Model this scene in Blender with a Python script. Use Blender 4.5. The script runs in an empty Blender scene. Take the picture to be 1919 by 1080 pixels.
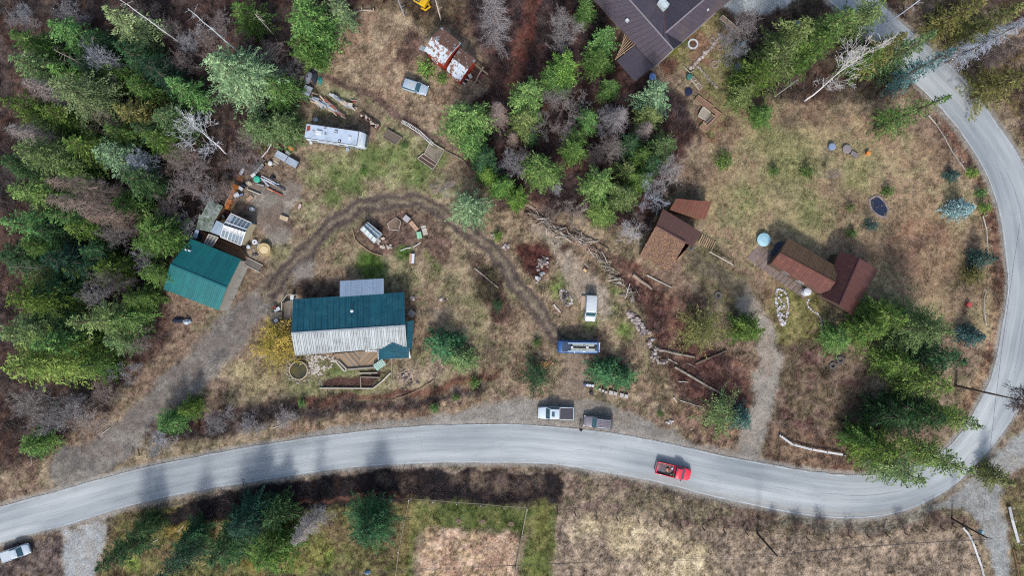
import bpy, math, random
import numpy as np
from mathutils import Vector
R_ = math.radians
K = 0.086            # metres per photo pixel on the ground
H = 110.1            # height of the drone
def wx(px, z=0.0): return (px-960)*K*(H-z)/H
def wy(py, z=0.0): return -(py-540)*K*(H-z)/H
def P(px, py, z=0.0): return Vector((wx(px,z), wy(py,z), z))

sc = bpy.context.scene
# ---------------------------------------------------------------- camera
cam_d = bpy.data.cameras.new("camera"); cam_d.sensor_width = 36; cam_d.lens = 24.0
cam_d.clip_end = 3000
cam = bpy.data.objects.new("camera", cam_d); sc.collection.objects.link(cam)
cam.location = (0, 0, H); cam.rotation_euler = (0, 0, 0); sc.camera = cam
# ---------------------------------------------------------------- sky and sun
SUN_EL, SUN_AZ = R_(45), R_(183)      # azimuth clockwise from +Y: almost due south, shadows fall up the picture
w = bpy.data.worlds.new("World"); sc.world = w; w.use_nodes = True
nt = w.node_tree; bg = nt.nodes["Background"]
sky = nt.nodes.new("ShaderNodeTexSky"); sky.sky_type = 'NISHITA'; sky.sun_disc = False
sky.sun_elevation = SUN_EL; sky.sun_rotation = SUN_AZ; sky.air_density = 1.3; sky.dust_density = 3.0
nt.links.new(sky.outputs[0], bg.inputs[0]); bg.inputs[1].default_value = 0.15
sd = bpy.data.lights.new("sun", 'SUN'); sd.energy = 2.6; sd.angle = R_(7); sd.color = (1.0, 0.975, 0.945)
so = bpy.data.objects.new("sun", sd); sc.collection.objects.link(so)
dv = Vector((math.sin(SUN_AZ)*math.cos(SUN_EL), math.cos(SUN_AZ)*math.cos(SUN_EL), math.sin(SUN_EL)))
so.rotation_euler = dv.to_track_quat('Z', 'Y').to_euler()
sc.view_settings.view_transform = 'Standard'; sc.view_settings.look = 'None'
sc.view_settings.gamma = 1; sc.view_settings.use_curve_mapping = False
sc.cycles.filter_width = 1.1; sc.cycles.use_denoising = False   # keep the fine grain of foliage and grass
sc.cycles.max_bounces = 6; sc.cycles.diffuse_bounces = 3
sc.view_settings.exposure = 0.76
GAIN = 2.0           # photo brightness of a sunlit surface divided by its base colour
# ---------------------------------------------------------------- helpers
def lin(c):
    c = np.asarray(c, float)/255.0
    return np.where(c <= 0.04045, c/12.92, ((c+0.055)/1.055)**2.4)
def A(r, g, b): return tuple(lin((r, g, b))/GAIN)      # base colour of a surface seen lit as (r,g,b)

COL = sc.collection
def tag(o, label=None, cat=None, group=None, kind=None):
    if label: o["label"] = label
    if cat: o["category"] = cat
    if group: o["group"] = group
    if kind: o["kind"] = kind
    return o
def thing(name, label, cat, loc=(0,0,0), rotz=0.0, group=None):
    o = bpy.data.objects.new(name, None); COL.objects.link(o); o.empty_display_size = 0.3
    o.location = loc; o.rotation_euler = (0,0,rotz)
    return tag(o, label, cat, group)
def root_offset(p):
    v = Vector((0,0,0))
    while p is not None: v += p.location; p = p.parent
    return v
class MB:
    def __init__(s): s.v = []; s.f = []
    def add(s, vs, fs):
        n = len(s.v); s.v += [tuple(v) for v in vs]; s.f += [tuple(i+n for i in f) for f in fs]; return s
    def box(s, c, size, rz=0.0, tilt=0.0):
        hx, hy, hz = size[0]/2, size[1]/2, size[2]/2; ca, sa = math.cos(rz), math.sin(rz); vs = []
        for z in (-hz, hz):
            for x, y in ((-hx,-hy),(hx,-hy),(hx,hy),(-hx,hy)):
                zz = z + x*math.sin(tilt)
                vs.append((c[0]+x*ca-y*sa, c[1]+x*sa+y*ca, c[2]+zz))
        return s.add(vs, [(3,2,1,0),(4,5,6,7),(0,1,5,4),(1,2,6,5),(2,3,7,6),(3,0,4,7)])
    def bar(s, a, b, w, h, z0=None):
        a = Vector(a); b = Vector(b); d = b-a; up = Vector((0,0,1))
        if abs(d.normalized().z) > .95: up = Vector((0,1,0))
        sd_ = d.cross(up).normalized()*(w/2); u = sd_.cross(d).normalized()*(h/2)
        if u.z < 0: u = -u
        vs = [a-sd_-u, a+sd_-u, a+sd_+u, a-sd_+u, b-sd_-u, b+sd_-u, b+sd_+u, b-sd_+u]
        return s.add(vs, [(0,1,2,3),(7,6,5,4),(0,4,5,1),(1,5,6,2),(2,6,7,3),(3,7,4,0)])
    def prism(s, poly, z0, z1):
        n = len(poly); vs = [(p[0],p[1],z0) for p in poly]+[(p[0],p[1],z1) for p in poly]
        ar = sum(poly[i][0]*poly[(i+1)%n][1]-poly[(i+1)%n][0]*poly[i][1] for i in range(n))
        t = tuple(range(n,2*n)); b = tuple(range(n-1,-1,-1))
        fs = [t, b]+[(i,(i+1)%n,n+(i+1)%n,n+i) for i in range(n)]
        if ar < 0: fs = [tuple(reversed(f)) for f in fs]
        return s.add(vs, fs)
    def slab(s, pts, th):
        """polygon of 3D points with thickness th downwards"""
        n = len(pts); pts = [Vector(p) for p in pts]
        vs = pts+[p-Vector((0,0,th)) for p in pts]
        return s.add(vs, [tuple(range(n)), tuple(range(2*n-1,n-1,-1))]+[(i,n+i,n+(i+1)%n,(i+1)%n) for i in range(n)])
    def cyl(s, c, r, h, n=12, r2=None, cap=True):
        r2 = r if r2 is None else r2; vs = []
        for k in range(n):
            a = 2*math.pi*k/n; vs.append((c[0]+r*math.cos(a), c[1]+r*math.sin(a), c[2]))
        for k in range(n):
            a = 2*math.pi*k/n; vs.append((c[0]+r2*math.cos(a), c[1]+r2*math.sin(a), c[2]+h))
        fs = [(i,(i+1)%n,n+(i+1)%n,n+i) for i in range(n)]
        if cap: fs += [tuple(range(n,2*n)), tuple(range(n-1,-1,-1))]
        return s.add(vs, fs)
    def tube(s, pts, rs, n=6):
        pts = [Vector(p) for p in pts]; vs = []; m = len(pts)
        if not hasattr(rs, '__len__'): rs = [rs]*m
        for i, p in enumerate(pts):
            d = (pts[min(i+1,m-1)]-pts[max(i-1,0)]).normalized()
            ref = Vector((0,0,1)) if abs(d.z) < .9 else Vector((1,0,0))
            u = d.cross(ref).normalized(); v = d.cross(u)
            for k in range(n):
                a = 2*math.pi*k/n; vs.append(p+(u*math.cos(a)+v*math.sin(a))*rs[i])
        fs = [(i*n+k, i*n+(k+1)%n, (i+1)*n+(k+1)%n, (i+1)*n+k) for i in range(m-1) for k in range(n)]
        fs += [tuple(range(n-1,-1,-1)), tuple(range((m-1)*n, m*n))]
        return s.add(vs, fs)
    def ring(s, c, r0, r1, z0, z1, n=24):
        vs = []
        for r, z in ((r0,z0),(r1,z0),(r1,z1),(r0,z1)):
            for k in range(n):
                a = 2*math.pi*k/n; vs.append((c[0]+r*math.cos(a), c[1]+r*math.sin(a), z))
        fs = [(j*n+k, j*n+(k+1)%n, ((j+1)%4)*n+(k+1)%n, ((j+1)%4)*n+k) for j in range(4) for k in range(n)]
        return s.add(vs, fs)
    def rock(s, c, r, rng, flat=.6):
        vs = []; 
        for j, (zz, rr) in enumerate(((-.5,.75),(.1,1.0),(.62,.62))):
            for k in range(6):
                a = 2*math.pi*(k+.3*j)/6; q = r*rr*rng.uniform(.8,1.2)
                vs.append((c[0]+q*math.cos(a), c[1]+q*math.sin(a), c[2]+zz*r*flat*rng.uniform(.85,1.15)))
        fs = [(j*6+k, j*6+(k+1)%6, (j+1)*6+(k+1)%6, (j+1)*6+k) for j in range(2) for k in range(6)]
        fs += [tuple(range(12,18)), (5,4,3,2,1,0)]
        return s.add(vs, fs)
    def loft(s, secs):
        """secs: (x, halfwidth, z0, z1, inset) along x"""
        vs = []
        for x, hw, z0, z1, ins in secs:
            zm = z0+(z1-z0)*.62
            for y, z in ((-hw*.94,z0),(-hw,z0+(z1-z0)*.25),(-hw,zm),(-hw+ins,z1),(hw-ins,z1),(hw,zm),(hw,z0+(z1-z0)*.25),(hw*.94,z0)):
                vs.append((x,y,z))
        m = len(secs)
        fs = [(i*8+k, i*8+(k+1)%8, (i+1)*8+(k+1)%8, (i+1)*8+k) for i in range(m-1) for k in range(8)]
        fs = [tuple(reversed(f)) for f in fs]
        fs += [tuple(range(8)), tuple(range(m*8-1, (m-1)*8-1, -1))]
        return s.add(vs, fs)
    def mesh(s, name, off=Vector((0,0,0))):
        me = bpy.data.meshes.new(name)
        me.from_pydata([(v[0]-off[0], v[1]-off[1], v[2]-off[2]) for v in s.v], [], s.f)
        return me
def put(name, mb, mat, parent=None, world=True, label=None, smooth=False):
    off = root_offset(parent) if (parent is not None and world) else Vector((0,0,0))
    me = mb.mesh(name, off) if isinstance(mb, MB) else mb
    if isinstance(mb, MB):
        me.materials.append(mat)
        if smooth: me.shade_smooth()
    o = bpy.data.objects.new(name, me); COL.objects.link(o)
    if parent is not None: o.parent = parent
    if label: o["label"] = label
    return o
def solo(name, mb, mat, label, cat, group=None, smooth=False):
    """a thing that is one mesh; its origin goes to the middle of its foot"""
    xs = [v[0] for v in mb.v]; ys = [v[1] for v in mb.v]; zs = [v[2] for v in mb.v]
    c = Vector(((min(xs)+max(xs))/2, (min(ys)+max(ys))/2, min(zs)))
    me = mb.mesh(name, c); me.materials.append(mat)
    if smooth: me.shade_smooth()
    o = bpy.data.objects.new(name, me); COL.objects.link(o); o.location = c
    return tag(o, label, cat, group)
def mesh_np(name, V, F, mat=None, attrs=None, smooth=False):
    """V (n,3), F (m,k) all same k"""
    me = bpy.data.meshes.new(name); V = np.asarray(V, np.float32); F = np.asarray(F, np.int32)
    m, k = F.shape
    me.vertices.add(len(V)); me.vertices.foreach_set("co", V.ravel())
    me.loops.add(m*k); me.loops.foreach_set("vertex_index", F.ravel())
    me.polygons.add(m); me.polygons.foreach_set("loop_start", np.arange(0, m*k, k, dtype=np.int32))
    me.polygons.foreach_set("loop_total", np.full(m, k, np.int32))
    for an, (dom, typ, arr) in (attrs or {}).items():
        at = me.attributes.new(an, typ, dom)
        if typ == 'FLOAT': at.data.foreach_set("value", np.asarray(arr, np.float32).ravel())
        else: at.data.foreach_set("color", np.asarray(arr, np.float32).ravel())
    me.update(calc_edges=True)
    if smooth: me.shade_smooth()
    if mat: me.materials.append(mat)
    return me
# ---------------------------------------------------------------- materials
def node_mat(name):
    m = bpy.data.materials.new(name); m.use_nodes = True
    return m, m.node_tree, m.node_tree.nodes["Principled BSDF"]
def N(nt, t, **kw):
    n = nt.nodes.new(t)
    for k, v in kw.items(): setattr(n, k, v)
    return n
def mth(nt, op, a, b=None, c=None):
    n = N(nt, "ShaderNodeMath", operation=op)
    for i, v in enumerate((a, b, c)):
        if v is None: continue
        if isinstance(v, (int, float)): n.inputs[i].default_value = v
        else: nt.links.new(v, n.inputs[i])
    return n.outputs[0]
def noise(nt, scale, detail=4, rough=.6, vec=None):
    n = N(nt, "ShaderNodeTexNoise"); n.inputs["Scale"].default_value = scale
    n.inputs["Detail"].default_value = detail; n.inputs["Roughness"].default_value = rough
    if vec is None:
        tc = N(nt, "ShaderNodeTexCoord"); vec = tc.outputs["Object"]
    nt.links.new(vec, n.inputs["Vector"]); return n.outputs["Fac"]
def vscale(nt, col, fac):
    v = N(nt, "ShaderNodeVectorMath", operation='SCALE')
    if isinstance(col, tuple): v.inputs[0].default_value = col[:3]
    else: nt.links.new(col, v.inputs[0])
    nt.links.new(fac, v.inputs["Scale"]); return v.outputs[0]
def mixc(nt, f, a, b):
    m = N(nt, "ShaderNodeMix", data_type='RGBA')
    for s_, v in ((0,f),(6,a),(7,b)):
        if isinstance(v, (int,float)): m.inputs[s_].default_value = v
        elif isinstance(v, tuple): m.inputs[s_].default_value = (*v[:3], 1)
        else: nt.links.new(v, m.inputs[s_])
    return m.outputs[2]
def ramp(nt, f, lo, hi):
    r = N(nt, "ShaderNodeMapRange"); nt.links.new(f, r.inputs[0])
    r.inputs[1].default_value = lo; r.inputs[2].default_value = hi; return r.outputs[0]
_M = {}
def mat(col, rough=.8, metal=0.0, var=.22, scale=3.0, dirt=None, dirt_amt=.5, spec=.3, dscale=1.2, dirt_edge=(.5,.62)):
    """painted, wooden or stony surface with mottling and an optional patchy second colour"""
    key = (tuple(col), rough, metal, var, scale, tuple(dirt) if dirt else None, dirt_amt, spec, dscale, dirt_edge)
    if key in _M: return _M[key]
    m, nt, b = node_mat("surface_%d" % len(_M))
    oi = N(nt, "ShaderNodeObjectInfo")
    f = noise(nt, scale, 6, .7)
    k = mth(nt, 'MULTIPLY_ADD', f, var*2.4, 1-var*1.2)
    k = mth(nt, 'MULTIPLY', k, mth(nt, 'MULTIPLY_ADD', oi.outputs["Random"], var*.7, 1-var*.35))
    c = tuple(col)
    if dirt:
        d = ramp(nt, noise(nt, dscale, 5, .65), *dirt_edge)
        c = mixc(nt, mth(nt, 'MULTIPLY', d, dirt_amt), tuple(col), tuple(dirt))
    nt.links.new(vscale(nt, c, k), b.inputs["Base Color"])
    b.inputs["Roughness"].default_value = rough; b.inputs["Metallic"].default_value = metal
    b.inputs["Specular IOR Level"].default_value = spec
    _M[key] = m; return m
def wood(col, var=.3):
    key = ('wood', col, var)
    if key in _M: return _M[key]
    m, nt, b = node_mat("weathered_wood_%d" % len(_M))
    oi = N(nt, "ShaderNodeObjectInfo")
    f = noise(nt, 4.0, 8, .75); f2 = noise(nt, 22.0, 3, .6)
    k = mth(nt, 'MULTIPLY_ADD', f, var*2.2, 1-var*1.5)
    k = mth(nt, 'ADD', k, mth(nt, 'MULTIPLY', f2, var*.8))
    k = mth(nt, 'MULTIPLY', k, mth(nt, 'MULTIPLY_ADD', oi.outputs["Random"], .6, .7))
    nt.links.new(vscale(nt, col, k), b.inputs["Base Color"]); b.inputs["Roughness"].default_value = .85
    b.inputs["Specular IOR Level"].default_value = .15
    _M[key] = m; return m
def glass_mat(col=(.03,.06,.07), rough=.12):
    key = ('glass', col, rough)
    if key in _M: return _M[key]
    m, nt, b = node_mat("window_glass_%d" % len(_M))
    b.inputs["Base Color"].default_value = (*col,1); b.inputs["Roughness"].default_value = rough
    b.inputs["Specular IOR Level"].default_value = .6
    _M[key] = m; return m
def paint(col, rough=.28):
    key = ('paint', col, rough)
    if key in _M: return _M[key]
    m, nt, b = node_mat("car_paint_%d" % len(_M))
    k = mth(nt, 'MULTIPLY_ADD', noise(nt, 2.0, 5, .7), .35, .82)
    nt.links.new(vscale(nt, col, k), b.inputs["Base Color"])
    nt.links.new(mth(nt, 'MULTIPLY_ADD', noise(nt, 5.0, 3), .3, rough-.1), b.inputs["Roughness"])
    b.inputs["Coat Weight"].default_value = .25
    _M[key] = m; return m

# ---------------------------------------------------------------- numpy noise and region fields
_rs = np.random.RandomState(11)
_LAT = _rs.rand(8, 256, 256)
def vnoise(x, y, k=0):
    xi = np.floor(x).astype(int); yi = np.floor(y).astype(int); fx = x-xi; fy = y-yi
    fx = fx*fx*(3-2*fx); fy = fy*fy*(3-2*fy); L = _LAT[k % 8]
    a = L[xi & 255, yi & 255]; b = L[(xi+1) & 255, yi & 255]; c = L[xi & 255, (yi+1) & 255]; d = L[(xi+1) & 255, (yi+1) & 255]
    return (a*(1-fx)+b*fx)*(1-fy)+(c*(1-fx)+d*fx)*fy
def fbm(x, y, s, oct=4, k=0, gain=.55):
    t = 0; a = 1; n = 0
    for o in range(oct):
        t = t+a*vnoise(x*s+17.3*o+k*5.1, y*s-9.7*o+k*3.3, k+o); n += a; a *= gain; s *= 2.03
    return t/n          # 0..1, mean .5
def poly_sd(px, py, pts):
    """signed distance, negative inside, pixels"""
    pts = np.asarray(pts, float); n = len(pts); d = np.full(px.shape, 1e9); ins = np.zeros(px.shape, bool)
    for i in range(n):
        a = pts[i]; b = pts[(i+1) % n]; e = b-a; wxx = px-a[0]; wyy = py-a[1]
        t = np.clip((wxx*e[0]+wyy*e[1])/(e@e+1e-9), 0, 1)
        d = np.minimum(d, (wxx-e[0]*t)**2+(wyy-e[1]*t)**2)
        c = ((a[1] > py) != (b[1] > py))
        with np.errstate(divide='ignore', invalid='ignore'):
            xx = (b[0]-a[0])*(py-a[1])/((b[1]-a[1]) if b[1] != a[1] else 1e-9)+a[0]
        ins ^= c & (px < xx)
    d = np.sqrt(d); return np.where(ins, -d, d)
def line_d(px, py, pts):
    """distance to polyline minus its local half width; pts (x,y,halfwidth)"""
    best = np.full(px.shape, 1e9); sd_ = np.zeros(px.shape)
    for a, b in zip(pts[:-1], pts[1:]):
        ex, ey = b[0]-a[0], b[1]-a[1]; wxx = px-a[0]; wyy = py-a[1]; l2 = ex*ex+ey*ey
        t = np.clip((wxx*ex+wyy*ey)/l2, 0, 1); dd = np.sqrt((wxx-ex*t)**2+(wyy-ey*t)**2)
        hw = a[2]+(b[2]-a[2])*t; v = dd-hw; s_ = (wxx*ey-wyy*ex)/math.sqrt(l2)
        m = v < best; best = np.where(m, v, best); sd_ = np.where(m, s_, sd_)
    return best, sd_
def crom(pts, sub=8):
    pts = [np.array(p, float) for p in pts]; out = []
    for i in range(len(pts)-1):
        p0 = pts[max(i-1,0)]; p1 = pts[i]; p2 = pts[i+1]; p3 = pts[min(i+2,len(pts)-1)]
        for j in range(sub):
            t = j/sub
            out.append(.5*((2*p1)+(-p0+p2)*t+(2*p0-5*p1+4*p2-p3)*t*t+(-p0+3*p1-3*p2+p3)*t**3))
    out.append(pts[-1]); return out
# ================================================================ GROUND
ROAD = [((-260,1035),(-240,1105)),((-140,1000),(-120,1068)),((0,951),(0,1019)),((120,918),(130,984)),((240,884),(250,948)),((350,860),(365,922)),
 ((480,836),(490,902)),((600,818),(605,884)),((700,806),(702,874)),((820,797),(820,869)),((960,795),(955,869)),
 ((1060,802),(1050,873)),((1160,814),(1145,888)),((1250,831),(1235,906)),((1350,853),(1330,931)),((1440,870),(1420,951)),
 ((1520,884),(1505,967)),((1600,891),(1600,974)),((1670,886),(1690,961)),((1740,865),(1775,920)),((1795,820),(1845,856)),
 ((1830,765),(1895,790)),((1862,695),(1935,710)),((1878,615),(1955,625)),((1889,540),(1965,540)),((1884,470),(1962,450)),
 ((1872,395),(1945,375)),((1845,320),(1912,295)),((1805,255),(1872,235)),((1765,205),(1830,175)),((1712,152),(1775,115)),
 ((1655,92),(1705,55)),((1590,32),(1640,-5)),((1500,-40),(1540,-80)),((1380,-120),(1410,-170))]
cr = crom([(a[0],a[1],b[0],b[1]) for a, b in ROAD], 6)
road_mid = [((c[0]+c[2])/2, (c[1]+c[3])/2, math.hypot(c[0]-c[2], c[1]-c[3])/2) for c in cr]

STEP = 0.22
X0, X1, Y0, Y1 = -95.0, 95.0, -57.0, 57.0
gx = np.arange(X0, X1+1e-6, STEP); gy = np.arange(Y0, Y1+1e-6, STEP)
NX, NY = len(gx), len(gy)
GX, GY = np.meshgrid(gx, gy, indexing='ij')
PX = GX/K+960; PY = -GY/K+540
# ragged edges: look regions up at warped positions
WPX = PX+(fbm(GX,GY,.35,4,1)-.5)*26+(fbm(GX,GY,1.7,2,2)-.5)*7
WPY = PY+(fbm(GX,GY,.35,4,3)-.5)*26+(fbm(GX,GY,1.7,2,4)-.5)*7
n_lo = fbm(GX,GY,.09,4,5); n_md = fbm(GX,GY,.45,4,6); n_hi = fbm(GX,GY,1.6,3,7); n_x = _rs.rand(NX,NY)
def st(v, lo, hi): 
    t = np.clip((v-lo)/(hi-lo), 0, 1); return t*t*(3-2*t)
def desat(c):
    c = lin(c)/GAIN; g = c.mean(); return (g+(c-g)*.86)*np.array([1.03,1.01,.96])
def tri(c1, c2, c3, bias=0.0, s=1.0):
    c1, c2, c3 = (desat(c) for c in (c1, c2, c3))
    m = st(n_md*.6+n_hi*.4+bias, .38, .62)[...,None]; q = st(fbm(GX,GY,.22*s,4,2)*.6+fbm(GX,GY,1.1,3,3)*.4, .47, .6)[...,None]
    return (c1*(1-m)+c2*m)*(1-q)+c3*q
col = tri((158,140,116),(128,118,92),(134,112,97))
amp = np.full((NX,NY), .07); brush = np.zeros((NX,NY)); litter = np.zeros((NX,NY)); grassd = np.full((NX,NY), .8); dz = np.zeros((NX,NY))
cls = np.zeros((NX,NY), np.int32)
CLASS = ['ground']
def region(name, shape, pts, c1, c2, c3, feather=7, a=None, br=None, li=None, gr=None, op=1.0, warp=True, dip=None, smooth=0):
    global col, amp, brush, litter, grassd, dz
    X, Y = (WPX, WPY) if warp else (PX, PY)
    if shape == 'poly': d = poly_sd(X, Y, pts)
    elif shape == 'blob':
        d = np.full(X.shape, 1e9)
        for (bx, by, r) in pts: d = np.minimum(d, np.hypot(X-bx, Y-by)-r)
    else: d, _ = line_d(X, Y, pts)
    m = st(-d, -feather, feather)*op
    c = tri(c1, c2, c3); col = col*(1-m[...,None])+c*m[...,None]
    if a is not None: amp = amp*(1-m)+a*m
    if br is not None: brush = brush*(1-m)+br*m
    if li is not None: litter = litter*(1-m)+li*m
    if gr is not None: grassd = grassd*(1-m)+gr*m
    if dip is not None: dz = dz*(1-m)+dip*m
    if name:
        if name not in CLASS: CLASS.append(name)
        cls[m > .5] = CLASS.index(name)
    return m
# --- forest floor
FA = [(-200,-200),(640,-200),(615,40),(590,100),(572,130),(560,180),(560,262),(500,275),(440,330),(385,395),(330,470),(300,540),(320,600),(318,640),(250,700),(200,765),(60,865),(-200,940)]
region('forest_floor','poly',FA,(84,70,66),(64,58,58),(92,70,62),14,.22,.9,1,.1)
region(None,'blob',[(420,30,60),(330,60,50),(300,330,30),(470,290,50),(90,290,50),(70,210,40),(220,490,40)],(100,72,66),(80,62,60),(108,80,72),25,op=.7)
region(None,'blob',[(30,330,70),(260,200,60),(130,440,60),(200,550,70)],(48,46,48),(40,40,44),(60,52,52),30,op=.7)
region('forest_floor','poly',[(800,-200),(1130,-200),(1165,110),(1235,150),(1290,180),(1310,240),(1275,300),(1250,370),(1215,430),(1150,425),(1060,395),(990,390),(935,400),(900,330),(862,280),(835,200),(905,165),(915,110),(870,60),(820,30)],(78,60,60),(60,52,56),(88,62,58),12,.2,.9,1,.1)
region(None,'poly',[(600,-200),(860,-200),(880,60),(800,55),(740,20),(680,15),(610,50)],(116,98,76),(92,80,62),(112,80,66),12,.15,.5,.7,.5)
region('forest_floor','poly',[(1330,-200),(1620,-200),(1700,20),(1720,150),(1640,190),(1480,195),(1390,190),(1310,160),(1290,120),(1345,60)],(92,80,68),(76,72,56),(88,68,60),12,.18,.7,.6,.4)
region('forest_floor','poly',[(1600,-200),(2300,-200),(2300,480),(1990,400),(1935,290),(1880,190),(1800,95),(1710,10)],(138,120,102),(108,88,78),(112,98,66),10,.2,.8,.5,.5)
region('dirt_track','line',[(1012,-60,16),(990,40,17),(975,110,15),(962,165,10)],(116,66,58),(98,58,52),(108,72,62),8,.08,.1,.5,.1)
# --- fields, lawns
region('dry_field','poly',[(612,70),(640,38),(690,22),(760,24),(800,60),(860,112),(915,150),(895,185),(850,235),(812,246),(760,212),(700,180),(640,160),(592,140),(596,105)],(176,156,130),(150,130,108),(160,134,112),6,.07,.05,0,1)
region(None,'blob',[(775,80,22),(760,100,18)],(110,78,74),(98,72,70),(120,92,84),10,op=.85,br=.5)
region(None,'line',[(600,140,5),(660,165,7),(720,200,8),(790,245,9),(830,275,8)],(120,98,90),(104,84,78),(112,88,82),5)
region('lawn','poly',[(590,150),(640,165),(700,190),(745,225),(800,262),(850,290),(880,330),(850,372),(760,362),(690,374),(640,388),(570,420),(565,340),(545,300),(575,285),(700,282),(700,232),(600,225)],(158,150,118),(140,142,98),(148,130,108),8,.06,0,0,1)
region(None,'blob',[(700,300,34),(640,330,28),(598,300,10),(780,318,34),(620,372,20),(660,345,26),(740,290,26),(820,300,18),(590,340,12)],(108,130,66),(136,140,88),(92,118,56),14,op=.85)
region('lawn','poly',[(585,420),(640,410),(668,440),(700,482),(760,500),(880,505),(930,600),(900,680),(880,730),(760,740),(720,690),(780,660),(775,560),(730,545),(720,520),(640,520),(560,560),(548,540),(560,500),(545,470)],(160,144,114),(136,132,96),(148,126,104),12,.06,.05,0,1)
region(None,'blob',[(690,490,22),(700,505,24),(755,478,16),(822,490,10),(802,480,8)],(84,116,44),(74,108,34),(112,126,60),12,op=.95)
region(None,'blob',[(510,460,20),(540,480,14)],(140,142,90),(150,148,104),(130,132,84),12,op=.7)
region('lawn','poly',[(540,680),(560,660),(640,680),(740,690),(740,735),(700,755),(560,750),(500,720)],(134,134,92),(150,140,108),(112,124,74),10,.06,0,0,1)
region(None,'poly',[(440,640),(470,610),(540,680),(540,740),(470,740),(430,700)],(160,146,110),(148,134,100),(140,118,96),10)
# south verge of the properties: dark brush
region(None,'line',[(250,800,22),(400,800,26),(520,775,20),(620,765,14),(740,762,12),(820,752,10),(900,735,10)],(92,80,76),(70,62,64),(92,66,60),10,.18,1.0,.4,.3)
region(None,'line',[(560,755,7),(680,742,6),(790,740,7),(860,720,10),(930,700,8)],(124,84,72),(104,72,60),(134,110,80),6,br=.5)
region(None,'line',[(540,812,10),(680,790,10),(780,775,9),(900,760,10)],(166,142,118),(150,128,104),(142,116,98),7,gr=1)
region(None,'blob',[(815,695,22),(760,705,20),(770,700,20)],(172,150,134),(158,136,126),(150,128,110),14,op=.7)
# centre right waste ground
region(None,'poly',[(880,420),(960,395),(1060,400),(1150,470),(1200,560),(1240,650),(1250,740),(1080,740),(960,720),(930,640),(930,560)],(152,132,108),(130,120,92),(140,118,98),12,.08,.1,.1,.9)
region(None,'blob',[(1150,540,10),(1140,580,16),(1060,545,26),(1080,540,20),(970,545,14),(1110,600,20),(1170,620,18),(1090,690,14)],(96,126,52),(114,130,66),(128,130,80),12,op=.9)
region('gravel_driveway','poly',[(985,410),(1020,425),(1060,460),(1100,500),(1136,535),(1150,590),(1128,606),(1112,580),(1084,560),(1058,520),(1040,470),(1000,440)],(166,154,140),(150,138,124),(158,142,126),8,.05,0,0,.3)
region(None,'blob',[(1005,485,26),(985,470,16),(1012,505,16),(1060,468,8)],(96,56,50),(84,50,48),(110,72,62),9,br=.6,li=.8)
region(None,'poly',[(1140,470),(1200,500),(1270,540),(1330,575),(1290,600),(1290,640),(1410,670),(1405,790),(1330,775),(1260,730),(1240,660),(1215,590),(1180,540)],(122,86,74),(96,66,62),(138,110,92),9,.16,.6,.7,.4)
region(None,'blob',[(1320,700,50),(1360,720,40),(1230,600,16),(1200,560,16),(1180,520,14)],(96,62,58),(84,58,58),(112,78,70),16,op=.7,br=.8,li=.9)
region(None,'poly',[(870,480),(905,480),(945,530),(960,600),(935,610),(900,560)],(100,84,72),(84,80,56),(110,82,72),8,.16,.8,.6,.4)
region(None,'line',[(985,385,6),(1040,420,7),(1120,470,8),(1200,530,6)],(128,96,82),(112,84,76),(150,122,102),5,.12,.3,.6)
region(None,'poly',[(1240,740),(1340,775),(1420,800),(1440,862),(1340,842),(1260,800)],(158,130,104),(136,118,92),(132,106,92),9,.1,.3,.3,.9)
# right: big garden
region(None,'poly',[(1325,260),(1440,185),(1500,200),(1640,215),(1740,255),(1792,330),(1850,400),(1880,520),(1860,640),(1740,600),(1640,600),(1560,570),(1440,540),(1330,450),(1310,350)],(166,148,112),(148,138,104),(156,132,106),16,.05,0,0,.9)
region(None,'blob',[(1400,380,40),(1480,300,50),(1520,400,40),(1600,330,40),(1440,260,30)],(142,142,92),(130,136,84),(156,150,104),34,op=.75)
region(None,'blob',[(1480,215,22),(1530,210,26),(1580,225,20),(1640,215,16),(1760,290,16),(1830,460,20),(1700,480,40),(1590,380,26),(1560,350,20),(1620,480,24),(1760,440,20),(1300,330,26),(1330,320,26)],(140,112,96),(124,104,92),(134,110,90),18,op=.75)
region(None,'line',[(1665,455,6),(1690,440,7),(1700,420,7)],(156,104,84),(150,100,80),(160,112,92),9,op=.8)
region(None,'line',[(1690,450,4),(1750,446,4)],(104,90,84),(96,84,80),(110,96,88),7,op=.8)
region(None,'poly',[(1430,545),(1480,520),(1540,560),(1550,640),(1500,680),(1450,640)],(140,130,84),(124,122,72),(134,112,86),10,gr=1)
region(None,'poly',[(1450,640),(1540,640),(1640,700),(1600,800),(1570,850),(1450,860),(1440,780)],(128,108,96),(114,100,78),(112,84,78),12,.08,.1,.4,.7)
region(None,'poly',[(1440,800),(1600,830),(1620,890),(1440,868)],(136,112,92),(120,98,82),(118,88,74),8,.12,.4,.5,.8)
region(None,'line',[(1770,245,8),(1815,300,10),(1850,370,10),(1868,460,12),(1875,560,12),(1862,640,12),(1850,690,12),(1810,760,12)],(168,142,112),(146,118,94),(132,98,82),7,.12,.4,.3,1)
region(None,'poly',[(1270,470),(1340,460),(1420,530),(1440,560),(1400,600),(1330,560)],(118,112,80),(104,98,76),(124,106,86),10,.06,.05,.2,.9)
region(None,'poly',[(1225,90),(1290,45),(1345,20),(1400,60),(1390,110),(1370,150),(1400,200),(1360,240),(1330,280),(1300,240),(1320,180),(1290,140)],(146,134,96),(122,124,76),(140,110,88),8,.06,.1,.1,.9)
region(None,'line',[(1262,100,7),(1285,78,8),(1300,66,5)],(104,114,34),(96,104,40),(118,120,52),6)
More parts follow.
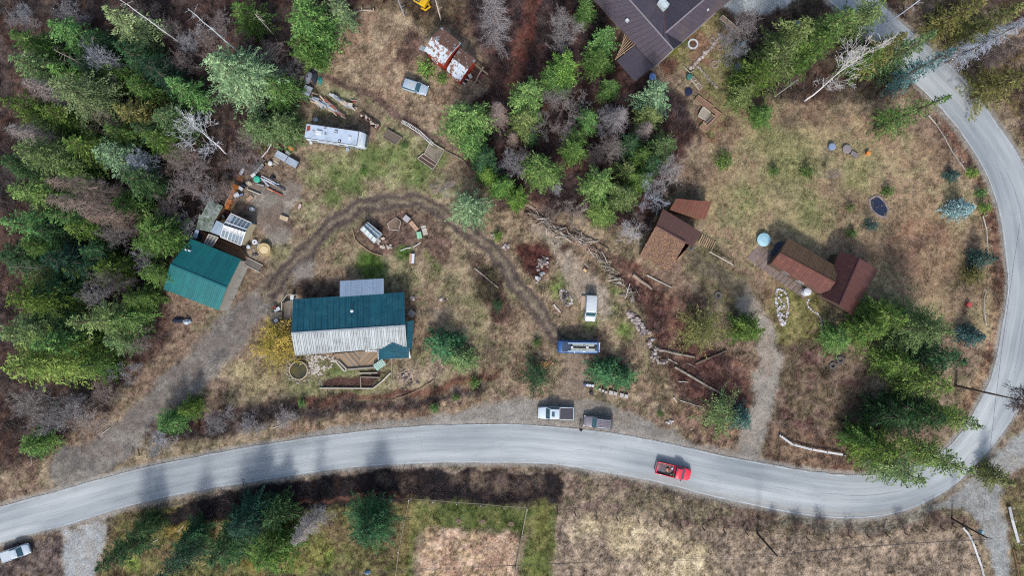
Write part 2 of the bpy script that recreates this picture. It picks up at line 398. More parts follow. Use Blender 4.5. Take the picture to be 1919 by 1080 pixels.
region(None,'blob',[(1300,75,10),(1250,125,16),(1330,85,6)],(112,76,66),(96,70,62),(124,88,72),7,li=.7)
region(None,'poly',[(1640,400),(1720,380),(1790,420),(1800,520),(1740,560),(1690,500)],(158,116,94),(140,104,88),(166,138,108),30,op=.6)
region(None,'blob',[(1500,1050,60),(1620,1040,70),(1740,1040,50),(1420,1070,30)],(134,122,100),(118,112,90),(146,128,106),30,op=.7)
# --- gravel and dirt
region('gravel_driveway','line',[(1404,845,26),(1425,790,22),(1432,730,21),(1446,670,22),(1440,630,16),(1415,580,15),(1385,545,14)],(164,156,148),(150,144,138),(156,144,134),7,.03,0,0,.05)
region('dirt_track','line',[(1385,545,14),(1340,510,14),(1290,480,12)],(118,108,88),(96,88,76),(110,100,80),6,.05,0,.1,.4)
region('gravel_driveway','line',[(130,880,40),(200,850,36),(255,795,30),(310,740,30),(370,690,36),(420,640,36),(455,595,30),(490,560,22),(512,535,19)],(136,131,125),(112,108,107),(124,115,110),8,.04,0,.02,.0)
region(None,'line',[(380,660,10),(430,620,8),(470,575,8),(400,690,8)],(108,102,100),(98,94,94),(118,108,104),12,op=.6)
TRK = crom([(500,548),(545,500),(590,450),(640,410),(690,384),(740,374),(790,380),(840,408),(885,440),(930,478),(975,540),(1010,590),(1052,650)],5)
region('dirt_track','line',[(p[0],p[1],17-4*max(0,(i-30)/30)) for i, p in enumerate(TRK)],(138,123,107),(120,109,96),(130,118,98),7,.04,0,0,.35)
for off in (-9, 9):
    pts = []
    for i, p in enumerate(TRK):
        q = TRK[min(i+1,len(TRK)-1)]-TRK[max(i-1,0)]; q = q/np.linalg.norm(q)
        pts.append((p[0]-q[1]*off, p[1]+q[0]*off, 4.6))
    region(None,'line',pts,(100,86,80),(84,74,72),(96,84,80),3.5,.03,0,0,.1,dip=-.08)
region('gravel_driveway','poly',[(462,345),(490,330),(540,340),(566,352),(566,378),(545,398),(532,420),(550,440),(545,456),(505,458),(484,425),(468,395)],(158,150,142),(142,136,130),(132,120,112),7,.03,0,0,.03)
region(None,'blob',[(510,405,14)],(118,102,92),(110,96,88),(124,108,98),10)
region('gravel_driveway','blob',[(572,510,16),(566,530,14),(580,495,10)],(158,154,152),(146,142,142),(150,142,136),9,.03,0,0,.05)
region(None,'blob',[(560,300,18),(540,330,16),(520,315,24),(480,330,20),(450,380,16)],(128,110,98),(114,98,88),(136,116,100),10,op=.8,li=.1,br=0)
region('gravel_driveway','poly',[(560,815),(700,792),(820,778),(900,762),(975,748),(1085,745),(1170,768),(1240,800),(1300,828),(1400,850),(1445,868),(1440,885),(1200,845),(1000,812),(800,808),(600,830)],(150,146,142),(134,130,126),(142,134,126),6,.03,0,0,.02)
region(None,'poly',[(1055,655),(1100,655),(1110,720),(1095,752),(1040,752),(1055,700)],(148,130,116),(136,120,104),(142,124,108),8,.04,0,0,.2)
region('gravel_driveway','poly',[(1335,-60),(1560,-60),(1500,0),(1440,24),(1380,22),(1350,14)],(172,182,190),(156,164,172),(164,170,174),5,.03,0,0,0)
region('gravel_driveway','poly',[(110,1000),(215,970),(205,1010),(180,1050),(175,1120),(100,1120),(120,1060)],(166,172,178),(150,154,160),(158,158,158),7,.03,0,0,0)
region(None,'poly',[(-200,1040),(60,1010),(112,990),(120,1040),(105,1120),(-200,1120)],(118,104,98),(96,84,84),(112,96,78),8,.1,.5,.3,.5)
# --- south side
region('grass_verge','poly',[(200,975),(330,945),(480,915),(700,940),(770,940),(745,1000),(740,1130),(150,1130),(190,1050)],(122,116,72),(102,108,62),(116,102,72),10,.1,.1,.05,1)
region(None,'blob',[(335,985,30),(380,975,20),(470,1060,16),(540,1050,20)],(146,128,54),(128,116,52),(150,120,70),14,op=.8)
region(None,'blob',[(250,1060,18),(600,1040,26),(560,1060,20)],(104,122,50),(116,132,58),(134,132,70),12)
region('grass_verge','poly',[(1040,880),(1150,900),(1250,922),(1400,962),(1500,985),(1650,985),(1770,950),(1800,985),(1700,1005),(1420,1002),(1200,972),(1045,952)],(150,132,114),(132,122,96),(128,108,98),8,.12,.2,0,1)
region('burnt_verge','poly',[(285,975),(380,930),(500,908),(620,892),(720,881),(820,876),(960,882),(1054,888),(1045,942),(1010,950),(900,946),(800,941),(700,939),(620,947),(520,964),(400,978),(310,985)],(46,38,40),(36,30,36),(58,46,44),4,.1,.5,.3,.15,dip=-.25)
region(None,'blob',[(720,900,12),(760,905,16),(860,896,14),(900,902,18),(940,906,20),(980,912,20),(1010,906,16)],(128,110,92),(104,88,78),(92,78,72),9,op=.75)
region(None,'line',[(560,945,2.5),(640,936,3),(720,928,3),(780,932,2)],(116,78,64),(104,66,56),(96,64,56),3)
region(None,'line',[(300,950,3),(500,909,3),(700,880,3),(900,878,3),(1050,884,3),(1200,908,3),(1400,955,4)],(122,110,102),(110,98,92),(116,100,90),4)
region('lawn','poly',[(765,940),(985,952),(1045,944),(1035,1130),(972,1130),(990,1000),(800,990),(780,1010),(772,1130),(738,1130),(745,1000)],(100,110,58),(84,98,46),(124,122,72),7,.06,0,0,1)
region(None,'line',[(768,936,6),(745,1090,10)],(138,124,76),(124,116,66),(130,112,74),6,op=.8)
region(None,'line',[(1020,950,10),(1012,1020,14),(1000,1110,18)],(104,116,56),(126,122,72),(116,118,60),8)
region('tilled_plot','poly',[(796,990),(880,1000),(972,1006),(968,1130),(785,1130)],(196,168,144),(166,134,112),(176,150,116),6,.12,0,0,.5)
region('dry_field','poly',[(1048,958),(1200,972),(1420,1002),(1600,1008),(1790,988),(1830,1005),(1850,1130),(1030,1130)],(170,150,130),(140,124,110),(150,132,112),6,.08,0,0,1)
region(None,'blob',[(1180,1010,40),(1240,1040,50),(1300,1060,40),(1110,985,20),(1090,1000,16),(1330,1075,20)],(206,190,156),(176,156,128),(188,172,136),18,op=.8)
region('gravel_driveway','poly',[(1700,975),(1780,930),(1850,870),(1950,770),(1960,860),(1900,885),(1878,915),(1878,960),(1888,1010),(1905,1130),(1868,1130),(1856,1040),(1838,990),(1805,950),(1770,955)],(160,164,166),(146,148,150),(154,152,150),6,.03,0,0,0)
region(None,'poly',[(1884,920),(1930,880),(2000,900),(2000,1130),(1912,1130),(1894,1000)],(124,124,72),(136,120,90),(112,112,66),7,gr=1,br=.2)
region('gravel_driveway','line',[(1440,978,5),(1600,990,8),(1700,978,9),(1770,950,8)],(134,134,126),(120,122,112),(128,124,112),6,op=.75)
# garden soil
region('garden_soil','poly',[(668,432),(700,408),(760,392),(815,412),(852,460),(835,500),(800,470),(770,462),(742,470),(716,480),(690,468),(672,455)],(128,104,90),(106,84,76),(118,98,84),6,.1,.15,.5,.15)
region(None,'blob',[(770,447,9),(755,440,14)],(112,88,82),(102,82,78),(122,98,88),6,br=.3)
region('garden_soil','poly',[(612,712),(640,704),(700,706),(720,700),(698,726),(606,726)],(92,66,60),(78,56,54),(104,76,68),3,.06,.2,.6,.05)
region(None,'blob',[(790,590,14),(810,594,18),(830,590,12)],(130,118,108),(116,106,98),(140,128,112),7,op=.8)
region(None,'blob',[(800,598,10)],(166,152,120),(154,140,110),(150,132,108),5)
region(None,'blob',[(570,545,22),(610,545,24)],(96,74,66),(84,66,60),(104,86,74),9)
# shoulders of the paved road
dr, sdr = line_d(PX, PY, road_mid)
wob = (fbm(GX,GY,.8,3,4)-.5)*5
sh = st(-(dr-7+wob), -3, 4)
cs = tri((160,156,152),(140,136,132),(150,142,134)); col = col*(1-sh[...,None])+cs*sh[...,None]
amp = amp*(1-sh)+.015*sh; brush *= (1-sh); litter *= (1-sh); grassd *= (1-sh)
if 'road_shoulder' not in CLASS: CLASS.append('road_shoulder')
cls[sh > .5] = CLASS.index('road_shoulder')
# bare earth under the houses
Z = (fbm(GX,GY,.8,4,1)-.5)*2.2*amp+(fbm(GX,GY,2.6,2,5)-.5)*1.2*np.minimum(amp,.1)+(n_x-.5)*.35*np.minimum(amp,.12)+dz
Z = Z*(1-sh)-.03*sh; Z = np.where(dr < -4, -.12, Z)
# strong local mottling of the albedo, finer than the regions
mot = 1+(fbm(GX,GY,1.5,3,6)-.5)*1.5*np.clip(amp/.07,.2,1.2)+(n_x-.5)*.5*np.clip(amp/.07,.25,1.2)
mot *= 1+(n_lo-.5)*.35
col = np.clip(col*mot[...,None], .008, .6)
def gi(x, y):
    i = np.clip(((np.asarray(x)-X0)/STEP).round().astype(int), 0, NX-1); j = np.clip(((np.asarray(y)-Y0)/STEP).round().astype(int), 0, NY-1)
    return i, j
def gz(x, y):
    i, j = gi(x, y); return float(Z[i, j])

def ground_material():
    m, nt, b = node_mat("ground_surface")
    at = N(nt, "ShaderNodeAttribute", attribute_name="Col")
    f1 = noise(nt, 4.0, 5, .75); f2 = noise(nt, 13.0, 3, .7); f3 = noise(nt, .5, 3, .5)
    k = mth(nt, 'ADD', mth(nt, 'MULTIPLY', f1, 2.8), mth(nt, 'MULTIPLY', f2, 1.1))
    k = mth(nt, 'SUBTRACT', k, .90)
    k = mth(nt, 'MAXIMUM', k, .2)
    nt.links.new(vscale(nt, at.outputs["Color"], k), b.inputs["Base Color"])
    b.inputs["Roughness"].default_value = .95; b.inputs["Specular IOR Level"].default_value = .1
    bp = N(nt, "ShaderNodeBump"); bp.inputs["Strength"].default_value = .6; bp.inputs["Distance"].default_value = .06
    nt.links.new(f2, bp.inputs["Height"]); nt.links.new(bp.outputs[0], b.inputs["Normal"])
    return m
GM = ground_material()
idx = np.arange(NX*NY).reshape(NX, NY)
F = np.stack([idx[:-1,:-1], idx[1:,:-1], idx[1:,1:], idx[:-1,1:]], -1).reshape(-1, 4)
fc = cls[:-1,:-1].reshape(-1)
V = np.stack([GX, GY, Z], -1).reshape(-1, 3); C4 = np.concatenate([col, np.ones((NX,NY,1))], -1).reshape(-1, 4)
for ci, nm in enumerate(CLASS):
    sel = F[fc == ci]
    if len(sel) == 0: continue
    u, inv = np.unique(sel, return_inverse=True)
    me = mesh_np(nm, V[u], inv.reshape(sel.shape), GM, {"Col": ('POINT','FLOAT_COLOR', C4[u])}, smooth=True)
    o = bpy.data.objects.new(nm, me); COL.objects.link(o); tag(o, kind='structure')
# the land beyond, to the horizon
def outer():
    ring = [(X0,Y0),(X1,Y0),(X1,Y1),(X0,Y1)]; big = [(-1500,-1500),(1500,-1500),(1500,1500),(-1500,1500)]
    mid = [(-300,-300),(300,-300),(300,300),(-300,300)]
    V = [(*p,-.05) for p in ring]+[(*p,-.05) for p in mid]+[(*p,-.05) for p in big]
    F = []
    for a in (0,4):
        for i in range(4): F.append((a+i, a+4+i, a+4+(i+1)%4, a+(i+1)%4))
    c = np.tile(np.array([*A(112,100,82),1.0]), (12,1))
    me = mesh_np("terrain", V, [tuple(reversed(f)) for f in F], GM, {"Col": ('POINT','FLOAT_COLOR', c)})
    for p in me.polygons:
        if p.normal.z < 0: p.flip()
    o = bpy.data.objects.new("terrain", me); COL.objects.link(o); tag(o, kind='structure')
outer()
# --- paved road
def road():
    m, nt, b = node_mat("old_asphalt")
    uv = N(nt, "ShaderNodeUVMap"); mp = N(nt, "ShaderNodeMapping"); nt.links.new(uv.outputs[0], mp.inputs[0])
    mp.inputs["Scale"].default_value = (.035, 1.1, 1)
    streak = noise(nt, 3.0, 5, .65, mp.outputs[0])
    mp2 = N(nt, "ShaderNodeMapping"); nt.links.new(uv.outputs[0], mp2.inputs[0]); mp2.inputs["Scale"].default_value = (.05,.16,1)
    patch = noise(nt, .9, 3, .5, mp2.outputs[0])
    grain = noise(nt, 6.0, 6, .8); fine = noise(nt, 25.0, 2, .7)
    sx = N(nt, "ShaderNodeSeparateXYZ"); nt.links.new(uv.outputs[0], sx.inputs[0]); v = sx.outputs[1]
    # wheel tracks worn paler: bands at fixed offsets across the road
    wv = mth(nt, 'COSINE', mth(nt, 'MULTIPLY', mth(nt, 'SUBTRACT', v, 3.15), 3.9))
    k = mth(nt, 'ADD', .26, mth(nt, 'MULTIPLY', streak, .66))
    k = mth(nt, 'ADD', k, mth(nt, 'MULTIPLY', patch, .48)); k = mth(nt, 'ADD', k, mth(nt, 'MULTIPLY', grain, .20))
    k = mth(nt, 'ADD', k, mth(nt, 'MULTIPLY', fine, .14)); k = mth(nt, 'ADD', k, mth(nt, 'MULTIPLY', wv, .06))
    k = mth(nt, 'MULTIPLY', k, .96)
    c = mixc(nt, ramp(nt, patch, .35, .65), A(162,171,177), A(194,199,201))
    # sealed crack near the crown of the road, meandering
    cw = mth(nt, 'ABSOLUTE', mth(nt, 'SUBTRACT', v, mth(nt, 'MULTIPLY_ADD', noise(nt, .12, 4, .6), 1.1, 2.75)))
    crack = mth(nt, 'MULTIPLY', mth(nt, 'LESS_THAN', cw, .05), ramp(nt, noise(nt, .05, 2, .5), .5, .56))
    c = mixc(nt, mth(nt, 'MULTIPLY', crack, .55), c, A(104,112,120))
    ed = mth(nt, 'MINIMUM', v, mth(nt, 'SUBTRACT', 6.25, v))
    ed = mth(nt, 'ADD', ed, mth(nt, 'MULTIPLY_ADD', noise(nt, .9, 4, .7), 1.4, -.7))
    dust = mth(nt, 'SUBTRACT', 1, ramp(nt, ed, -.1, .7))
    c = mixc(nt, mth(nt, 'MULTIPLY', dust, .6), c, A(158,156,150))
    tr2 = noise(nt, .8, 4, .7, mp2.outputs[0]); tar = mth(nt, 'COMPARE', tr2, .5, .004)
    c = mixc(nt, mth(nt, 'MULTIPLY', tar, .14), c, A(112,118,124))
    nt.links.new(vscale(nt, c, k), b.inputs["Base Color"]); b.inputs["Roughness"].default_value = .85
    b.inputs["Specular IOR Level"].default_value = .2
    na = 12; V = []; UV = []; s = 0; prev = None
    for c_ in cr:
        a = np.array([wx(c_[0]), wy(c_[1])]); bb = np.array([wx(c_[2]), wy(c_[3])]); mid = (a+bb)/2
        if prev is not None: s += np.linalg.norm(mid-prev)
        prev = mid; Wd = np.linalg.norm(a-bb)
        for i in range(na+1):
            t = i/na; p = a+(bb-a)*t
            if i in (0, na): p = p+(np.random.RandomState(int(s*31)+i).rand(2)-.5)*.16
            V.append((p[0], p[1], .02+.05*(1-(2*t-1)**2))); UV.append((s, t*Wd))
    n = len(cr); F = [(i*(na+1)+j, i*(na+1)+j+1, (i+1)*(na+1)+j+1, (i+1)*(na+1)+j) for i in range(n-1) for j in range(na)]
    me = mesh_np("paved_road", V, F, m, smooth=True)
    if me.polygons[0].normal.z < 0: me.flip_normals()
    ul = me.uv_layers.new(name="UVMap")
    for l in me.loops: ul.data[l.index].uv = UV[l.vertex_index]
    o = bpy.data.objects.new("paved_road", me); COL.objects.link(o); tag(o, kind='structure')
    # worn pale edge lines, painted
    for name, t0, t1 in (("edge_line", .022, .040), ("edge_line", .962, .978)):
        V = []; F = []
        for i, c_ in enumerate(cr):
            a = np.array([wx(c_[0]), wy(c_[1])]); bb = np.array([wx(c_[2]), wy(c_[3])])
            for t in (t0, t1):
                p = a+(bb-a)*t; V.append((p[0], p[1], .026+.05*(1-(2*t-1)**2)))
        F = [(2*i, 2*i+1, 2*i+3, 2*i+2) for i in range(len(cr)-1)]
        me = mesh_np("edge_line", V, F, mat(A(196,206,212), .8, var=.35, scale=1.2, dirt=A(160,170,180), dirt_amt=.9, dscale=.35, dirt_edge=(.42,.6)))
        if me.polygons[0].normal.z < 0: me.flip_normals()
        put("edge_line", me, None, o, False)
road()

# ---------------------------------------------------------------- ground cover (uncountable)
def leafmat(name, use_col=False, trans=.25, rough=.9):
    m, nt, b = node_mat(name); out = [n for n in nt.nodes if n.type == 'OUTPUT_MATERIAL'][0]
    if use_col:
        at = N(nt, "ShaderNodeAttribute", attribute_name="Col"); c = at.outputs["Color"]
    else:
        oi = N(nt, "ShaderNodeObjectInfo"); at = N(nt, "ShaderNodeAttribute", attribute_name="v")
        c = vscale(nt, oi.outputs["Color"], at.outputs["Fac"])
        hs = N(nt, "ShaderNodeHueSaturation"); nt.links.new(c, hs.inputs["Color"])
        nt.links.new(mth(nt, 'MULTIPLY_ADD', at.outputs["Fac"], -.03, .53), hs.inputs["Hue"]); c = hs.outputs[0]
    df = N(nt, "ShaderNodeBsdfDiffuse"); nt.links.new(c, df.inputs[0])
    tr = N(nt, "ShaderNodeBsdfTranslucent"); nt.links.new(c, tr.inputs[0])
    mx = N(nt, "ShaderNodeMixShader"); mx.inputs[0].default_value = trans
    nt.links.new(df.outputs[0], mx.inputs[1]); nt.links.new(tr.outputs[0], mx.inputs[2])
    nt.links.new(mx.outputs[0], out.inputs[0]); nt.nodes.remove(b); return m
M_GRASS = leafmat("grass_blades", True, .2); M_LEAF = leafmat("foliage", False, .28); 
def scatter_pts(weight, n, seed):
    rs = np.random.RandomState(seed); p = weight.ravel().astype(float); p = p/p.sum()
    k = rs.choice(len(p), n, p=p); i, j = np.divmod(k, NY)
    x = gx[i]+(rs.rand(n)-.5)*STEP; y = gy[j]+(rs.rand(n)-.5)*STEP
    return x, y, Z[i,j], col[i,j], rs
inview = (np.abs(GX) < 86) & (np.abs(GY) < 50)
def blades(name, weight, n, per, hh, ww, seed, cf, label_kind='stuff', spread=.12, mat_=None, tint=None):
    x, y, z, c, rs = scatter_pts(weight, n, seed)
    x = np.repeat(x, per)+rs.randn(n*per)*spread; y = np.repeat(y, per)+rs.randn(n*per)*spread; z = np.repeat(z, per)
    c = np.repeat(c, per, 0)*(cf[0]+rs.rand(n*per,1)*(cf[1]-cf[0]))
    if tint is not None:
        t = np.array(tint)[rs.randint(0, len(tint), n)]; t = np.repeat(t, per, 0); c = c*.35+t*.65*(.7+.6*rs.rand(n*per,1))
    az = rs.rand(n*per)*6.283; h = hh*(.4+rs.rand(n*per)*.9); lean = (.3+rs.rand(n*per)*.9)*h; az2 = rs.rand(n*per)*6.283
    dx = np.cos(az)*ww/2; dy = np.sin(az)*ww/2
    a = np.stack([x-dx, y-dy, z-.02], -1); b = np.stack([x+dx, y+dy, z-.02], -1)
    t = np.stack([x+np.cos(az2)*lean, y+np.sin(az2)*lean, z+h], -1)
    V = np.stack([a,b,t], 1).reshape(-1,3); Fc = np.arange(len(V)).reshape(-1,3)
    C = np.repeat(np.clip(c,.005,.7), 3, 0); C = np.concatenate([C, np.ones((len(C),1))], -1)
    me = mesh_np(name, V, Fc, M_GRASS, {"Col": ('POINT','FLOAT_COLOR', C)})
    o = bpy.data.objects.new(name, me); COL.objects.link(o); tag(o, kind='stuff'); return o
road_ok = (dr > 3)
HOUSES = [[(549,561),(640,545),(757,548),(775,600),(767,672),(553,667)],[(357,447),(452,486),(410,582),(306,542)],
 [(795,50),(830,48),(895,110),(865,158),(795,94)],[(1116,-20),(1341,-20),(1341,24),(1228,124),(1190,152),(1156,112)],
 [(1230,424),(1240,385),(1335,372),(1335,400),(1285,455),(1254,509),(1200,476)],[(1446,492),(1480,446),(1576,472),(1646,505),(1596,591)]]
free = np.ones((NX,NY), bool)
for hp in HOUSES: free &= poly_sd(PX, PY, hp) > 0
blades("grass", grassd*inview*road_ok*free*(.3+n_md), 60000, 4, .17, .06, 1, (.6,1.75))
blades("leaf_litter", (litter+.03)*inview*road_ok*free, 30000, 3, .07, .13, 2, (.55,1.7), spread=.2, tint=[A(98,66,58),A(78,62,60),A(124,104,88),A(66,60,64)])
blades("undergrowth_twigs", brush*inview*road_ok*free*(.15+st(n_md,.42,.62)), 13000, 12, 1.0, .045, 3, (.6,1.2), spread=.22, tint=[A(146,130,126),A(118,100,98),A(100,74,68),A(162,150,150),A(96,86,88)])
blades("dry_grass_tufts", grassd*inview*road_ok*free*st(n_md,.4,.6), 13000, 8, .34, .06, 9, (1.0,2.0), spread=.13)
# ================================================================ TREES
M_BARK = mat(A(120,104,92), .9, var=.3, scale=5, dirt=A(84,74,66), dirt_amt=.8, spec=.1)
def twigmat():
    m, nt, b = node_mat("bare_branches"); oi = N(nt, "ShaderNodeObjectInfo"); at = N(nt, "ShaderNodeAttribute", attribute_name="v")
    nt.links.new(vscale(nt, oi.outputs["Color"], at.outputs["Fac"]), b.inputs["Base Color"])
    b.inputs["Roughness"].default_value = .85; b.inputs["Specular IOR Level"].default_value = .15; return m
M_TWIG = twigmat()
def quads_np(name, c, d, s, ln, wd, v, mat_):
    """leaf rhombi: centre c, direction d, side s"""
    a = c-d*ln[:,None]*.5; b = c+d*ln[:,None]*.5
    l = c-s*wd[:,None]*.5-d*ln[:,None]*.05; r = c+s*wd[:,None]*.5-d*ln[:,None]*.05
    V = np.stack([a, l, b, r], 1).reshape(-1, 3); F = np.arange(len(V)).reshape(-1, 4)
    return mesh_np(name, V, F, mat_, {"v": ('FACE','FLOAT', v)})
def unit(a): return a/(np.linalg.norm(a, axis=-1, keepdims=True)+1e-9)
def crown_mesh(seed, h, Rr, prof, t0, spacing, nb, droop, rise, side, card, cw, jit=.35, gap=0.0):
    rs = np.random.RandomState(seed); C = []; D = []; S = []; V = []; BR = []
    z = h*t0; lobe = rs.rand(3)*6.28
    while z < h*.985:
        t = (z/h-t0)/(1-t0); L0 = Rr*prof(t); n = max(4, int(nb*(.55+.45*(1-t))))
        a0 = rs.rand()*6.28
        for k in range(n):
            if rs.rand() < gap: continue
            az = a0+6.283*(k+rs.uniform(-.35,.35))/n
            L = L0*rs.uniform(.6,1.25)*(1+.14*math.sin(2*az+lobe[0]+3*t)+.08*math.sin(5*az+lobe[1]))
            if L < .18: L = .18
            zz = z+rs.uniform(-.25,.25)
            up = rise*t-droop*(1-t)+rs.uniform(-.08,.08)
            o = np.array([math.cos(az), math.sin(az), 0]); sd_ = np.array([-o[1], o[0], 0])
            bend = rs.uniform(-.25,.25); bv = rs.uniform(.55,1.5)
            m = max(2, int(L/.30)); 
            BR.append(((0,0,zz), tuple(o*L*.9+np.array([0,0,zz+up*L*.8]))))
            ss = np.linspace(.12 if L > 1 else .25, 1, m)
            for s_ in ss:
                base = o*(L*s_)+sd_*(bend*L*s_*s_)+np.array([0,0,zz+up*L*s_-.16*L*s_*s_])
                sl = side*L*(1.02-s_)+.20
                nc = max(1, int(sl/(card*.62)))
                for sg in (-1, 1):
                    dd = o*.78+sd_*sg*.62
                    for q in range(nc):
                        f = (q+.5)/nc*sl
                        C.append(base+dd*f+np.array([0,0,-.10*f])+rs.randn(3)*card*jit*np.array([.6,.6,.7])); D.append(dd); V.append(bv*rs.uniform(.6,1.45))
            C.append(o*L+sd_*(bend*L)+np.array([0,0,zz+up*L-.16*L])); D.append(o); V.append(bv*1.15)
        z += spacing*rs.uniform(.8,1.2)*(1.15-.45*t)
    for q in range(14):
        C.append(np.array([rs.randn()*.07, rs.randn()*.07, h*(.95+.055*q/14)])); D.append(np.array([rs.randn(), rs.randn(), 1.0])); V.append(1.2)
    C = np.array(C); n = len(C); D = unit(np.array(D)+rs.randn(n,3)*np.array([.38,.38,.30])); 
    U = unit(np.array([0,0,1.0])+rs.randn(n,3)*.45); S = unit(np.cross(D, U))
    V = np.array(V)
    ln = card*rs.uniform(.75,1.3,n); wd = cw*rs.uniform(.7,1.3,n)
    return quads_np("crown", C, D, S, ln, wd, V, M_LEAF), BR
def seg_mesh(name, segs, mat_, v=None):
    """segs: array (n,8): p0 p1 r0 r1 -> three-sided branches"""
    s = np.array(segs, float); a = s[:,0:3]; b = s[:,3:6]; r0 = s[:,6:7]; r1 = s[:,7:8]; d = unit(b-a)
    ref = np.where(np.abs(d[:,2:3]) < .9, np.array([[0,0,1.0]]), np.array([[1.0,0,0]]))
    u = unit(np.cross(d, ref)); w_ = np.cross(d, u); Vv = []
    for P0, r in ((a,r0),(b,r1)):
        for k in range(3):
            an = 2.094*k; Vv.append(P0+(u*math.cos(an)+w_*math.sin(an))*r)
    V = np.stack(Vv, 1).reshape(-1,3); n = len(s); o = np.arange(n)[:,None]*6
    F = np.stack([o+np.array([[k,(k+1)%3,3+(k+1)%3,3+k]]) for k in range(3)], 1).reshape(-1,4)
    vv = np.ones(n) if v is None else np.array(v)
    return mesh_np(name, V, F, mat_, {"v": ('FACE','FLOAT', np.repeat(vv, 3))})
def trunk_mesh(h, r, BR=None, seed=0, curve=.0):
    rs = random.Random(seed); mb = MB(); n = 7; pts = []; rr = []
    for i in range(n+1):
        t = i/n; pts.append((rs.uniform(-.06,.06)*h*curve, rs.uniform(-.06,.06)*h*curve, t*h-.15)); rr.append(r*(1-.92*t)+.015)
    pts[0] = (0,0,-.25); rr[0] = r*1.35
    mb.tube(pts, rr, 7)
    if BR:
        for a, b in BR[::3]: mb.bar(a, b, .05, .05)
    me = mb.mesh("trunk"); me.materials.append(M_BARK); return me
PROT = {}
pr_fir = lambda t: (1-t)**.72*(.62+.38*min(1,t*5))
pr_spr = lambda t: (1-t)**.95*(.75+.25*min(1,t*6))
pr_ced = lambda t: (max(0,1-t**2.2))**.6*(.7+.3*min(1,t*4))
def mk_conifer(key, variants):
    PROT[key] = []
    for i, kw in enumerate(variants):
        me, BR = crown_mesh(**kw); tr = trunk_mesh(kw['h'], .018*kw['h'], BR, i)
        PROT[key].append((tr, me, kw['h'], kw['Rr']))
mk_conifer('F', [dict(seed=s, h=15, Rr=3.8, prof=pr_fir, t0=.12, spacing=.66, nb=9, droop=.28, rise=.35, side=.40, card=.50, cw=.15, gap=.14, jit=.24) for s in (1,2,3,4)])
mk_conifer('Q', [dict(seed=s, h=16, Rr=5.6, prof=pr_fir, t0=.12, spacing=.66, nb=12, droop=.26, rise=.35, side=.36, card=.46, cw=.15, gap=.12, jit=.26) for s in (5,6)])
mk_conifer('S', [dict(seed=s, h=16, Rr=2.9, prof=pr_spr, t0=.10, spacing=.66, nb=8, droop=.42, rise=.15, side=.36, card=.46, cw=.14, gap=.14, jit=.24) for s in (11,12,13)])
mk_conifer('C', [dict(seed=s, h=10, Rr=3.2, prof=pr_ced, t0=.08, spacing=.50, nb=10, droop=.20, rise=.55, side=.45, card=.42, cw=.16, gap=.06) for s in (21,22)])
mk_conifer('P', [dict(seed=s, h=6, Rr=2.2, prof=pr_spr, t0=.05, spacing=.42, nb=9, droop=.10, rise=.35, side=.40, card=.26, cw=.15, gap=.04) for s in (31,32)])
mk_conifer('G', [dict(seed=s, h=1.6, Rr=.95, prof=pr_ced, t0=.05, spacing=.20, nb=9, droop=.0, rise=.7, side=.4, card=.17, cw=.10, gap=.0) for s in (41,42)])
mk_conifer('O', [dict(seed=s, h=7, Rr=3.4, prof=pr_ced, t0=.10, spacing=.62, nb=9, droop=.1, rise=.6, side=.25, card=.34, cw=.11, gap=.22, jit=.6) for s in (51,52)])
def grow(rs, segs, vs, p, d, L, r, lev, maxlev, spread, upb, curl=.25, n_child=(3,5), minr=.014):
    n = max(2, int(L/.6)) if lev < 2 else 2; q = np.array(p, float); d = np.array(d, float); val = rs.uniform(.75,1.25)
    knots = [q.copy()]
    for i in range(n):
        d = unit(d+rs.randn(3)*curl*.5+np.array([0,0,upb*.15])); nq = q+d*L/n
        r1 = max(minr, r*(1-(.55/n)*(i+1))); r0 = max(minr, r*(1-(.55/n)*i))
        segs.append((*q, *nq, r0, r1)); vs.append(val); q = nq; knots.append(q.copy())
    if lev < maxlev:
        k = rs.randint(n_child[0], n_child[1]+1)
        for j in range(k):
            f = rs.uniform(.3,1) if j else 1.0; kp = knots[min(n, max(1, int(round(f*n))))]
            dd = unit(d+rs.randn(3)*spread)
            grow(rs, segs, vs, kp, dd, L*rs.uniform(.5,.78), max(minr, r*.52), lev+1, maxlev, spread, upb, curl, n_child, minr)
def mk_bare(key, seeds, fn):
    PROT[key] = []
    for s in seeds:
        tr, cr_, h, Rr = fn(s); PROT[key].append((tr, cr_, h, Rr))
def bare_broad(s):
    rs = np.random.RandomState(s); segs = []; vs = []
    for k in range(rs.randint(3,6)):
        az = 6.283*(k+rs.rand()*.6)/4
        grow(rs, segs, vs, (0,0,rs.uniform(.4,2.2)), (math.cos(az)*.55, math.sin(az)*.55, 1), 3.4, .085, 0, 5, .62, .5, .3, (3,4), .013)
    m = seg_mesh("crown", segs, M_TWIG, vs); a = np.array(segs)[:,3:6]
    Rr = np.percentile(np.hypot(a[:,0], a[:,1]), 96); h = a[:,2].max()
    return trunk_mesh(2.4, .14, seed=s), m, h, Rr
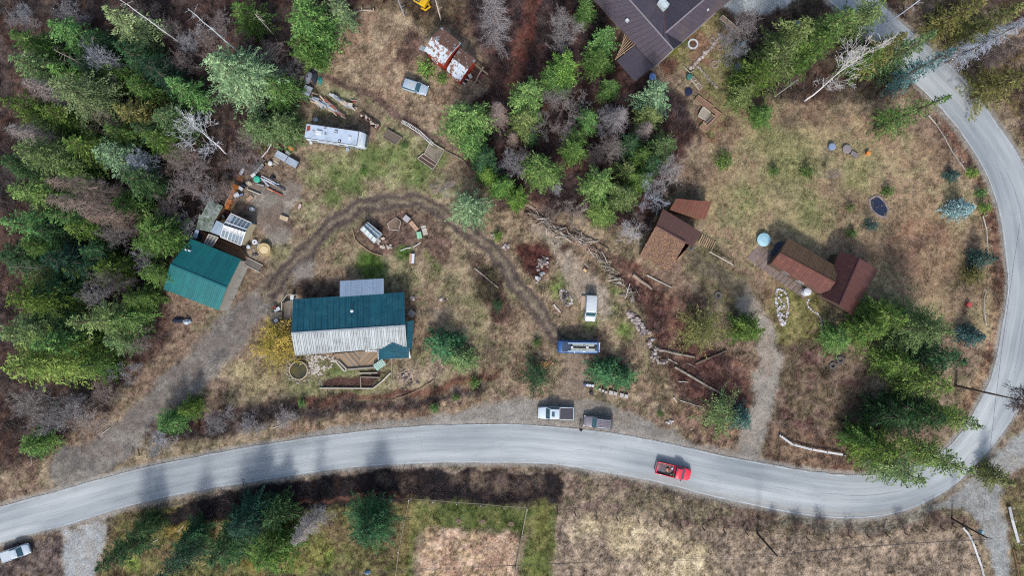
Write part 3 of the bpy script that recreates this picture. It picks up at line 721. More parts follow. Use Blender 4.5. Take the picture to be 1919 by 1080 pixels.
def bare_conifer(s):
    rs = np.random.RandomState(s); segs = []; vs = []; h = 15.0; Rr = 2.6; z = 1.5
    while z < h*.98:
        t = z/h; n = 7
        for k in range(n):
            az = rs.rand()*6.283; L = Rr*(1-t)**.7*rs.uniform(.6,1.15)+.15; o = np.array([math.cos(az), math.sin(az), rs.uniform(-.35,.1)]); val = rs.uniform(.7,1.3)
            p = np.array([0,0,z+rs.uniform(-.2,.2)]); q = p+o*L; segs.append((*p,*q,.026,.012)); vs.append(val)
            for j in range(int(5+L*5)):
                f = rs.uniform(.2,1); b = p+o*L*f; dd = unit(o*.5+rs.randn(3)*.7+np.array([0,0,-.5])); l = rs.uniform(.25,.75)
                segs.append((*b,*(b+dd*l),.017,.009)); vs.append(val*rs.uniform(.7,1.3))
        z += .42
    return trunk_mesh(h, .17, seed=s), seg_mesh("crown", segs, M_TWIG, vs), h, Rr
def tall_sparse(s):
    rs = np.random.RandomState(s); segs = []; vs = []; h = 19.0
    for z in np.arange(14.6, 18.8, .28):
        for k in range(3):
            az = rs.rand()*6.283; L = 3.3*math.sin((z-13.2)/6.0*3.0)*rs.uniform(.6,1.1)+.3
            grow(rs, segs, vs, (0,0,z), (math.cos(az), math.sin(az), .2), L*.55, .04, 1, 4, .5, .1, .3, (3,4), .02)
    for z in np.arange(3,14,.7):
        az = rs.rand()*6.283; segs.append((0,0,z, math.cos(az)*.6, math.sin(az)*.6, z-.1, .02,.01)); vs.append(.8)
    return trunk_mesh(h, .2, seed=s), seg_mesh("crown", segs, M_TWIG, vs), h, 3.0
def birch(s):
    rs = np.random.RandomState(s); segs = []; vs = []; h = 13.0
    p = np.array([0,0,-.2]); d = unit(np.array([.02,.02,1.0])); r = .17; hh = 0
    pts = [p.copy()]; rr = [r]
    for i in range(9):
        d = unit(d+rs.randn(3)*.09+np.array([0,0,.1])); p = p+d*1.05; r *= .9; pts.append(p.copy()); rr.append(r)
        if i >= 3:
            for j in range(2):
                az = rs.rand()*6.283
                grow(rs, segs, vs, p, unit(np.array([math.cos(az), math.sin(az), .9])), rs.uniform(1.6,2.8), r*.5, 1, 4, .5, .5, .3, (3,4), .016)
    grow(rs, segs, vs, p, d, 2.6, r*.8, 0, 4, .5, .5, .3, (3,4), .016)
    mb = MB(); mb.tube(pts, rr, 7); tr = mb.mesh("trunk"); tr.materials.append(M_TWIG)
    at = tr.attributes.new("v", 'FLOAT', 'FACE'); at.data.foreach_set("value", np.full(len(tr.polygons), 1.1, np.float32))
    return tr, seg_mesh("crown", segs, M_TWIG, vs), 12.5, 3.0
def snag(s):
    rs = np.random.RandomState(s); segs = []; vs = []; h = 16.0
    for z in np.arange(5, 15.8, .5):
        az = rs.rand()*6.283; l = rs.uniform(.3,1.1); q = np.array([math.cos(az)*l, math.sin(az)*l, z+rs.uniform(-.3,.4)])
        segs.append((0,0,z,*q,.024,.01)); vs.append(1.0)
        for j in range(2): segs.append((*(q*.6+np.array([0,0,z*.4])), *(q+rs.randn(3)*.3), .014,.008)); vs.append(1.0)
    mb = MB(); pts = [(0,0,-.2)]+[(rs.randn()*.05, rs.randn()*.05, z) for z in np.arange(2, 16.1, 2)]
    mb.tube(pts, list(np.linspace(.16,.05,len(pts))), 7); tr = mb.mesh("trunk"); tr.materials.append(M_TWIG)
    at = tr.attributes.new("v", 'FLOAT', 'FACE'); at.data.foreach_set("value", np.full(len(tr.polygons), 1.1, np.float32))
    return tr, seg_mesh("crown", segs, M_TWIG, vs), h, 1.0
mk_bare('B', (61,62,63), bare_broad); mk_bare('L', (71,72,73), bare_conifer); mk_bare('W', (81,82), birch)
mk_bare('N', (91,92), snag); mk_bare('T', (95,), tall_sparse)
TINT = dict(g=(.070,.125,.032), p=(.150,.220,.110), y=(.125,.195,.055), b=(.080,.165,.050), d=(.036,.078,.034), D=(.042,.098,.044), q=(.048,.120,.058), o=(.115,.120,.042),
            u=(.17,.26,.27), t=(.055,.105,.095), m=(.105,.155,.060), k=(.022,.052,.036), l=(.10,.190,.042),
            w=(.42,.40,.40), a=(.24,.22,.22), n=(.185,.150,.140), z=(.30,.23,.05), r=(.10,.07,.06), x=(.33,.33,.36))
NAME = dict(F='fir_tree', S='spruce_tree', C='cedar_tree', P='small_spruce', G='evergreen_shrub', O='sparse_conifer', B='bare_tree', L='bare_larch', W='bare_birch', N='dead_tree', T='tall_bare_tree')
CAT = dict(G='shrub'); GRP = dict(G='evergreen shrubs dotted over the gardens')
rt = random.Random(5)
def tree(ty, tx, ty_, h, Rr, tint, label, base=None, name=None, cat=None):
    if ty in 'FS': Rr *= 1.06 if (860 < tx < 1290 and ty_ < 410) else 1.28
    if ty in 'CP': Rr *= 1.1
    pk = 'Q' if ty == 'F' and Rr > 4.9 else ty
    tr, cm, h0, r0 = PROT[pk][rt.randrange(len(PROT[pk]))]
    top = P(tx, ty_, h); bx, by = top.x, top.y
    root = thing(name or NAME[ty], label, cat or CAT.get(ty, 'tree'), (bx, by, gz(bx, by)-.02), rt.uniform(0, 6.28), GRP.get(ty, None))
    if base is not None:                                     # leaning stem: the foot stands elsewhere
        b = P(*base); root.location = (b.x, b.y, 0); lean = Vector((bx-b.x, by-b.y, h)); q = lean.to_track_quat('Z', 'Y'); 
        root.rotation_mode = 'QUATERNION'; root.rotation_quaternion = q; h = lean.length
    root.scale = (Rr/r0, Rr/r0, h/h0)
    c = TINT[tint]; j = rt.uniform(.82,1.2); jj = rt.uniform(-.12,.10)
    for nm, me in (("trunk", tr), ("crown", cm)):
        o = bpy.data.objects.new(nm, me); COL.objects.link(o); o.parent = root
        o.color = (min(1,c[0]*j*(1+jj)), min(1,c[1]*j), min(1,c[2]*j*(1-jj)), 1)
    return root
TR = [
# upper left forest
('F',196,14,14,3.2,'p','pale yellow-green fir near the top left, above a darker spruce'),
('F',92,38,11,2.8,'b','bright green fir on the far upper left, left of a whitish leafless crown'),
('B',140,88,13,2.7,'x','whitish leafless crown between firs in the upper left corner'),
('S',215,80,13,3.2,'d','dark spruce in the shade just below the pale yellow-green fir at top left'),
('S',262,112,12,3.0,'k','very dark spruce right of the whitish leafless crown'),
('F',18,104,12,3.0,'m','mid-green fir at the left edge, above the grey-brown larch'),
('F',95,150,16,4.0,'p','large pale green fir low on the upper left slope, brightest of its cluster'),
('F',88,122,12,2.4,'l','vivid yellow-green fir top against the upper side of the large pale fir'),
('S',215,198,11,3.2,'o','olive-brown spruce right of the large pale green fir'),
('S',246,232,11,2.6,'d','dark green spruce below the olive-brown one in the upper left forest'),
('S',312,148,11,3.0,'b','spiky bright green spruce left of the biggest pale fir'),
('F',402,104,17,5.2,'p','biggest pale green fir, its crown leaning over beside the motorhome'),
('F',505,150,10,3.0,'g','green fir tucked against the right side of the biggest pale fir'),
('F',520,228,7,3.0,'m','mid-green fir whose branches touch the rear of the motorhome'),
('F',468,230,8,3.0,'m','mid-green fir below the biggest pale fir'),
('F',4,185,14,3.0,'g','green fir cut by the left edge, left of the grey-brown larch'),
('L',42,150,14,3.0,'n','grey-brown bare larch between firs at the far upper left'),
('B',158,218,12,2.8,'n','pinkish-brown leafless tree below the large pale green fir'),
('L',10,238,14,3.0,'a','grey bare larch at the left edge below the green fir'),
('F',28,276,16,4.2,'m','broad green fir at the left edge above the long brown larches'),
('F',120,262,12,3.0,'g','darker green fir right of the broad one near the left edge'),
('F',176,280,13,3.2,'p','pale grey-green fir just above the long brown larches'),
('B',232,298,11,2.4,'x','whitish twiggy tree beside the pale grey-green fir'),
('B',338,328,8,3.6,'n','grey-brown leafless tree with wide crown below the white birch'),
('B',322,285,9,2.8,'n','brown leafless tree left of the white birch'),
('B',372,372,7,2.6,'a','greyish leafless tree just above the mossy sheds'),
('L',86,336,20,3.0,'n','long grey-brown bare larch, topmost of three lying across the left forest'),
('L',84,372,20,3.0,'n','long grey-brown bare larch, middle of three across the left forest'),
('L',150,398,17,2.6,'n','grey-brown bare larch, lowest of three across the left forest'),
('F',16,352,14,3.2,'y','yellowish fir at the left edge beside the tips of the brown larches'),
('F',0,415,14,3.0,'b','bright green fir at the left edge below the yellowish one'),
('F',84,402,15,2.6,'b','bright green fir just under the brown larches'),
('F',120,425,12,2.6,'g','green fir right of the bright one under the brown larches'),
('C',276,434,10,3.3,'g','rounded dark green cedar left of the green-roofed workshop'),
('F',250,455,9,2.4,'g','smaller green fir on the left flank of the rounded cedar'),
('B',190,435,10,2.4,'n','leafless tree in the gap left of the rounded dark cedar'),
('F',78,486,14,3.2,'k','very dark fir in the shaded gap left of the workshop'),
('F',262,512,10,2.2,'g','green fir close to the left corner of the green workshop roof'),
('B',238,490,9,2.2,'a','grey leafless tree above the small fir near the workshop corner'),
('F',12,562,17,4.0,'g','dull green broad fir on the left edge level with the workshop'),
('F',60,545,13,3.2,'d','dark fir against the dull green broad one'),
('B',180,520,10,2.6,'n','brown leafless tree between the very dark fir and the small fir'),
('F',124,606,18,3.1,'m','long light green fir pointing left below the workshop'),
('F',205,602,10,2.8,'b','bright green fir at the foot of the long light green fir'),
('F',10,692,18,4.8,'y','big yellow-green fir at the left edge, lowest of the large ones'),
('F',60,650,15,3.2,'b','bright green fir above the big yellow-green one'),
('F',130,650,10,2.8,'g','green fir right of the bright one, above the driveway bank'),
('B',12,772,14,3.0,'a','grey leafless tree at the left edge below the big yellow-green fir'),
('B',62,792,11,2.8,'a','grey leafless tree on the bank above the paved road, left end'),
('F',38,842,7,2.4,'b','small bright fir on the bank above the road near the left edge'),
('F',300,800,7,2.5,'b','bright green fir between the gravel driveway and the paved road'),
('F',338,772,6,1.9,'g','smaller green fir behind the one between driveway and road'),
('B',396,790,5,2.6,'a','grey leafless bush tree right of the firs by the driveway mouth'),
('B',290,838,4,2.4,'a','pale leafless tree whose twigs reach over the road edge'),
('B',462,800,4,2.2,'a','grey leafless tree on the road bank below the yellow willow'),
('B',530,788,3.5,2.0,'a','low grey leafless tree on the road bank right of the gravel driveway'),
('F',442,6,10,2.8,'g','green fir at the top edge left of the deep green cedar'),
('C',560,14,14,3.6,'b','deep bright green cedar at the top left of the mown field'),
('C',560,72,10,2.6,'g','green cedar below the deep bright one by the mown field'),
('F',622,-4,10,2.2,'p','pale fir at the top edge right of the deep green cedar'),
('F',70,200,13,2.8,'g','green fir below the grey-brown larch in the far left forest'),
('F',160,60,9,2.2,'d','dark fir in the shade above the whitish leafless crown'),
('B',300,380,7,2.4,'n','brown leafless tree above the rounded dark cedar'),
('B',150,555,9,2.2,'a','grey leafless tree above the long light green fir'),
('N',352,14,19,.9,'w','pale dead trunk slanting across the top left, longest and most upright'),
('N',224,-4,18,.8,'w','pale dead trunk near the top left, left of the longest one'),
('N',478,26,8,.7,'w','short pale dead trunk left of the deep green cedar'),
('N',100,92,15,.9,'a','dark dead trunk running past the whitish leafless crown'),
('N',20,660-160,12,.8,'a','thin dead trunk at the left edge between the dull green and the very dark fir'),
('N',272,497,5,.7,'w','white dead trunk beside the small fir near the workshop corner'),
# white birch and others
('W',360,258,12,2.6,'w','white birch with forked trunk on the slope above the mossy sheds'),
# top middle
('L',922,-34,22,3.0,'n','tall bare larch with a straight grey trunk right of the red house'),
('N',738,-22,10,.7,'a','bare trunk at the top edge above the mown field'),
('N',810,-26,12,.7,'w','pale bare trunk right of the yellow machine'),
('G',796,122,3.0,1.5,'l','bright yellow-green bush at the left wall of the red house'),
('G',828,140,2.6,1.0,'l','narrow yellow-green bush at the lower wall of the red house'),
('C',872,212,11,3.4,'y','yellow-green cedar below the red house'),
('C',884,252,9,2.6,'b','brighter green cedar just below the yellow-green one under the red house'),
('L',932,192,13,2.2,'n','brown bare larch right of the yellow-green cedar'),
('F',992,160,13,3.8,'y','broad light green fir left of the purple-roofed house, large and round'),
('F',985,212,10,3.0,'m','green fir touching the lower side of the broad light green one'),
('C',1062,112,10,2.4,'l','vivid green cedar left of the purple-roofed house'),
('C',1042,135,8,2.0,'b','green cedar between the vivid one and the broad light green fir'),
('F',1142,50,12,3.0,'b','bright fir overhanging the left eave of the purple roof'),
('F',1128,96,9,2.8,'g','green fir beside the pergola of the purple-roofed house'),
('B',1066,14,12,2.6,'a','grey leafless tree left of the purple-roofed house at the top edge'),
('B',1058,62,9,2.2,'a','grey leafless tree with star-shaped crown between the red track and the bright fir'),
('F',1104,-6,9,2.0,'b','small green fir at the top edge against the purple roof'),
('F',1152,152,8,2.1,'b','bright fir below the flat porch roof'),
('F',1242,160,12,3.3,'p','pale yellow-green fir below the gable end of the purple roof'),
('F',1225,205,9,2.8,'m','mid-green fir just under the pale yellow-green one near the raised beds'),
('F',1108,212,8,2.4,'b','bright fir in the middle of the woodland strip'),
('F',1085,248,7,2.2,'g','green fir below the bright one in the middle of the woodland strip'),
('B',1078,196,9,2.2,'a','grey leafless tree left of the bright fir in the woodland strip'),
('B',1020,225,8,2.2,'a','grey leafless tree under the broad light green fir'),
('L',1168,205,11,2.6,'n','brown bare larch between two firs in the woodland strip'),
('L',1218,232,9,2.0,'n','pinkish-brown bare larch leaning towards the raised beds'),
('F',1258,262,11,3.0,'m','bluish-green fir at the left edge of the big lawn'),
('F',1212,285,9,3.0,'g','green fir left of the bluish one by the big lawn'),
('F',1185,312,8,2.4,'m','mid-green fir above the pair near the brown barn'),
('C',1018,312,9,2.8,'y','isolated round yellow-green cedar with a dense crown'),
('F',1132,335,12,3.6,'y','light green fir, left one of the pair above the brown barn'),
('F',1180,362,10,3.2,'m','mid-green fir, right one of the pair above the brown barn'),
('C',1135,395,6,2.0,'y','yellow-green low cedar hanging over the brush pile'),
('F',874,382,12,3.6,'p','pale star-shaped fir at the bend of the dirt track'),
('F',912,322,7,2.0,'l','vivid green fir right above the pale star-shaped fir'),
('C',940,345,6,1.8,'l','vivid green cedar, middle of three small ones by the star-shaped fir'),
('C',970,368,5,1.7,'l','vivid green cedar, lowest of three small ones by the star-shaped fir'),
('G',932,442,1.6,.9,'l','low vivid bush beside the dirt track below the star-shaped fir'),
('B',826,348,4.5,2.1,'a','grey leafless tree left of the star-shaped fir'),
('F',1082,272,9,2.6,'g','green fir right of the isolated round cedar'),
('B',1045,350,4,1.0,'x','small whitish leafless tree at the lower edge of the isolated round cedar'),
('B',1240,348,14,3.0,'x','whitish leafless tree with a fine crown above the brown barn'),
('B',1275,315,14,2.6,'x','grey-white leafless tree reaching over the big lawn'),
('B',1185,432,5,2.0,'w','white gnarled leafless tree leaning over the corner of the brown barn'),
('F',1000,250,6,1.4,'d','dark slim fir in the shade under the broad light green one'),
('B',1118,290,6,1.8,'n','brown leafless tree above the left fir of the pair'),
('L',960,250,8,1.4,'n','slim bare larch between the cedars and the round yellow-green cedar'),
# upper right
('F',1490,82,13,3.4,'m','green fir in the upper right row, left of the olive spruce'),
('F',1442,122,11,3.2,'g','green fir, lowest on the left in the upper right row'),
('F',1412,158,8,2.4,'m','light green fir beside the small grey boat'),
('F',1520,36,14,3.2,'m','green fir in the upper right row near the pale driveway'),
('F',1558,62,13,3.0,'g','deep green fir in the upper right row between two lighter ones'),
('F',1600,18,14,3.0,'y','yellow-green fir at the top of the upper right row'),
('F',1660,0,13,3.0,'m','light fir at the top edge over the upper bend of the road'),
('S',1700,62,14,3.0,'o','olive-brown spruce above the leaning white birch'),
('S',1660,85,10,2.6,'g','green spruce under the olive-brown one'),
('S',1756,58,16,2.8,'m','light green spruce over the road where it leaves the picture at top'),
('S',1796,88,17,2.2,'t','narrow dark spruce leaning across the paved road'),
('S',1784,178,19,2.3,'g','narrow green spruce reaching over the inner edge of the road bend'),
('W',1622,116,19,2.6,'w','leaning white birch with a long bare trunk beside the big lawn'),
('S',1925,4,15,3.2,'o','golden-green conifer in the top right corner'),
('S',1855,-10,14,3.0,'o','golden-green conifer left of the one in the top right corner'),
('L',1952,24,20,2.2,'x','grey bare larch pointing into the top right corner'),
('S',1948,128,14,3.0,'o','golden-green conifer at the right edge outside the road bend'),
('L',1930,70,12,2.6,'n','brownish bare larch outside the road bend'),
('F',1440,208,5,2.0,'b','small bright fir at the upper left corner of the big lawn'),
('B',1408,38,9,2.8,'n','brown leafless tree beside the garden of the purple-roofed house'),
('B',1385,78,7,2.2,'a','grey leafless tree right of the terraced timber beds'),
('N',1497,148,9,.6,'a','short dark dead trunk left of the leaning birch'),
('N',1766,-30,14,.8,'x','pale dead trunk at the top edge outside the road bend'),
# right
('P',1826,388,5,2.3,'u','silvery blue spruce beside the road bend'),
('P',1872,484,6,2.0,'t','dark blue-green spruce touching the road edge, middle of three'),
('P',1846,632,5,2.2,'t','dark blue-green spruce by the road edge, lowest of three'),
('G',1832,322,2.0,1.0,'l','yellow-green bush at the inner road edge above the silvery spruce'),
('G',1848,360,1.8,.9,'b','green bush touching the silvery blue spruce on its upper side'),
('G',1856,388,2.0,1.0,'l','yellow-green bush between the silvery spruce and the road'),
('P',1800,326,3,1.3,'t','small dark spruce by the rail fence above the silvery spruce'),
('G',1834,512,2.2,1.8,'o','olive-yellow low bush left of the dark spruce on the bend'),
('G',1362,299,2.4,1.5,'g','round dark green shrub in the upper left of the big lawn'),
('G',1456,318,1.8,.9,'g','small round shrub, left of a pair in the middle of the big lawn'),
('G',1519,319,2.0,1.1,'g','round shrub, right of a pair in the middle of the big lawn'),
('G',1671,357,1.8,1.0,'g','round shrub above the garden pond'),
('G',1600,388,1.6,.8,'o','small olive shrub left of the garden pond'),
('G',1641,420,2.2,1.1,'t','blue-green shrub just below the garden pond'),
('G',1603,436,1.6,.8,'g','small dark shrub below left of the garden pond'),
('F',1785,622,17,4.0,'m','broad fir, largest of the group beside the right-hand road bend'),
('F',1700,598,12,3.2,'g','green fir above left of the broad one by the right-hand bend'),
('F',1655,622,10,3.0,'g','green fir, leftmost of the group by the brown house'),
('F',1590,640,7,2.4,'b','bright low fir just below the brown house'),
('F',1812,680,16,3.2,'d','dark fir in the shade below the broad one'),
('F',1785,728,15,3.2,'y','yellowish-green fir in the middle of the right-hand group'),
('F',1720,690,11,3.0,'g','green fir left of the yellowish one in the right-hand group'),
('F',1842,800,18,2.7,'g','green fir leaning furthest over the paved road'),
('F',1775,790,14,3.4,'d','dark fir in the centre of the lower right group'),
('F',1828,888,18,2.7,'y','yellowish fir leaning over the road at the lower end of the group'),
('F',1700,790,10,3.4,'d','dark fir, upper left of the lower right group'),
('F',1735,905,15,3.2,'m','grey-green fir overhanging the road, lowest of the group'),
('F',1680,855,11,3.4,'g','green fir, left end of the lower right group'),
('F',1640,835,8,2.4,'g','low green fir where the white rail fence ends'),
('T',1965,762,19,3.0,'r','tall dark bare tree leaning over the road at the right edge'),
('B',1455,982,2.2,1.3,'r','dark reddish leafless bush on the verge, first from the left below the road'),
('B',1500,990,2.2,1.5,'r','dark reddish leafless bush on the verge, second from the left below the road'),
('B',1545,992,2.4,1.7,'r','dark reddish leafless bush on the verge, third from the left below the road'),
('B',1600,996,2.0,1.4,'r','dark reddish leafless bush on the verge, fourth from the left below the road'),
('B',1700,986,2.2,1.3,'r','dark reddish leafless bush on the verge, fifth from the left below the road'),
('B',1762,974,2.4,1.5,'r','dark reddish leafless bush on the verge beside the utility pole'),
('B',1580,320,6,.9,'a','thin grey leafless sapling in the upper big lawn'),
# centre and south
('O',512,636,5,3.4,'z','yellow-twigged shrub touching the upper side of the willow by the main house'),
('O',504,656,5,4.0,'z','yellow-twigged willow at the left end of the main house'),
('P',828,650,6,3.3,'q','green pine on the slope right of the main house'),
('P',860,674,5,2.9,'m','lighter pine touching the green one right of the main house'),
('P',1138,702,6,3.0,'q','green pine between the blue bus and the row of white boxes'),
('P',1174,714,5,2.5,'q','smaller green pine at the right end of the row of white boxes'),
('O',1006,708,4,3.2,'d','sparse dark shrub-like conifer left of the dirt entrance'),
('O',1325,622,7,4.6,'o','sparse olive conifer on the bank left of the gravel drive'),
('F',1420,622,8,2.6,'g','dark green fir at the edge of the gravel drive'),
('O',1362,782,5,4.0,'m','sage-green sparse conifer on the bank by the lower gravel drive'),
('P',1402,790,5,2.4,'t','bluish small conifer touching the lower gravel drive'),
('G',1007,643,1.4,.75,'g','small dark bush left of the blue bus'),
('G',889,720,1.6,1.0,'b','bright bush on the bank below the pines'),
('G',854,747,1.2,.6,'g','small bush on the bank above the road, middle one'),
('G',814,768,1.5,.8,'b','bright bush at the road bank below the middle one'),
('G',563,758,1.4,.8,'b','bush below the round water tank'),
('G',679,320,1.2,.75,'l','little bright bush in the middle of the upper lawn'),
('G',757,271,1.2,.6,'b','little bush beside the lone raised bed on the upper lawn'),
('G',1240,778,1.4,.6,'g','small dark bush at the edge of the gravel lay-by'),
('O',932,572,2.2,1.3,'d','low dark conifer beside the dirt track, right of the main house'),
('B',848,545,2.2,1.0,'r','small dark reddish leafless bush right of the main house'),
('B',912,665,2.4,1.8,'r','reddish leafless bush right of the pines'),
('B',785,662,1.4,.8,'r','small reddish leafless bush left of the pines'),
('F',178,1072,14,2.5,'d','green fir at the bottom edge right of the pale side road'),
('F',240,1010,9,2.0,'d','dark fir above the one right of the pale side road'),
('F',296,1085,14,2.4,'k','very dark slim fir at the bottom edge, second from the left'),
('F',330,1030,9,2.4,'d','dark fir just above the very dark slim one'),
('F',392,1058,13,3.6,'d','green fir at the bottom edge, third from the left'),
('F',436,1000,11,3.9,'k','darkest fir close to the burnt verge'),
('F',480,1062,12,3.7,'g','lighter green fir at the bottom edge, left of the grey leafless tree'),
('F',498,985,9,2.8,'d','dark fir close to the burnt verge, right of the darkest one'),
('L',548,1022,13,2.2,'a','grey leafless tree on the grass below the burnt verge'),
('B',588,985,7,2.2,'a','small grey leafless tree between the fir row and the large dark fir'),
('F',678,1012,12,4.0,'D','large dark green fir standing alone on the grass below the road'),
('P',1902,908,7,2.4,'o','olive conifer at the right edge by the side road'),
]
SC = {'F':.93}
for row in TR: tree(*row)
SHL = [(180,118),(238,150),(292,212),(196,238),(60,228),(2,300),(112,318),(232,328),(0,480),(40,458),(150,468),(184,504),(42,520),(232,562),(96,588),(40,612),(196,640),(150,688),(20,60),(130,110),(270,250),(60,430),(215,380),(120,505),(0,628)]
SHC = [(1190,262),(1212,330),(908,290),(1232,300)]
SAL = [(340,60),(398,36),(300,44),(332,102),(452,70),(502,92),(532,120),(292,128),(60,92),(22,22),(120,12),(312,236),(282,322),(404,356),(442,300),(462,262),(330,424),(250,12),(380,74),(420,290),(240,640),(215,700),(180,742),(150,790),(120,770)]
SAC = [(1046,172),(1060,240),(962,300),(1040,398),(1092,190),(1142,220),(1150,272),(1080,400),(1205,415),(985,300)]
USED = set()
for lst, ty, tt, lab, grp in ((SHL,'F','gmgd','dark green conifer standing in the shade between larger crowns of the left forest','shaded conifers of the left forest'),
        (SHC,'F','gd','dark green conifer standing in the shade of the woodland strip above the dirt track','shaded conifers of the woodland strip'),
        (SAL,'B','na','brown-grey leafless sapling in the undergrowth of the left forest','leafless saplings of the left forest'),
        (SAC,'B','na','brown-grey leafless sapling in the undergrowth of the woodland strip','leafless saplings of the woodland strip')):
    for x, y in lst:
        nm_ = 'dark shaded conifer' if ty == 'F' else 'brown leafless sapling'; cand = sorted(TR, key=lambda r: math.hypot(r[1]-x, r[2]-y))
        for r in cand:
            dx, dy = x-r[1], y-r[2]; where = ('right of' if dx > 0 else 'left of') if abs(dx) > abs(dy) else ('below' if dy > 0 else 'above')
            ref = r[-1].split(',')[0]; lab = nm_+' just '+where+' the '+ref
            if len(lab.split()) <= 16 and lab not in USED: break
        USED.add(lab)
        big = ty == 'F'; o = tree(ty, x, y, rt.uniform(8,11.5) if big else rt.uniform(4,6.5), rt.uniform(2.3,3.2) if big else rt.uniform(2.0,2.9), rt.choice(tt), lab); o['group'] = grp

print("trees", len(TR))
# ================================================================ BUILDINGS
W_GREY = wood(A(150,138,124)); W_TAN = wood(A(176,150,122)); W_DARK = wood(A(104,88,76)); W_PALE = wood(A(196,188,176)); W_BROWN = wood(A(140,106,82))
W_WHITE = wood(A(215,216,216), .15); M_CONC = mat(A(150,148,142), .9, var=.2, scale=2)
G_DARK = glass_mat(); M_BLACK = mat((.02,.02,.022), .7, var=.2)
M_WHITE = mat(A(222,228,236), .5, var=.12, scale=2.5, dirt=A(176,184,190), dirt_amt=.5)
M_STONE = mat(A(168,160,152), .9, var=.4, scale=3); M_SOIL = mat(A(98,76,66), .95, var=.5, scale=6)
M_SOIL2 = mat(A(134,112,96), .95, var=.5, scale=6)
def lerp(a, b, t): return a+(b-a)*t
def roof_sheets(parent, eL, eR, rR, rL, m, wid=.92, ribs=3, rib_h=.045, th=.04, name="roof_sheet", over=0.0, lab=None):
    """metal roof slope laid in separate sheets; eL/eR eave corners, rL/rR ridge corners"""
    eL, eR, rR, rL = map(Vector, (eL, eR, rR, rL)); n = max(1, round((eR-eL).length/wid)); rr = random.Random(int(eL.x*7+eL.y*13))
    nrm = (eR-eL).cross(rL-eL).normalized(); 
    if nrm.z < 0: nrm = -nrm
    for i in range(n):
        mb = MB(); t0, t1 = i/n, (i+1)/n; lift = nrm*(.004*(i % 2)+.002)
        g = .0012
        a, b = lerp(eL,eR,t0+g)+lift, lerp(eL,eR,t1-g)+lift; c, d = lerp(rL,rR,t1-g)+lift, lerp(rL,rR,t0+g)+lift
        mb.slab([a,b,c,d], th)
        for k in range(ribs):
            u = (k+.5)/ribs; p = lerp(a,b,u); q = lerp(d,c,u); s_ = (b-a).normalized()*.035; up = nrm*rib_h
            vs = [p-s_*1.6, p-s_*.5+up, p+s_*.5+up, p+s_*1.6, q-s_*1.6, q-s_*.5+up, q+s_*.5+up, q+s_*1.6]
            mb.add(vs, [(0,1,5,4),(1,2,6,5),(2,3,7,6),(3,2,1,0),(4,5,6,7)])
        put(name, mb, m, parent, label=lab)
def walls(parent, poly, z1, m, ridge=None, name="wall"):
    """wall prism; ridge=(i0,i1,peak_z) makes gables on edges i0 and i1"""
    n = len(poly)
    for i in range(n):
        a = Vector((*poly[i][:2], -.1)); b = Vector((*poly[(i+1)%n][:2], -.1)); mb = MB(); d = (b-a).normalized(); nrm = Vector((d.y,-d.x,0))*.08
        top = [Vector((b.x,b.y,z1)), Vector((a.x,a.y,z1))]
        if ridge and i in ridge[:2]: top.insert(1, Vector(((a.x+b.x)/2,(a.y+b.y)/2,ridge[2])))
        out = [a,b]+top; k = len(out); ins = [p-nrm for p in out]
        mb.add(out+ins, [tuple(range(k)), tuple(range(2*k-1,k-1,-1))]+[(j,k+j,k+(j+1)%k,(j+1)%k) for j in range(k)])
        put(name, mb, m, parent)
def inset(poly, d):
    c = sum((Vector((*p[:2],0)) for p in poly), Vector((0,0,0)))/len(poly)
    return [tuple((Vector((*p[:2],0))-c)*(1-d/((Vector((*p[:2],0))-c).length))+c)[:2] for p in poly]
def window(parent, a, b, t, zc, w_=1.1, h_=1.0, door=False):
    a = Vector((a[0],a[1],0)); b = Vector((b[0],b[1],0)); d = (b-a).normalized(); c = lerp(a,b,t); n = Vector((d.y,-d.x,0))
    mb = MB(); z0, z1 = (0.02, 2.05) if door else (zc-h_/2, zc+h_/2)
    p0 = c-d*w_/2+n*.02; p1 = c+d*w_/2+n*.02
    for q0, q1 in ((p0+Vector((0,0,z0)), p1+Vector((0,0,z0))), (p0+Vector((0,0,z1)), p1+Vector((0,0,z1))),
                   (p0+Vector((0,0,z0)), p0+Vector((0,0,z1))), (p1+Vector((0,0,z0)), p1+Vector((0,0,z1)))): mb.bar(q0, q1, .08, .08)
    f = put("door" if door else "window", mb, W_WHITE, parent)
    m2 = MB(); m2.bar(c+n*.015+Vector((0,0,z0+.04)), c+n*.015+Vector((0,0,z1-.04)), w_-.1, .03) if False else m2.slab([p0+Vector((0,0,z0+.04)), p1+Vector((0,0,z0+.04)), p1+Vector((0,0,z1-.04)), p0+Vector((0,0,z1-.04))], .001)
    put("door_leaf" if door else "pane", m2, W_BROWN if door else G_DARK, f)
def ridge_cap(parent, a, b, m, w_=.28, name="ridge_cap"):
    mb = MB(); mb.bar(Vector(a)+Vector((0,0,.05)), Vector(b)+Vector((0,0,.05)), w_, .05); put(name, mb, m, parent)
def boards(parent, quad, n, m, th=.05, name="board", gap=.04, z=None):
    """n boards running from edge a-b to edge d-c"""
    a, b, c, d = (Vector(q) for q in quad)
    for i in range(n):
        t0, t1 = (i+gap)/n, (i+1-gap)/n
        mb = MB(); mb.slab([lerp(a,b,t0), lerp(a,b,t1), lerp(d,c,t1), lerp(d,c,t0)], th); put(name, mb, m, parent)

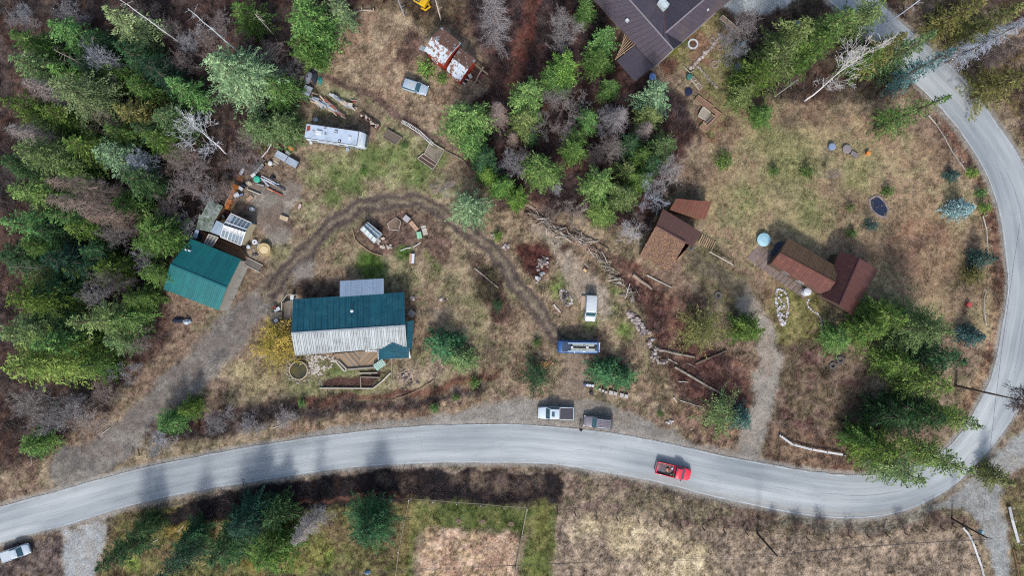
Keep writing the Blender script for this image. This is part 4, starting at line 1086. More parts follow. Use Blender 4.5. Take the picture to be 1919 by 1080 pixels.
# ---- main house
o = P(655,610); house = thing("house", "low house with a dark teal metal north roof slope and a whitish corrugated south slope", "house", (o.x,o.y,0))
M_TEAL = mat(A(20,90,108), .45, var=.28, scale=1.3, dirt=A(48,112,124), dirt_amt=.7, dscale=.7, dirt_edge=(.45,.7), spec=.4)
M_PALEMETAL = mat(A(166,176,182), .45, metal=.1, var=.28, scale=1.2, dirt=A(136,144,150), dirt_amt=.7, dscale=.5, spec=.4)
M_SIDING = wood(A(170,160,146), .15)
zN, zR, zS = 3.1, 5.0, 2.7
nL, nR, rL, rR, sL, sR = P(549,561,zN), P(758,548,zN), P(546,625,zR), P(760,611,zR), P(553,667,zS), P(763,650,zS)
roof_sheets(house, nL, nR, rR, rL, M_TEAL, ribs=3); roof_sheets(house, sR, sL, rL, rR, M_PALEMETAL, ribs=2, rib_h=.12)
ridge_cap(house, rL, rR, M_PALEMETAL)
hp = inset([nL, nR, sR, sL], .55); walls(house, [hp[0],hp[3],hp[2],hp[1]], 2.6, M_SIDING, (0,2,4.6))
for t in (.12,.5,.85): window(house, hp[3], hp[2], t, 1.4)
for t in (.2,.45): window(house, hp[1], hp[0], t, 1.4)
window(house, hp[0], hp[3], .3, 1.2, .9, door=True)
mb = MB(); c = P(661,583,4.2); mb.cyl((c.x,c.y,3.6), .14, 1.15, 10); vp = put("vent_pipe", mb, M_WHITE, house)
mb = MB(); mb.cyl((c.x,c.y,4.75), .26, .16, 10, .05); put("rain_cap", mb, M_WHITE, vp)
mb = MB(); c = P(664,590,4.4); mb.box((c.x,c.y,3.95),(.5,.5,.05)); put("flashing", mb, M_PALEMETAL, house)
# lean-to north
M_BLUEMETAL = mat(A(168,188,212), .4, metal=.15, var=.12, scale=1, spec=.4)
lt = [P(637,527,2.5), P(719.5,522,2.5), P(720,551,3.15), P(637,557,3.15)]
roof_sheets(house, *lt, M_BLUEMETAL, ribs=4, name="porch_roof_sheet")
for q in (P(641,531), P(716,527)):
    mb = MB(); mb.cyl((q.x,q.y,-.1), .07, 2.5, 6); put("porch_post", mb, W_DARK, house)
# east strip and small gable porch
roof_sheets(house, P(775.5,601,2.2), P(772.5,656,2.2), P(763.5,652,2.7), P(761,603,2.9), M_TEAL, ribs=3, name="side_roof_sheet")
g = [P(709,657,2.5), P(709,674.5,2.5), P(735.5,673,3.3), P(736,642,3.35), P(767,651,2.5), P(766.5,671.5,2.5)]
roof_sheets(house, g[1], g[0], g[3]+Vector((0,.0,0)), g[2], M_TEAL, ribs=3, name="entry_roof_sheet")
roof_sheets(house, g[4], g[5], g[2], g[3], M_TEAL, ribs=3, name="entry_roof_sheet")
ww = [P(713,655), P(713,671), P(763,670), P(763,655)]; walls(house, [(p.x,p.y) for p in ww], 2.4, M_SIDING)
mb = MB(); mb.bar(P(709,656,2.48), P(709.5,675,2.48), .12, .14); put("fascia", mb, W_WHITE, house)
mb = MB(); mb.bar(P(766,655,2.0), P(768.5,672,.4), .3, .1); put("downpipe", mb, W_WHITE, house)
# chevron deck
dk = P(670,675); deck = thing("deck", "weathered timber deck with boards laid in a chevron, south side of the main house", "deck", (dk.x,dk.y,0))
cv = P(676,662,.5); zc = .5
from mathutils.geometry import intersect_line_line_2d
dpoly = [(624,664),(712,655),(711,674),(703,688),(651,692),(635,676)]
def clip(poly, a, b, c):   # keep a*x+b*y<=c
    out = []
    for i in range(len(poly)):
        p, q = poly[i], poly[(i+1)%len(poly)]; fp = a*p[0]+b*p[1]-c; fq = a*q[0]+b*q[1]-c
        if fp <= 0: out.append(p)
        if (fp < 0) != (fq < 0) and fp != fq:
            t = fp/(fp-fq); out.append((p[0]+(q[0]-p[0])*t, p[1]+(q[1]-p[1])*t))
    return out
for side in (-1, 1):
    # spine runs from (671,659) to (677,690)
    half = clip(dpoly, -side, 0, -side*674.5) if side > 0 else clip(dpoly, 1, 0, 674.3)
    ux, uy = (.66,.75) if side < 0 else (-.70,.72)   # direction of boards in photo pixels
    nx, ny = -uy, ux; s0 = min(nx*p[0]+ny*p[1] for p in half); s1 = max(nx*p[0]+ny*p[1] for p in half); s = s0
    while s < s1:
        pc = clip(clip(half, nx, ny, s+2.7), -nx, -ny, -(s+.15))
        if len(pc) > 2:
            mb = MB(); mb.slab([P(x,y,zc) for x,y in pc], .04)
            put("deck_board", mb, W_TAN if random.Random(int(s*9)).random() < .5 else W_GREY, deck)
        s += 2.85
for a, b in (((635,677),(651,693)),((651,693),(704,689)),((704,689),(711,675)),((631,679),(646,696)),((646,696),(652,693))):
    mb = MB(); mb.bar(P(*a,.62), P(*b,.62), .22, .5); put("edge_beam", mb, W_PALE, deck)
mb = MB(); mb.prism([tuple(P(x,y)[:2]) for x,y in dpoly], -.1, .42); put("frame", mb, W_DARK, deck)
mb = MB(); c = P(698,658,.55)
for i in range(5): mb.box((c.x-.9+i*.38,c.y+.05*(i%2),.62), (.3,.35,.25), i*.4)
solo("deck_clutter", mb, M_WHITE, "white odds and ends on the chevron deck against the house wall", "clutter")
# pale green chair on the deck corner
c = P(714,683); ch = thing("garden_swing", "pale green slatted garden seat at the corner of the chevron deck", "seat", (c.x,c.y,0), R_(35))
MG = mat(A(176,210,200), .6, var=.2)
for i in range(6): put("slat", MB().box((-.75+i*.3, 0, 1.0), (.24,1.15,.04)), MG, ch, False)
for x in (-.8,.8):
    for y in (-.5,.5): put("leg", MB().box((x,y,.5),(.08,.08,1.0)), MG, ch, False)
mb = MB(); mb.bar((-.8,.5,1.0),(.8,.5,1.0),.08,.5); put("backrest", mb, MG, ch, False)
# west deck with steps
c = P(540,582); wd = thing("side_deck", "grey side deck with railing and steps at the west end of the main house", "deck", (c.x,c.y,0))
boards(wd, (P(533,566,.6), P(550,562,.6), P(549,597,.6), P(533,597,.6)), 7, W_GREY)
boards(wd, (P(507,586,.3), P(529,585,.3), P(529,599,.3), P(507,599,.3)), 6, W_GREY, name="step_board")
boards(wd, (P(507,600,.15), P(524,600,.15), P(524,609,.15), P(507,609,.15)), 4, W_GREY, name="step_board")
for a, b in (((528,566),(538,553)),((538,553),(557,553)),((557,553),(557,560)),((528,566),(528,582))):
    mb = MB(); mb.bar(P(*a,1.5), P(*b,1.5), .12, .08); mb.bar(P(*a,1.0), P(*b,1.0), .05, .05); put("railing", mb, W_PALE, wd)
for i in range(7):
    mb = MB(); q = P(528,568+i*4.5,1.5); mb.box((q.x,q.y,.7),(.07,.07,1.5)); put("post", mb, W_DARK, wd)
for i, (x, y, w_, h_, mm, lb) in enumerate(((517,577,.5,.4,mat(A(130,60,50)),"dark red container on the steps of the side deck"),(522,580,.9,.4,M_WHITE,"white box on the steps of the side deck"),(535,564,.5,.6,M_BLACK,"black barbecue on the side deck"),(551,557,.8,.4,M_WHITE,"white cooler at the railing of the side deck"),(520,601,.5,.5,M_WHITE,"white bucket beside the lowest step of the side deck"))):
    q = P(x,y); z0 = .75 if x > 530 else .45
    if i == 4: z0 = .3
    mb = MB(); mb.box((q.x,q.y,z0),(w_,.5,h_), i*.5); mb.box((q.x,q.y,z0+h_/2+.03),(w_*1.08,.54,.06), i*.5)
    solo(("box","box","barbecue","cooler","bucket")[i], mb, mm, lb, ("box","box","barbecue","cooler","bucket")[i])
# round water tank
c = P(562,694); tk = thing("water_tank", "round open water tank full of brown-green water beside the main house", "tank", (c.x,c.y,0))
put("rim", MB().ring((0,0,0), 1.38, 1.5, -.2, .75, 32), mat(A(206,186,160), .7, var=.2), tk, False)
m_w, ntw, bw = node_mat("murky_water"); f = noise(ntw, .9, 3, .5)
ntw.links.new(mixc(ntw, ramp(ntw, f, .4, .62), A(92,84,34), A(58,62,40)), bw.inputs["Base Color"]); bw.inputs["Roughness"].default_value = .08
mb = MB(); mb.cyl((0,0,-.1), 1.38, .62, 32); put("water", mb, m_w, tk, False)
rr = random.Random(3)
def stones(root, pts, r, mm, jitter=.1, name="stone"):
    for p in pts: put(name, MB().rock((p[0]+rr.uniform(-jitter,jitter), p[1]+rr.uniform(-jitter,jitter), rr.uniform(.02,.08)), r*rr.uniform(.6,1.35), rr), mm, root)
c = P(562,694); sr = thing("stone_collar", "ring of grey stones round the foot of the water tank", "stones", (c.x,c.y,0))
stones(sr, [(c.x+math.cos(a)*rr.uniform(1.7,2.2), c.y+math.sin(a)*rr.uniform(1.7,2.2)) for a in np.linspace(0,6.1,46)], .16, M_STONE)
c = P(600,675); rk = thing("rock_garden", "pale rubble rock garden between the water tank and the chevron deck", "rocks", (c.x,c.y,0))
rp = []
while len(rp) < 150:
    x, y = rr.uniform(572,640), rr.uniform(666,702)
    if y < 668+(640-x)*.9+rr.uniform(-8,8) and math.hypot((x-610)/15,(y-680)/8) > .8 and y > 665-(x-590)*.06: rp.append(tuple(P(x,y)[:2]))
stones(rk, rp, .19, mat(A(200,192,182), .9, var=.4, scale=3))
# lower soil bed with timber kerb
c = P(665,716); bd = thing("garden_bed", "long dark soil bed edged with a grey timber kerb south of the chevron deck", "garden bed", (c.x,c.y,0))
for a, b in (((600,728),(700,728.5)),((700,728.5),(716,716)),((716,716),(733,699)),((676,708),(677,727)),((676,707),(712,708)),((673,700),(708,699))):
    mb = MB(); mb.bar(P(*a,.15), P(*b,.15), .18, .45); put("kerb_beam", mb, W_PALE if a[1] > 698 and a[0] != 676 else W_GREY, bd)
stones(bd, [tuple(P(600+rr.uniform(-3,6), 712+i*2.4)[:2]) for i in range(7)], .16, M_STONE)

# ---- workshop with green roof
c = P(382,520); shop = thing("workshop", "workshop with a bright teal-green gable roof beside the left forest", "building", (c.x,c.y,0))
M_GREEN = mat(A(8,108,112), .42, var=.26, scale=.7, dirt=A(10,124,116), dirt_amt=.5, dscale=.3, spec=.45)
a1, a2, r1, r2, b1, b2 = P(357,447,3.4), P(452,486,3.4), P(319,496,5.4), P(425,540,5.4), P(306,542,3.2), P(410,582,3.2)
roof_sheets(shop, a1, a2, r2, r1, M_GREEN); roof_sheets(shop, b2, b1, r1, r2, M_GREEN); ridge_cap(shop, r1, r2, M_GREEN)
hp = inset([a1,a2,b2,b1], .5); walls(shop, [hp[0],hp[3],hp[2],hp[1]], 3.0, wood(A(176,168,158)), (0,2,4.9))
for t in (.3,.7): window(shop, hp[3], hp[2], t, 1.5)
for x, y in ((347,468),(353.5,469.5)):
    q = P(x,y,4.6); put("roof_vent", MB().cyl((q.x,q.y,4.1), .2, .45, 10, .12), M_WHITE, shop)
c = P(430,545); ap = thing("concrete_apron", "grey concrete apron along the right gable of the workshop", "slab", (c.x,c.y,0))
for i in range(4):
    t0, t1 = i/4+.004, (i+1)/4-.004
    mb = MB(); mb.slab([lerp(P(452,497,.18),P(412,583,.18),t0), lerp(P(452,497,.18),P(412,583,.18),t1), lerp(P(465,500,.18),P(428,583,.18),t1), lerp(P(465,500,.18),P(428,583,.18),t0)], .25); put("slab_panel", mb, M_CONC, ap)
# sheds
M_MOSSY = mat(A(156,168,160), .9, var=.4, scale=2.0, dirt=A(80,96,74), dirt_amt=.85, dscale=1.6, dirt_edge=(.44,.6))
for quad, lb, zz in (((P(391,376,2.3),P(418,386,2.3),P(402,415,2.7),P(377,404,2.7)), "mossy pale shed roof, upper one beside the greenhouse", 2.1),
                 ((P(373.5,401,2.1),P(402,416,2.1),P(395,435,2.5),P(368,429,2.5)), "mossy pale shed roof, lower one touching the workshop", 1.9)):
    c = sum(quad, Vector())/4; sh_ = thing("shed", lb, "shed", (c.x,c.y,0)); roof_sheets(sh_, *quad, M_MOSSY, ribs=2, rib_h=.03)
    hp = inset(quad, .3); walls(sh_, [hp[0],hp[3],hp[2],hp[1]], zz, W_BROWN)
c = P(388,446); lw = thing("lean_to", "low brown lean-to floor with a dark opening between shed and workshop", "lean-to", (c.x,c.y,0))
boards(lw, (P(374,430,.6), P(391,439,.6), P(383,455,.6), P(369,448,.6)), 6, W_BROWN)
mb = MB(); mb.slab([P(373,437,.7),P(381,441,.7),P(377,451,.7),P(369,447,.7)], .06); put("opening_dark", mb, M_BLACK, lw)  # flat black sheet standing in for the dark inside of the opening
roof_sheets(lw, P(360,445,2.2), P(369,447,2.2), P(373,432,2.3), P(367,430,2.3), M_BLUEMETAL, ribs=2)
# greenhouse
c = P(440,430); gh = thing("greenhouse", "white greenhouse with framed glass panes joined to the sheds and the workshop", "greenhouse", (c.x,c.y,0))
G_PANE = glass_mat((.10,.14,.17), .15); 
gN0, gN1, gR0, gR1, gS0, gS1 = P(433,400,2.5), P(471.5,418,2.5), P(420,420.5,3.5), P(460.5,434,3.5), P(413.5,444,2.4), P(451.5,460,2.4)
def glazed(root, e0, e1, r0, r1, n, name="roof_pane", glazed_from=0.0, white_to=0.0):
    for i in range(n):
        t0, t1 = i/n+.02, (i+1)/n-.02; mb = MB(); mm = G_PANE if t0 >= glazed_from-.001 else M_WHITE
        a, b, c_, d = lerp(e0,e1,t0), lerp(e0,e1,t1), lerp(r0,r1,t1), lerp(r0,r1,t0)
        a, b, c_, d = lerp(a,d,.08), lerp(b,c_,.08), lerp(c_,b,white_to+.03), lerp(d,a,white_to+.03)
        mb.slab([a,b,c_,d], .03); put(name, mb, mm, root)
    for i in range(n+1):
        t = i/n; mb = MB(); mb.bar(lerp(e0,e1,t)+Vector((0,0,.03)), lerp(r0,r1,t)+Vector((0,0,.03)), .13, .08); put("rafter", mb, W_WHITE, root)
    for a, b in ((e0,e1),(r0,r1),(lerp(e0,r0,1-white_to) ,lerp(e1,r1,1-white_to))):
        mb = MB(); mb.bar(a+Vector((0,0,.05)), b+Vector((0,0,.05)), .16, .08); put("purlin", mb, W_WHITE, root)
glazed(gh, gN0, gN1, gR0, gR1, 6, glazed_from=.17, white_to=.22); 
mb = MB(); mb.slab([lerp(gN0,gR0,.76)-Vector((0,0,.02)), lerp(gN1,gR1,.76)-Vector((0,0,.02)), gR1-Vector((0,0,.02)), gR0-Vector((0,0,.02))], .03); put("roof_panel", mb, M_BLUEMETAL, gh)
glazed(gh, gS1, gS0, gR1, gR0, 6, white_to=.38)
mb = MB(); mb.slab([gR0-Vector((0,0,.03)), gR1-Vector((0,0,.03)), lerp(gR1,gS1,.38)-Vector((0,0,.03)), lerp(gR0,gS0,.38)-Vector((0,0,.03))], .03); put("roof_panel", mb, M_WHITE, gh)
mb = MB(); mb.slab([lerp(gR0,gR1,.0)-Vector((0,0,.02)), lerp(gR0,gR1,.32)-Vector((0,0,.02)), lerp(gS0,gS1,.32)-Vector((0,0,.02)), gS0-Vector((0,0,.02))], .02); put("roof_panel", mb, M_WHITE, gh)
gp = inset([gN0,gN1,gS1,gS0], .12); walls(gh, [gp[0],gp[3],gp[2],gp[1]], 2.3, wood(A(196,184,156)), (0,2,3.2))
roof_sheets(gh, P(420,420,2.6), P(406,413,2.6), P(394.5,435,2.5), P(415,443,2.5), mat(A(168,186,204), .35, var=.2, scale=1.2), wid=.6, ribs=2, name="link_roof_sheet")
pg = [P(392,439,2.4), P(409,445,2.4), P(398,462,2.4), P(383,455.5,2.4)]
for i in range(4):
    t = i/3; mb = MB(); mb.bar(lerp(pg[0],pg[1],t), lerp(pg[3],pg[2],t), .12, .12); put("pergola_beam", mb, W_PALE, gh)
for a, b in ((0,1),(3,2)): mb = MB(); mb.bar(pg[a]+Vector((0,0,.1)), pg[b]+Vector((0,0,.1)), .12, .12); put("pergola_beam", mb, W_PALE, gh)
mb = MB(); mb.slab([p-Vector((0,0,.1)) for p in pg], .02); put("clear_sheet", mb, mat(A(140,138,136), .3, var=.2), gh)
# curved brown deck
c = P(432,462); cd = thing("curved_deck", "brown boarded deck curving between workshop and greenhouse", "deck", (c.x,c.y,0))
boards(cd, (P(407,446,.5), P(400,461,.5), P(440,481,.5), P(450,462,.5)), 9, W_BROWN); boards(cd, (P(450.4,462.5,.5), P(440.4,481.2,.5), P(454,487,.5), P(464,484,.5)), 7, W_BROWN)
c = P(472,495); st_ = thing("stone_steps", "dark slab path stepping down from the curved deck", "steps", (c.x,c.y,0))
for i in range(6):
    q = lerp(P(459,489), P(486,502), i/5); put("step_slab", MB().box((q.x,q.y,.12-.01*i),(.62,1.05,.22), R_(-28)), mat(A(112,106,102), .9, var=.3), st_)
for s_ in (-1,1): mb = MB(); d_ = Vector((math.sin(R_(28)), math.cos(R_(28)),0))*.6*s_; mb.bar(P(456,487,.25)+d_, P(490,504,.2)+d_, .1, .2); put("edge_board", mb, W_PALE, st_)
# round tub, spool and hoses
c = P(498,468); tb = thing("round_tub", "round tan wooden tub with a lid beside the greenhouse", "tub", (c.x,c.y,0))
MT = mat(A(214,190,142), .8, var=.25, scale=3, dirt=A(180,150,100), dirt_amt=.6); put("tub_wall", MB().ring((0,0,0), .92, 1.02, -.1, .8, 28), MT, tb, False)
put("lid", MB().cyl((0,0,.1), .92, .58, 28), MT, tb, False); put("inner_lid", MB().cyl((0,-.1,.68), .62, .05, 24), mat(A(226,206,162), .8, var=.2), tb, False)
def hose(name, pts, r, mm, lab, cat="hose"):
    pp = crom([tuple(P(*p[:2], p[2] if len(p) > 2 else .08)) for p in pts], 5); mb = MB(); mb.tube(pp, r, 5); return solo(name, mb, mm, lab, cat, smooth=True)
hose("hose", [(491,456),(486,457),(483,462),(484,468),(487,474)], .05, M_WHITE, "white hose curled along the left side of the round tub")
hose("hose", [(476,466),(476,471),(480,475),(485,474),(485,470)], .04, M_WHITE, "white hose loop below left of the round tub")
c = P(479,454); sp = thing("cable_spool", "white cable spool lying flat beside the greenhouse", "spool", (c.x,c.y,0))
put("flange", MB().ring((0,0,0), .12, .42, .38, .45, 20), M_WHITE, sp, False); put("flange", MB().ring((0,0,0), .12, .42, .0, .07, 20), M_WHITE, sp, False); put("core", MB().cyl((0,0,.05), .2, .35, 12), M_BLACK, sp, False)

# ---- red house
c = P(843,104); rh = thing("red_house", "small red-walled house with flaking whitish and rust-brown metal roof", "house", (c.x,c.y,0))
M_FLAKE = mat(A(200,212,224), .6, var=.2, scale=2.2, dirt=A(136,100,84), dirt_amt=1.0, dscale=1.3, dirt_edge=(.50,.54))
M_FLAKE2 = mat(A(136,100,84), .75, var=.3, scale=2.2, dirt=A(176,188,200), dirt_amt=1.0, dscale=1.2, dirt_edge=(.56,.6))
M_RED = wood(A(190,74,56), .15)
n0, n1, q0, q1, s0, s1 = P(828,50,4.3), P(865,80,4.3), P(809.5,68.5,5.6), P(847,98,5.6), P(795,94,4.0), P(831.5,122,4.0)
roof_sheets(rh, n1, n0, q0, q1, M_FLAKE2, ribs=2, rib_h=.03); roof_sheets(rh, s0, s1, q1, q0, M_FLAKE, ribs=2, rib_h=.03)
hp = inset([n0,n1,s1,s0], .35); walls(rh, [hp[0],hp[3],hp[2],hp[1]], 3.7, M_RED, (0,2,5.2))
window(rh, hp[3], hp[2], .4, 1.5)
n0, n1, q0, q1, s0, s1 = P(862,88.5,3.2), P(893.5,111,3.2), P(849,108,4.4), P(877.5,129.5,4.4), P(836.5,130.5,3.0), P(862,153,3.0)
roof_sheets(rh, n1, n0, q0, q1, M_FLAKE2, ribs=2, rib_h=.03); roof_sheets(rh, s0, s1, q1, q0, M_FLAKE, ribs=2, rib_h=.03)
hp = inset([n0,n1,s1,s0], .3); walls(rh, [hp[0],hp[3],hp[2],hp[1]], 2.8, M_RED, (0,2,4.0)); window(rh, hp[3], hp[2], .5, 1.4)
mb = MB(); mb.bar(P(847,98,5.66), P(864,80,4.4), .12, .08); mb.bar(P(847,98,5.66), P(838,110,4.9), .12, .08); put("barge_board", mb, W_WHITE, rh)
mb = MB(); mb.slab([P(785,92,2.6),P(790,83,2.6),P(801,89,2.8),P(796,96,2.8)], .05); put("awning", mb, M_PALEMETAL, rh)
c = P(893,143); rd = thing("back_deck", "broken timber deck with leaning rails at the right gable of the red house", "deck", (c.x,c.y,0))
boards(rd, (P(884,128,.5), P(912,140,.5), P(900,156,.5), P(878,146,.5)), 9, wood(A(124,92,84)))
for a, b, z in (((888,118),(915,139),1.3),((906,125),(893,148),1.2),((864,158),(877,169),.7),((877,169),(893,149),.7),((881,166),(896,147),.8),((897,149),(902,156),.6),((886,120),(884,130),1.1)):
    mb = MB(); mb.bar(P(*a,z), P(*b,z), .2, .12); put("rail", mb, W_GREY, rd)
for i in range(6):
    q = lerp(P(870,157), P(886,141), i/5); put("crate_slat", MB().box((q.x,q.y,.5),(.55,.16,.3), R_(-25)), M_BLACK if i % 2 else M_WHITE, rd)
mb = MB(); q = P(882,145); mb.box((q.x,q.y,.65),(.5,.6,.5), .5); mb.box((q.x,q.y,.93),(.56,.66,.06), .5); solo("white_box", mb, M_WHITE, "white box standing on the broken deck of the red house", "box")

# ---- purple-roofed big house
c = P(1220,60); bh = thing("large_house", "large house with crossing purple-brown metal roofs at the top edge", "house", (c.x,c.y,0))
M_PURP = mat(A(88,80,92), .5, var=.18, scale=.5, dirt=A(104,92,90), dirt_amt=.6, dscale=.2, spec=.35)
M_PURP2 = mat(A(72,66,78), .6, var=.15, scale=.5, spec=.3)
ze, zr = 3.2, 5.9
rA, rB = P(1129,-60,zr), P(1262.5,92,zr); eA, eB = P(1056,-65,ze), P(1228.5,124.5,ze)
roof_sheets(bh, eB, eA, rA, rB, M_PURP, ribs=3, rib_h=.035); 
eC, eD = P(1341,23.5,ze), P(1279,79,ze); kR = P(1248,60.5,zr-.35); kT = P(1390,-62,zr-.35)
v0 = P(1246,14,4.4)
vd = P(1246,-62,ze)
def tri_roof(pts, m, name="roof_sheet"):
    mb = MB(); mb.slab(pts, .05); put(name, mb, m, bh)
roof_sheets(bh, eD, eB+Vector((0,0,0)) if False else eD, rB, rB, M_PURP2, ribs=3) if False else None
tri_roof([P(1279,79,ze), rB, kR], M_PURP2); 
roof_sheets(bh, P(1440,-62,ze), P(1279.3,78.5,ze), kR+Vector((.03,-.03,0)), kT, M_PURP, ribs=3, rib_h=.035) if False else None
mb = MB(); 
roof_sheets(bh, eD, P(1420,-46,ze), P(1386,-62,zr-.35), kR, M_PURP, ribs=3, rib_h=.035)
roof_sheets(bh, vd, v0, kR, kT, M_PURP2, ribs=3, rib_h=.035)
roof_sheets(bh, v0, vd, rA, lerp(rA,rB,.86), M_PURP, ribs=3, rib_h=.035)
tri_roof([v0, kR, lerp(rA,rB,.865)], M_PURP); tri_roof([kR, rB, lerp(rA,rB,.87)], M_PURP)
ridge_cap(bh, rA, rB, mat(A(150,142,148), .5, var=.1), .22); ridge_cap(bh, kR, kT, mat(A(150,142,148), .5, var=.1), .22)
for a, b in ((eB, rB), (eD, P(1262.5,92,5.8)), (eD, P(1341,23.5,ze))):
    mb = MB(); mb.bar(a+Vector((0,0,.05)), b+Vector((0,0,.05)), .14, .1); put("barge_board", mb, mat(A(150,142,148), .5, var=.1), bh)
mb = MB(); mb.bar(v0+Vector((0,0,.04)), kR+Vector((0,0,.02)), .12, .03); put("valley", mb, mat(A(110,70,58)), bh)
wp = [P(1065,-58), P(1229,118), P(1256,90), P(1273,75), P(1333,24), P(1380,-40)]; walls(bh, [(p.x*.99,p.y*.99) for p in wp[:2]]+[(P(1258,90).x*.99,P(1258,90).y*.99)], 3.0, M_SIDING)
walls(bh, [(p.x*.99,p.y*.99) for p in (P(1258,90),P(1275,74),P(1338,20))], 3.0, M_SIDING)
q = P(1246,5,5.8); c = P(1244,6,5.6); ck = put("chimney", MB().box((c.x,c.y,5.0),(1.5,1.0,2.0), R_(-48)), mat(A(200,212,216), .8, var=.4, scale=4, dirt=A(120,150,146), dirt_amt=.7, dscale=3), bh)
q = P(1176,37.5,4.6); put("roof_vent", MB().box((q.x,q.y,4.6),(.5,.4,.5), R_(-48)), M_WHITE, bh); q = P(1327,18,4.2); put("roof_vent", MB().cyl((q.x,q.y,3.6), .14, .9, 8), M_WHITE, bh)
for x, y in ((1172,16),(1193,41),(1212,47)): q = P(x,y,4.6); put("roof_vent", MB().cyl((q.x,q.y,4.3), .1, .5, 8), M_BLACK, bh)
pf = [P(1190.5,84,2.9), P(1227,123,2.9), P(1190,152,2.6), P(1156,113,2.6)]
roof_sheets(bh, pf[3], pf[2], pf[1], pf[0], M_PURP2, ribs=1, rib_h=.015, name="porch_roof_sheet")
mb = MB(); mb.bar(P(1192,82,3.0), P(1229,122,3.0), .25, .1); put("gutter", mb, mat(A(120,72,58)), bh)
for i in range(7):
    a = lerp(P(1156,112,2.7), P(1167,86,2.7), 1-i/6) if False else P(1153+i*2.2,111-i*4.6,2.75); b = P(1189.5-i*1.6,80-i*2.6,2.95) if False else P(1190-i*3.0,82.5-i*3.6,2.9)
    mb = MB(); mb.bar(a, b, .1, .16); put("pergola_rafter", mb, W_TAN, bh)
mb = MB(); mb.bar(P(1165,88,2.6), P(1173,105,2.6), .1, .14); put("pergola_beam", mb, W_TAN, bh)
for q in (P(1159,113), P(1188,148), P(1222,122)): put("porch_post", MB().cyl((q.x,q.y,-.1), .09, 2.6, 6), W_DARK, bh)

# ---- brown barn
c = P(1262,440); br = thing("brown_barn", "brown barn whose lower roof slope is strewn with dry leaves", "barn", (c.x,c.y,0))
M_BROWN = mat(A(122,88,80), .8, var=.2, scale=.8); M_LEAFY = mat(A(110,84,74), .9, var=.45, scale=3.5, dirt=A(142,112,90), dirt_amt=.8, dscale=3.0, dirt_edge=(.5,.62))
a1, a2, r1, r2 = P(1200,477,3.0), P(1254,509,3.0), P(1230,424,4.8), P(1286,455.5,4.8)
roof_sheets(br, a1, a2, r2, r1, M_LEAFY, ribs=1, rib_h=.02); b1, b2 = P(1243,391,3.0), P(1316,436,3.0)
roof_sheets(br, P(1303,462,3.2), b1 if False else b2, P(1300,458,4.8), P(1286,455.5,4.8), M_BROWN) if False else None
roof_sheets(br, b2, b1, r1, P(1298,463,4.6), M_BROWN, ribs=1, rib_h=.02); ridge_cap(br, r1, r2, M_BROWN, .2)
hp = inset([a1,a2,b2,b1], .45); walls(br, [hp[0],hp[1],hp[2],hp[3]], 2.7, W_BROWN, (1,3,4.3))
leafs = MB(); rl = random.Random(8); nn = (r2-r1).cross(a1-r1).normalized(); nn = nn if nn.z > 0 else -nn
for i in range(900):
    u, v = rl.random(), rl.random(); p = lerp(lerp(a1,a2,u), lerp(r1,r2,u), v*.98)+nn*.04; s_ = rl.uniform(.05,.13); an = rl.uniform(0,6.3)
    d1 = Vector((math.cos(an), math.sin(an), rl.uniform(-.2,.4)))*s_; d2 = Vector((-math.sin(an), math.cos(an), rl.uniform(-.2,.4)))*s_*.6
    leafs.add([p-d1, p-d2, p+d1, p+d2], [(0,1,2,3)])
tag(put("fallen_leaves", leafs, mat(A(176,140,106), .9, var=.5, scale=6), br), kind="stuff")
c = P(1298,398); an_ = thing("barn_annexe", "red-brown low roofed annexe behind the brown barn", "building", (c.x,c.y,0))
aa = [P(1268,372,3.2), P(1335,378,3.0), P(1322,412,3.0), P(1256,392,3.4)]
roof_sheets(an_, aa[3], aa[2], aa[1], aa[0], mat(A(130,80,66), .8, var=.25, scale=.8, dirt=A(110,92,66), dirt_amt=.6), ribs=2)
hp = inset(aa, .3); walls(an_, [hp[3],hp[2],hp[1],hp[0]], 2.7, W_BROWN)
c = P(1326,453); sdk = thing("slatted_deck", "slatted pale deck beside the brown barn", "deck", (c.x,c.y,0))
for i in range(8):
    a = P(1312+i*3.6, 446+i*2.2,.4); b = P(1324+i*3.2, 468-i*.0+i*0.6 -8,.4)
    mb = MB(); mb.bar(P(1310+i*3.4,456+i*1.9,.4), P(1318+i*3.4,440+i*1.9,.4), .16, .06); put("deck_board", mb, W_TAN, sdk)

# ---- brown house on the right
c = P(1545,515); hb = thing("brown_house", "L-shaped house with red-brown roofs beside the big lawn", "house", (c.x,c.y,0))
M_RB = mat(A(104,62,56), .7, var=.22, scale=.7, dirt=A(132,84,62), dirt_amt=.5); M_RB2 = mat(A(116,90,70), .8, var=.25, scale=.9, dirt=A(112,88,56), dirt_amt=.7); M_DR = mat(A(74,40,42), .7, var=.2, scale=.6, dirt=A(92,54,50), dirt_amt=.5)
n0, n1, q0, q1, s0, s1 = P(1478,446,3.2), P(1573,502,3.2), P(1462,474,5.0), P(1566,530,5.0), P(1446,494,3.0), P(1548,556,3.0)
roof_sheets(hb, n1, n0, q0, q1, M_RB2, ribs=2, rib_h=.03); roof_sheets(hb, s0, s1, q1, q0, M_RB, ribs=2, rib_h=.03); ridge_cap(hb, q0, q1, M_RB, .2)
hp = inset([n0,n1,s1,s0], .45); walls(hb, [hp[0],hp[3],hp[2],hp[1]], 2.8, W_DARK, (0,2,4.5))
for t in (.3,.6): window(hb, hp[3], hp[2], t, 1.5)
m0, m1, w0, w1, e0, e1 = P(1612,484,5.6), P(1574,572,5.6), P(1574,470,3.3), P(1541,556,3.3), P(1647,506,3.3), P(1597,592,3.3)
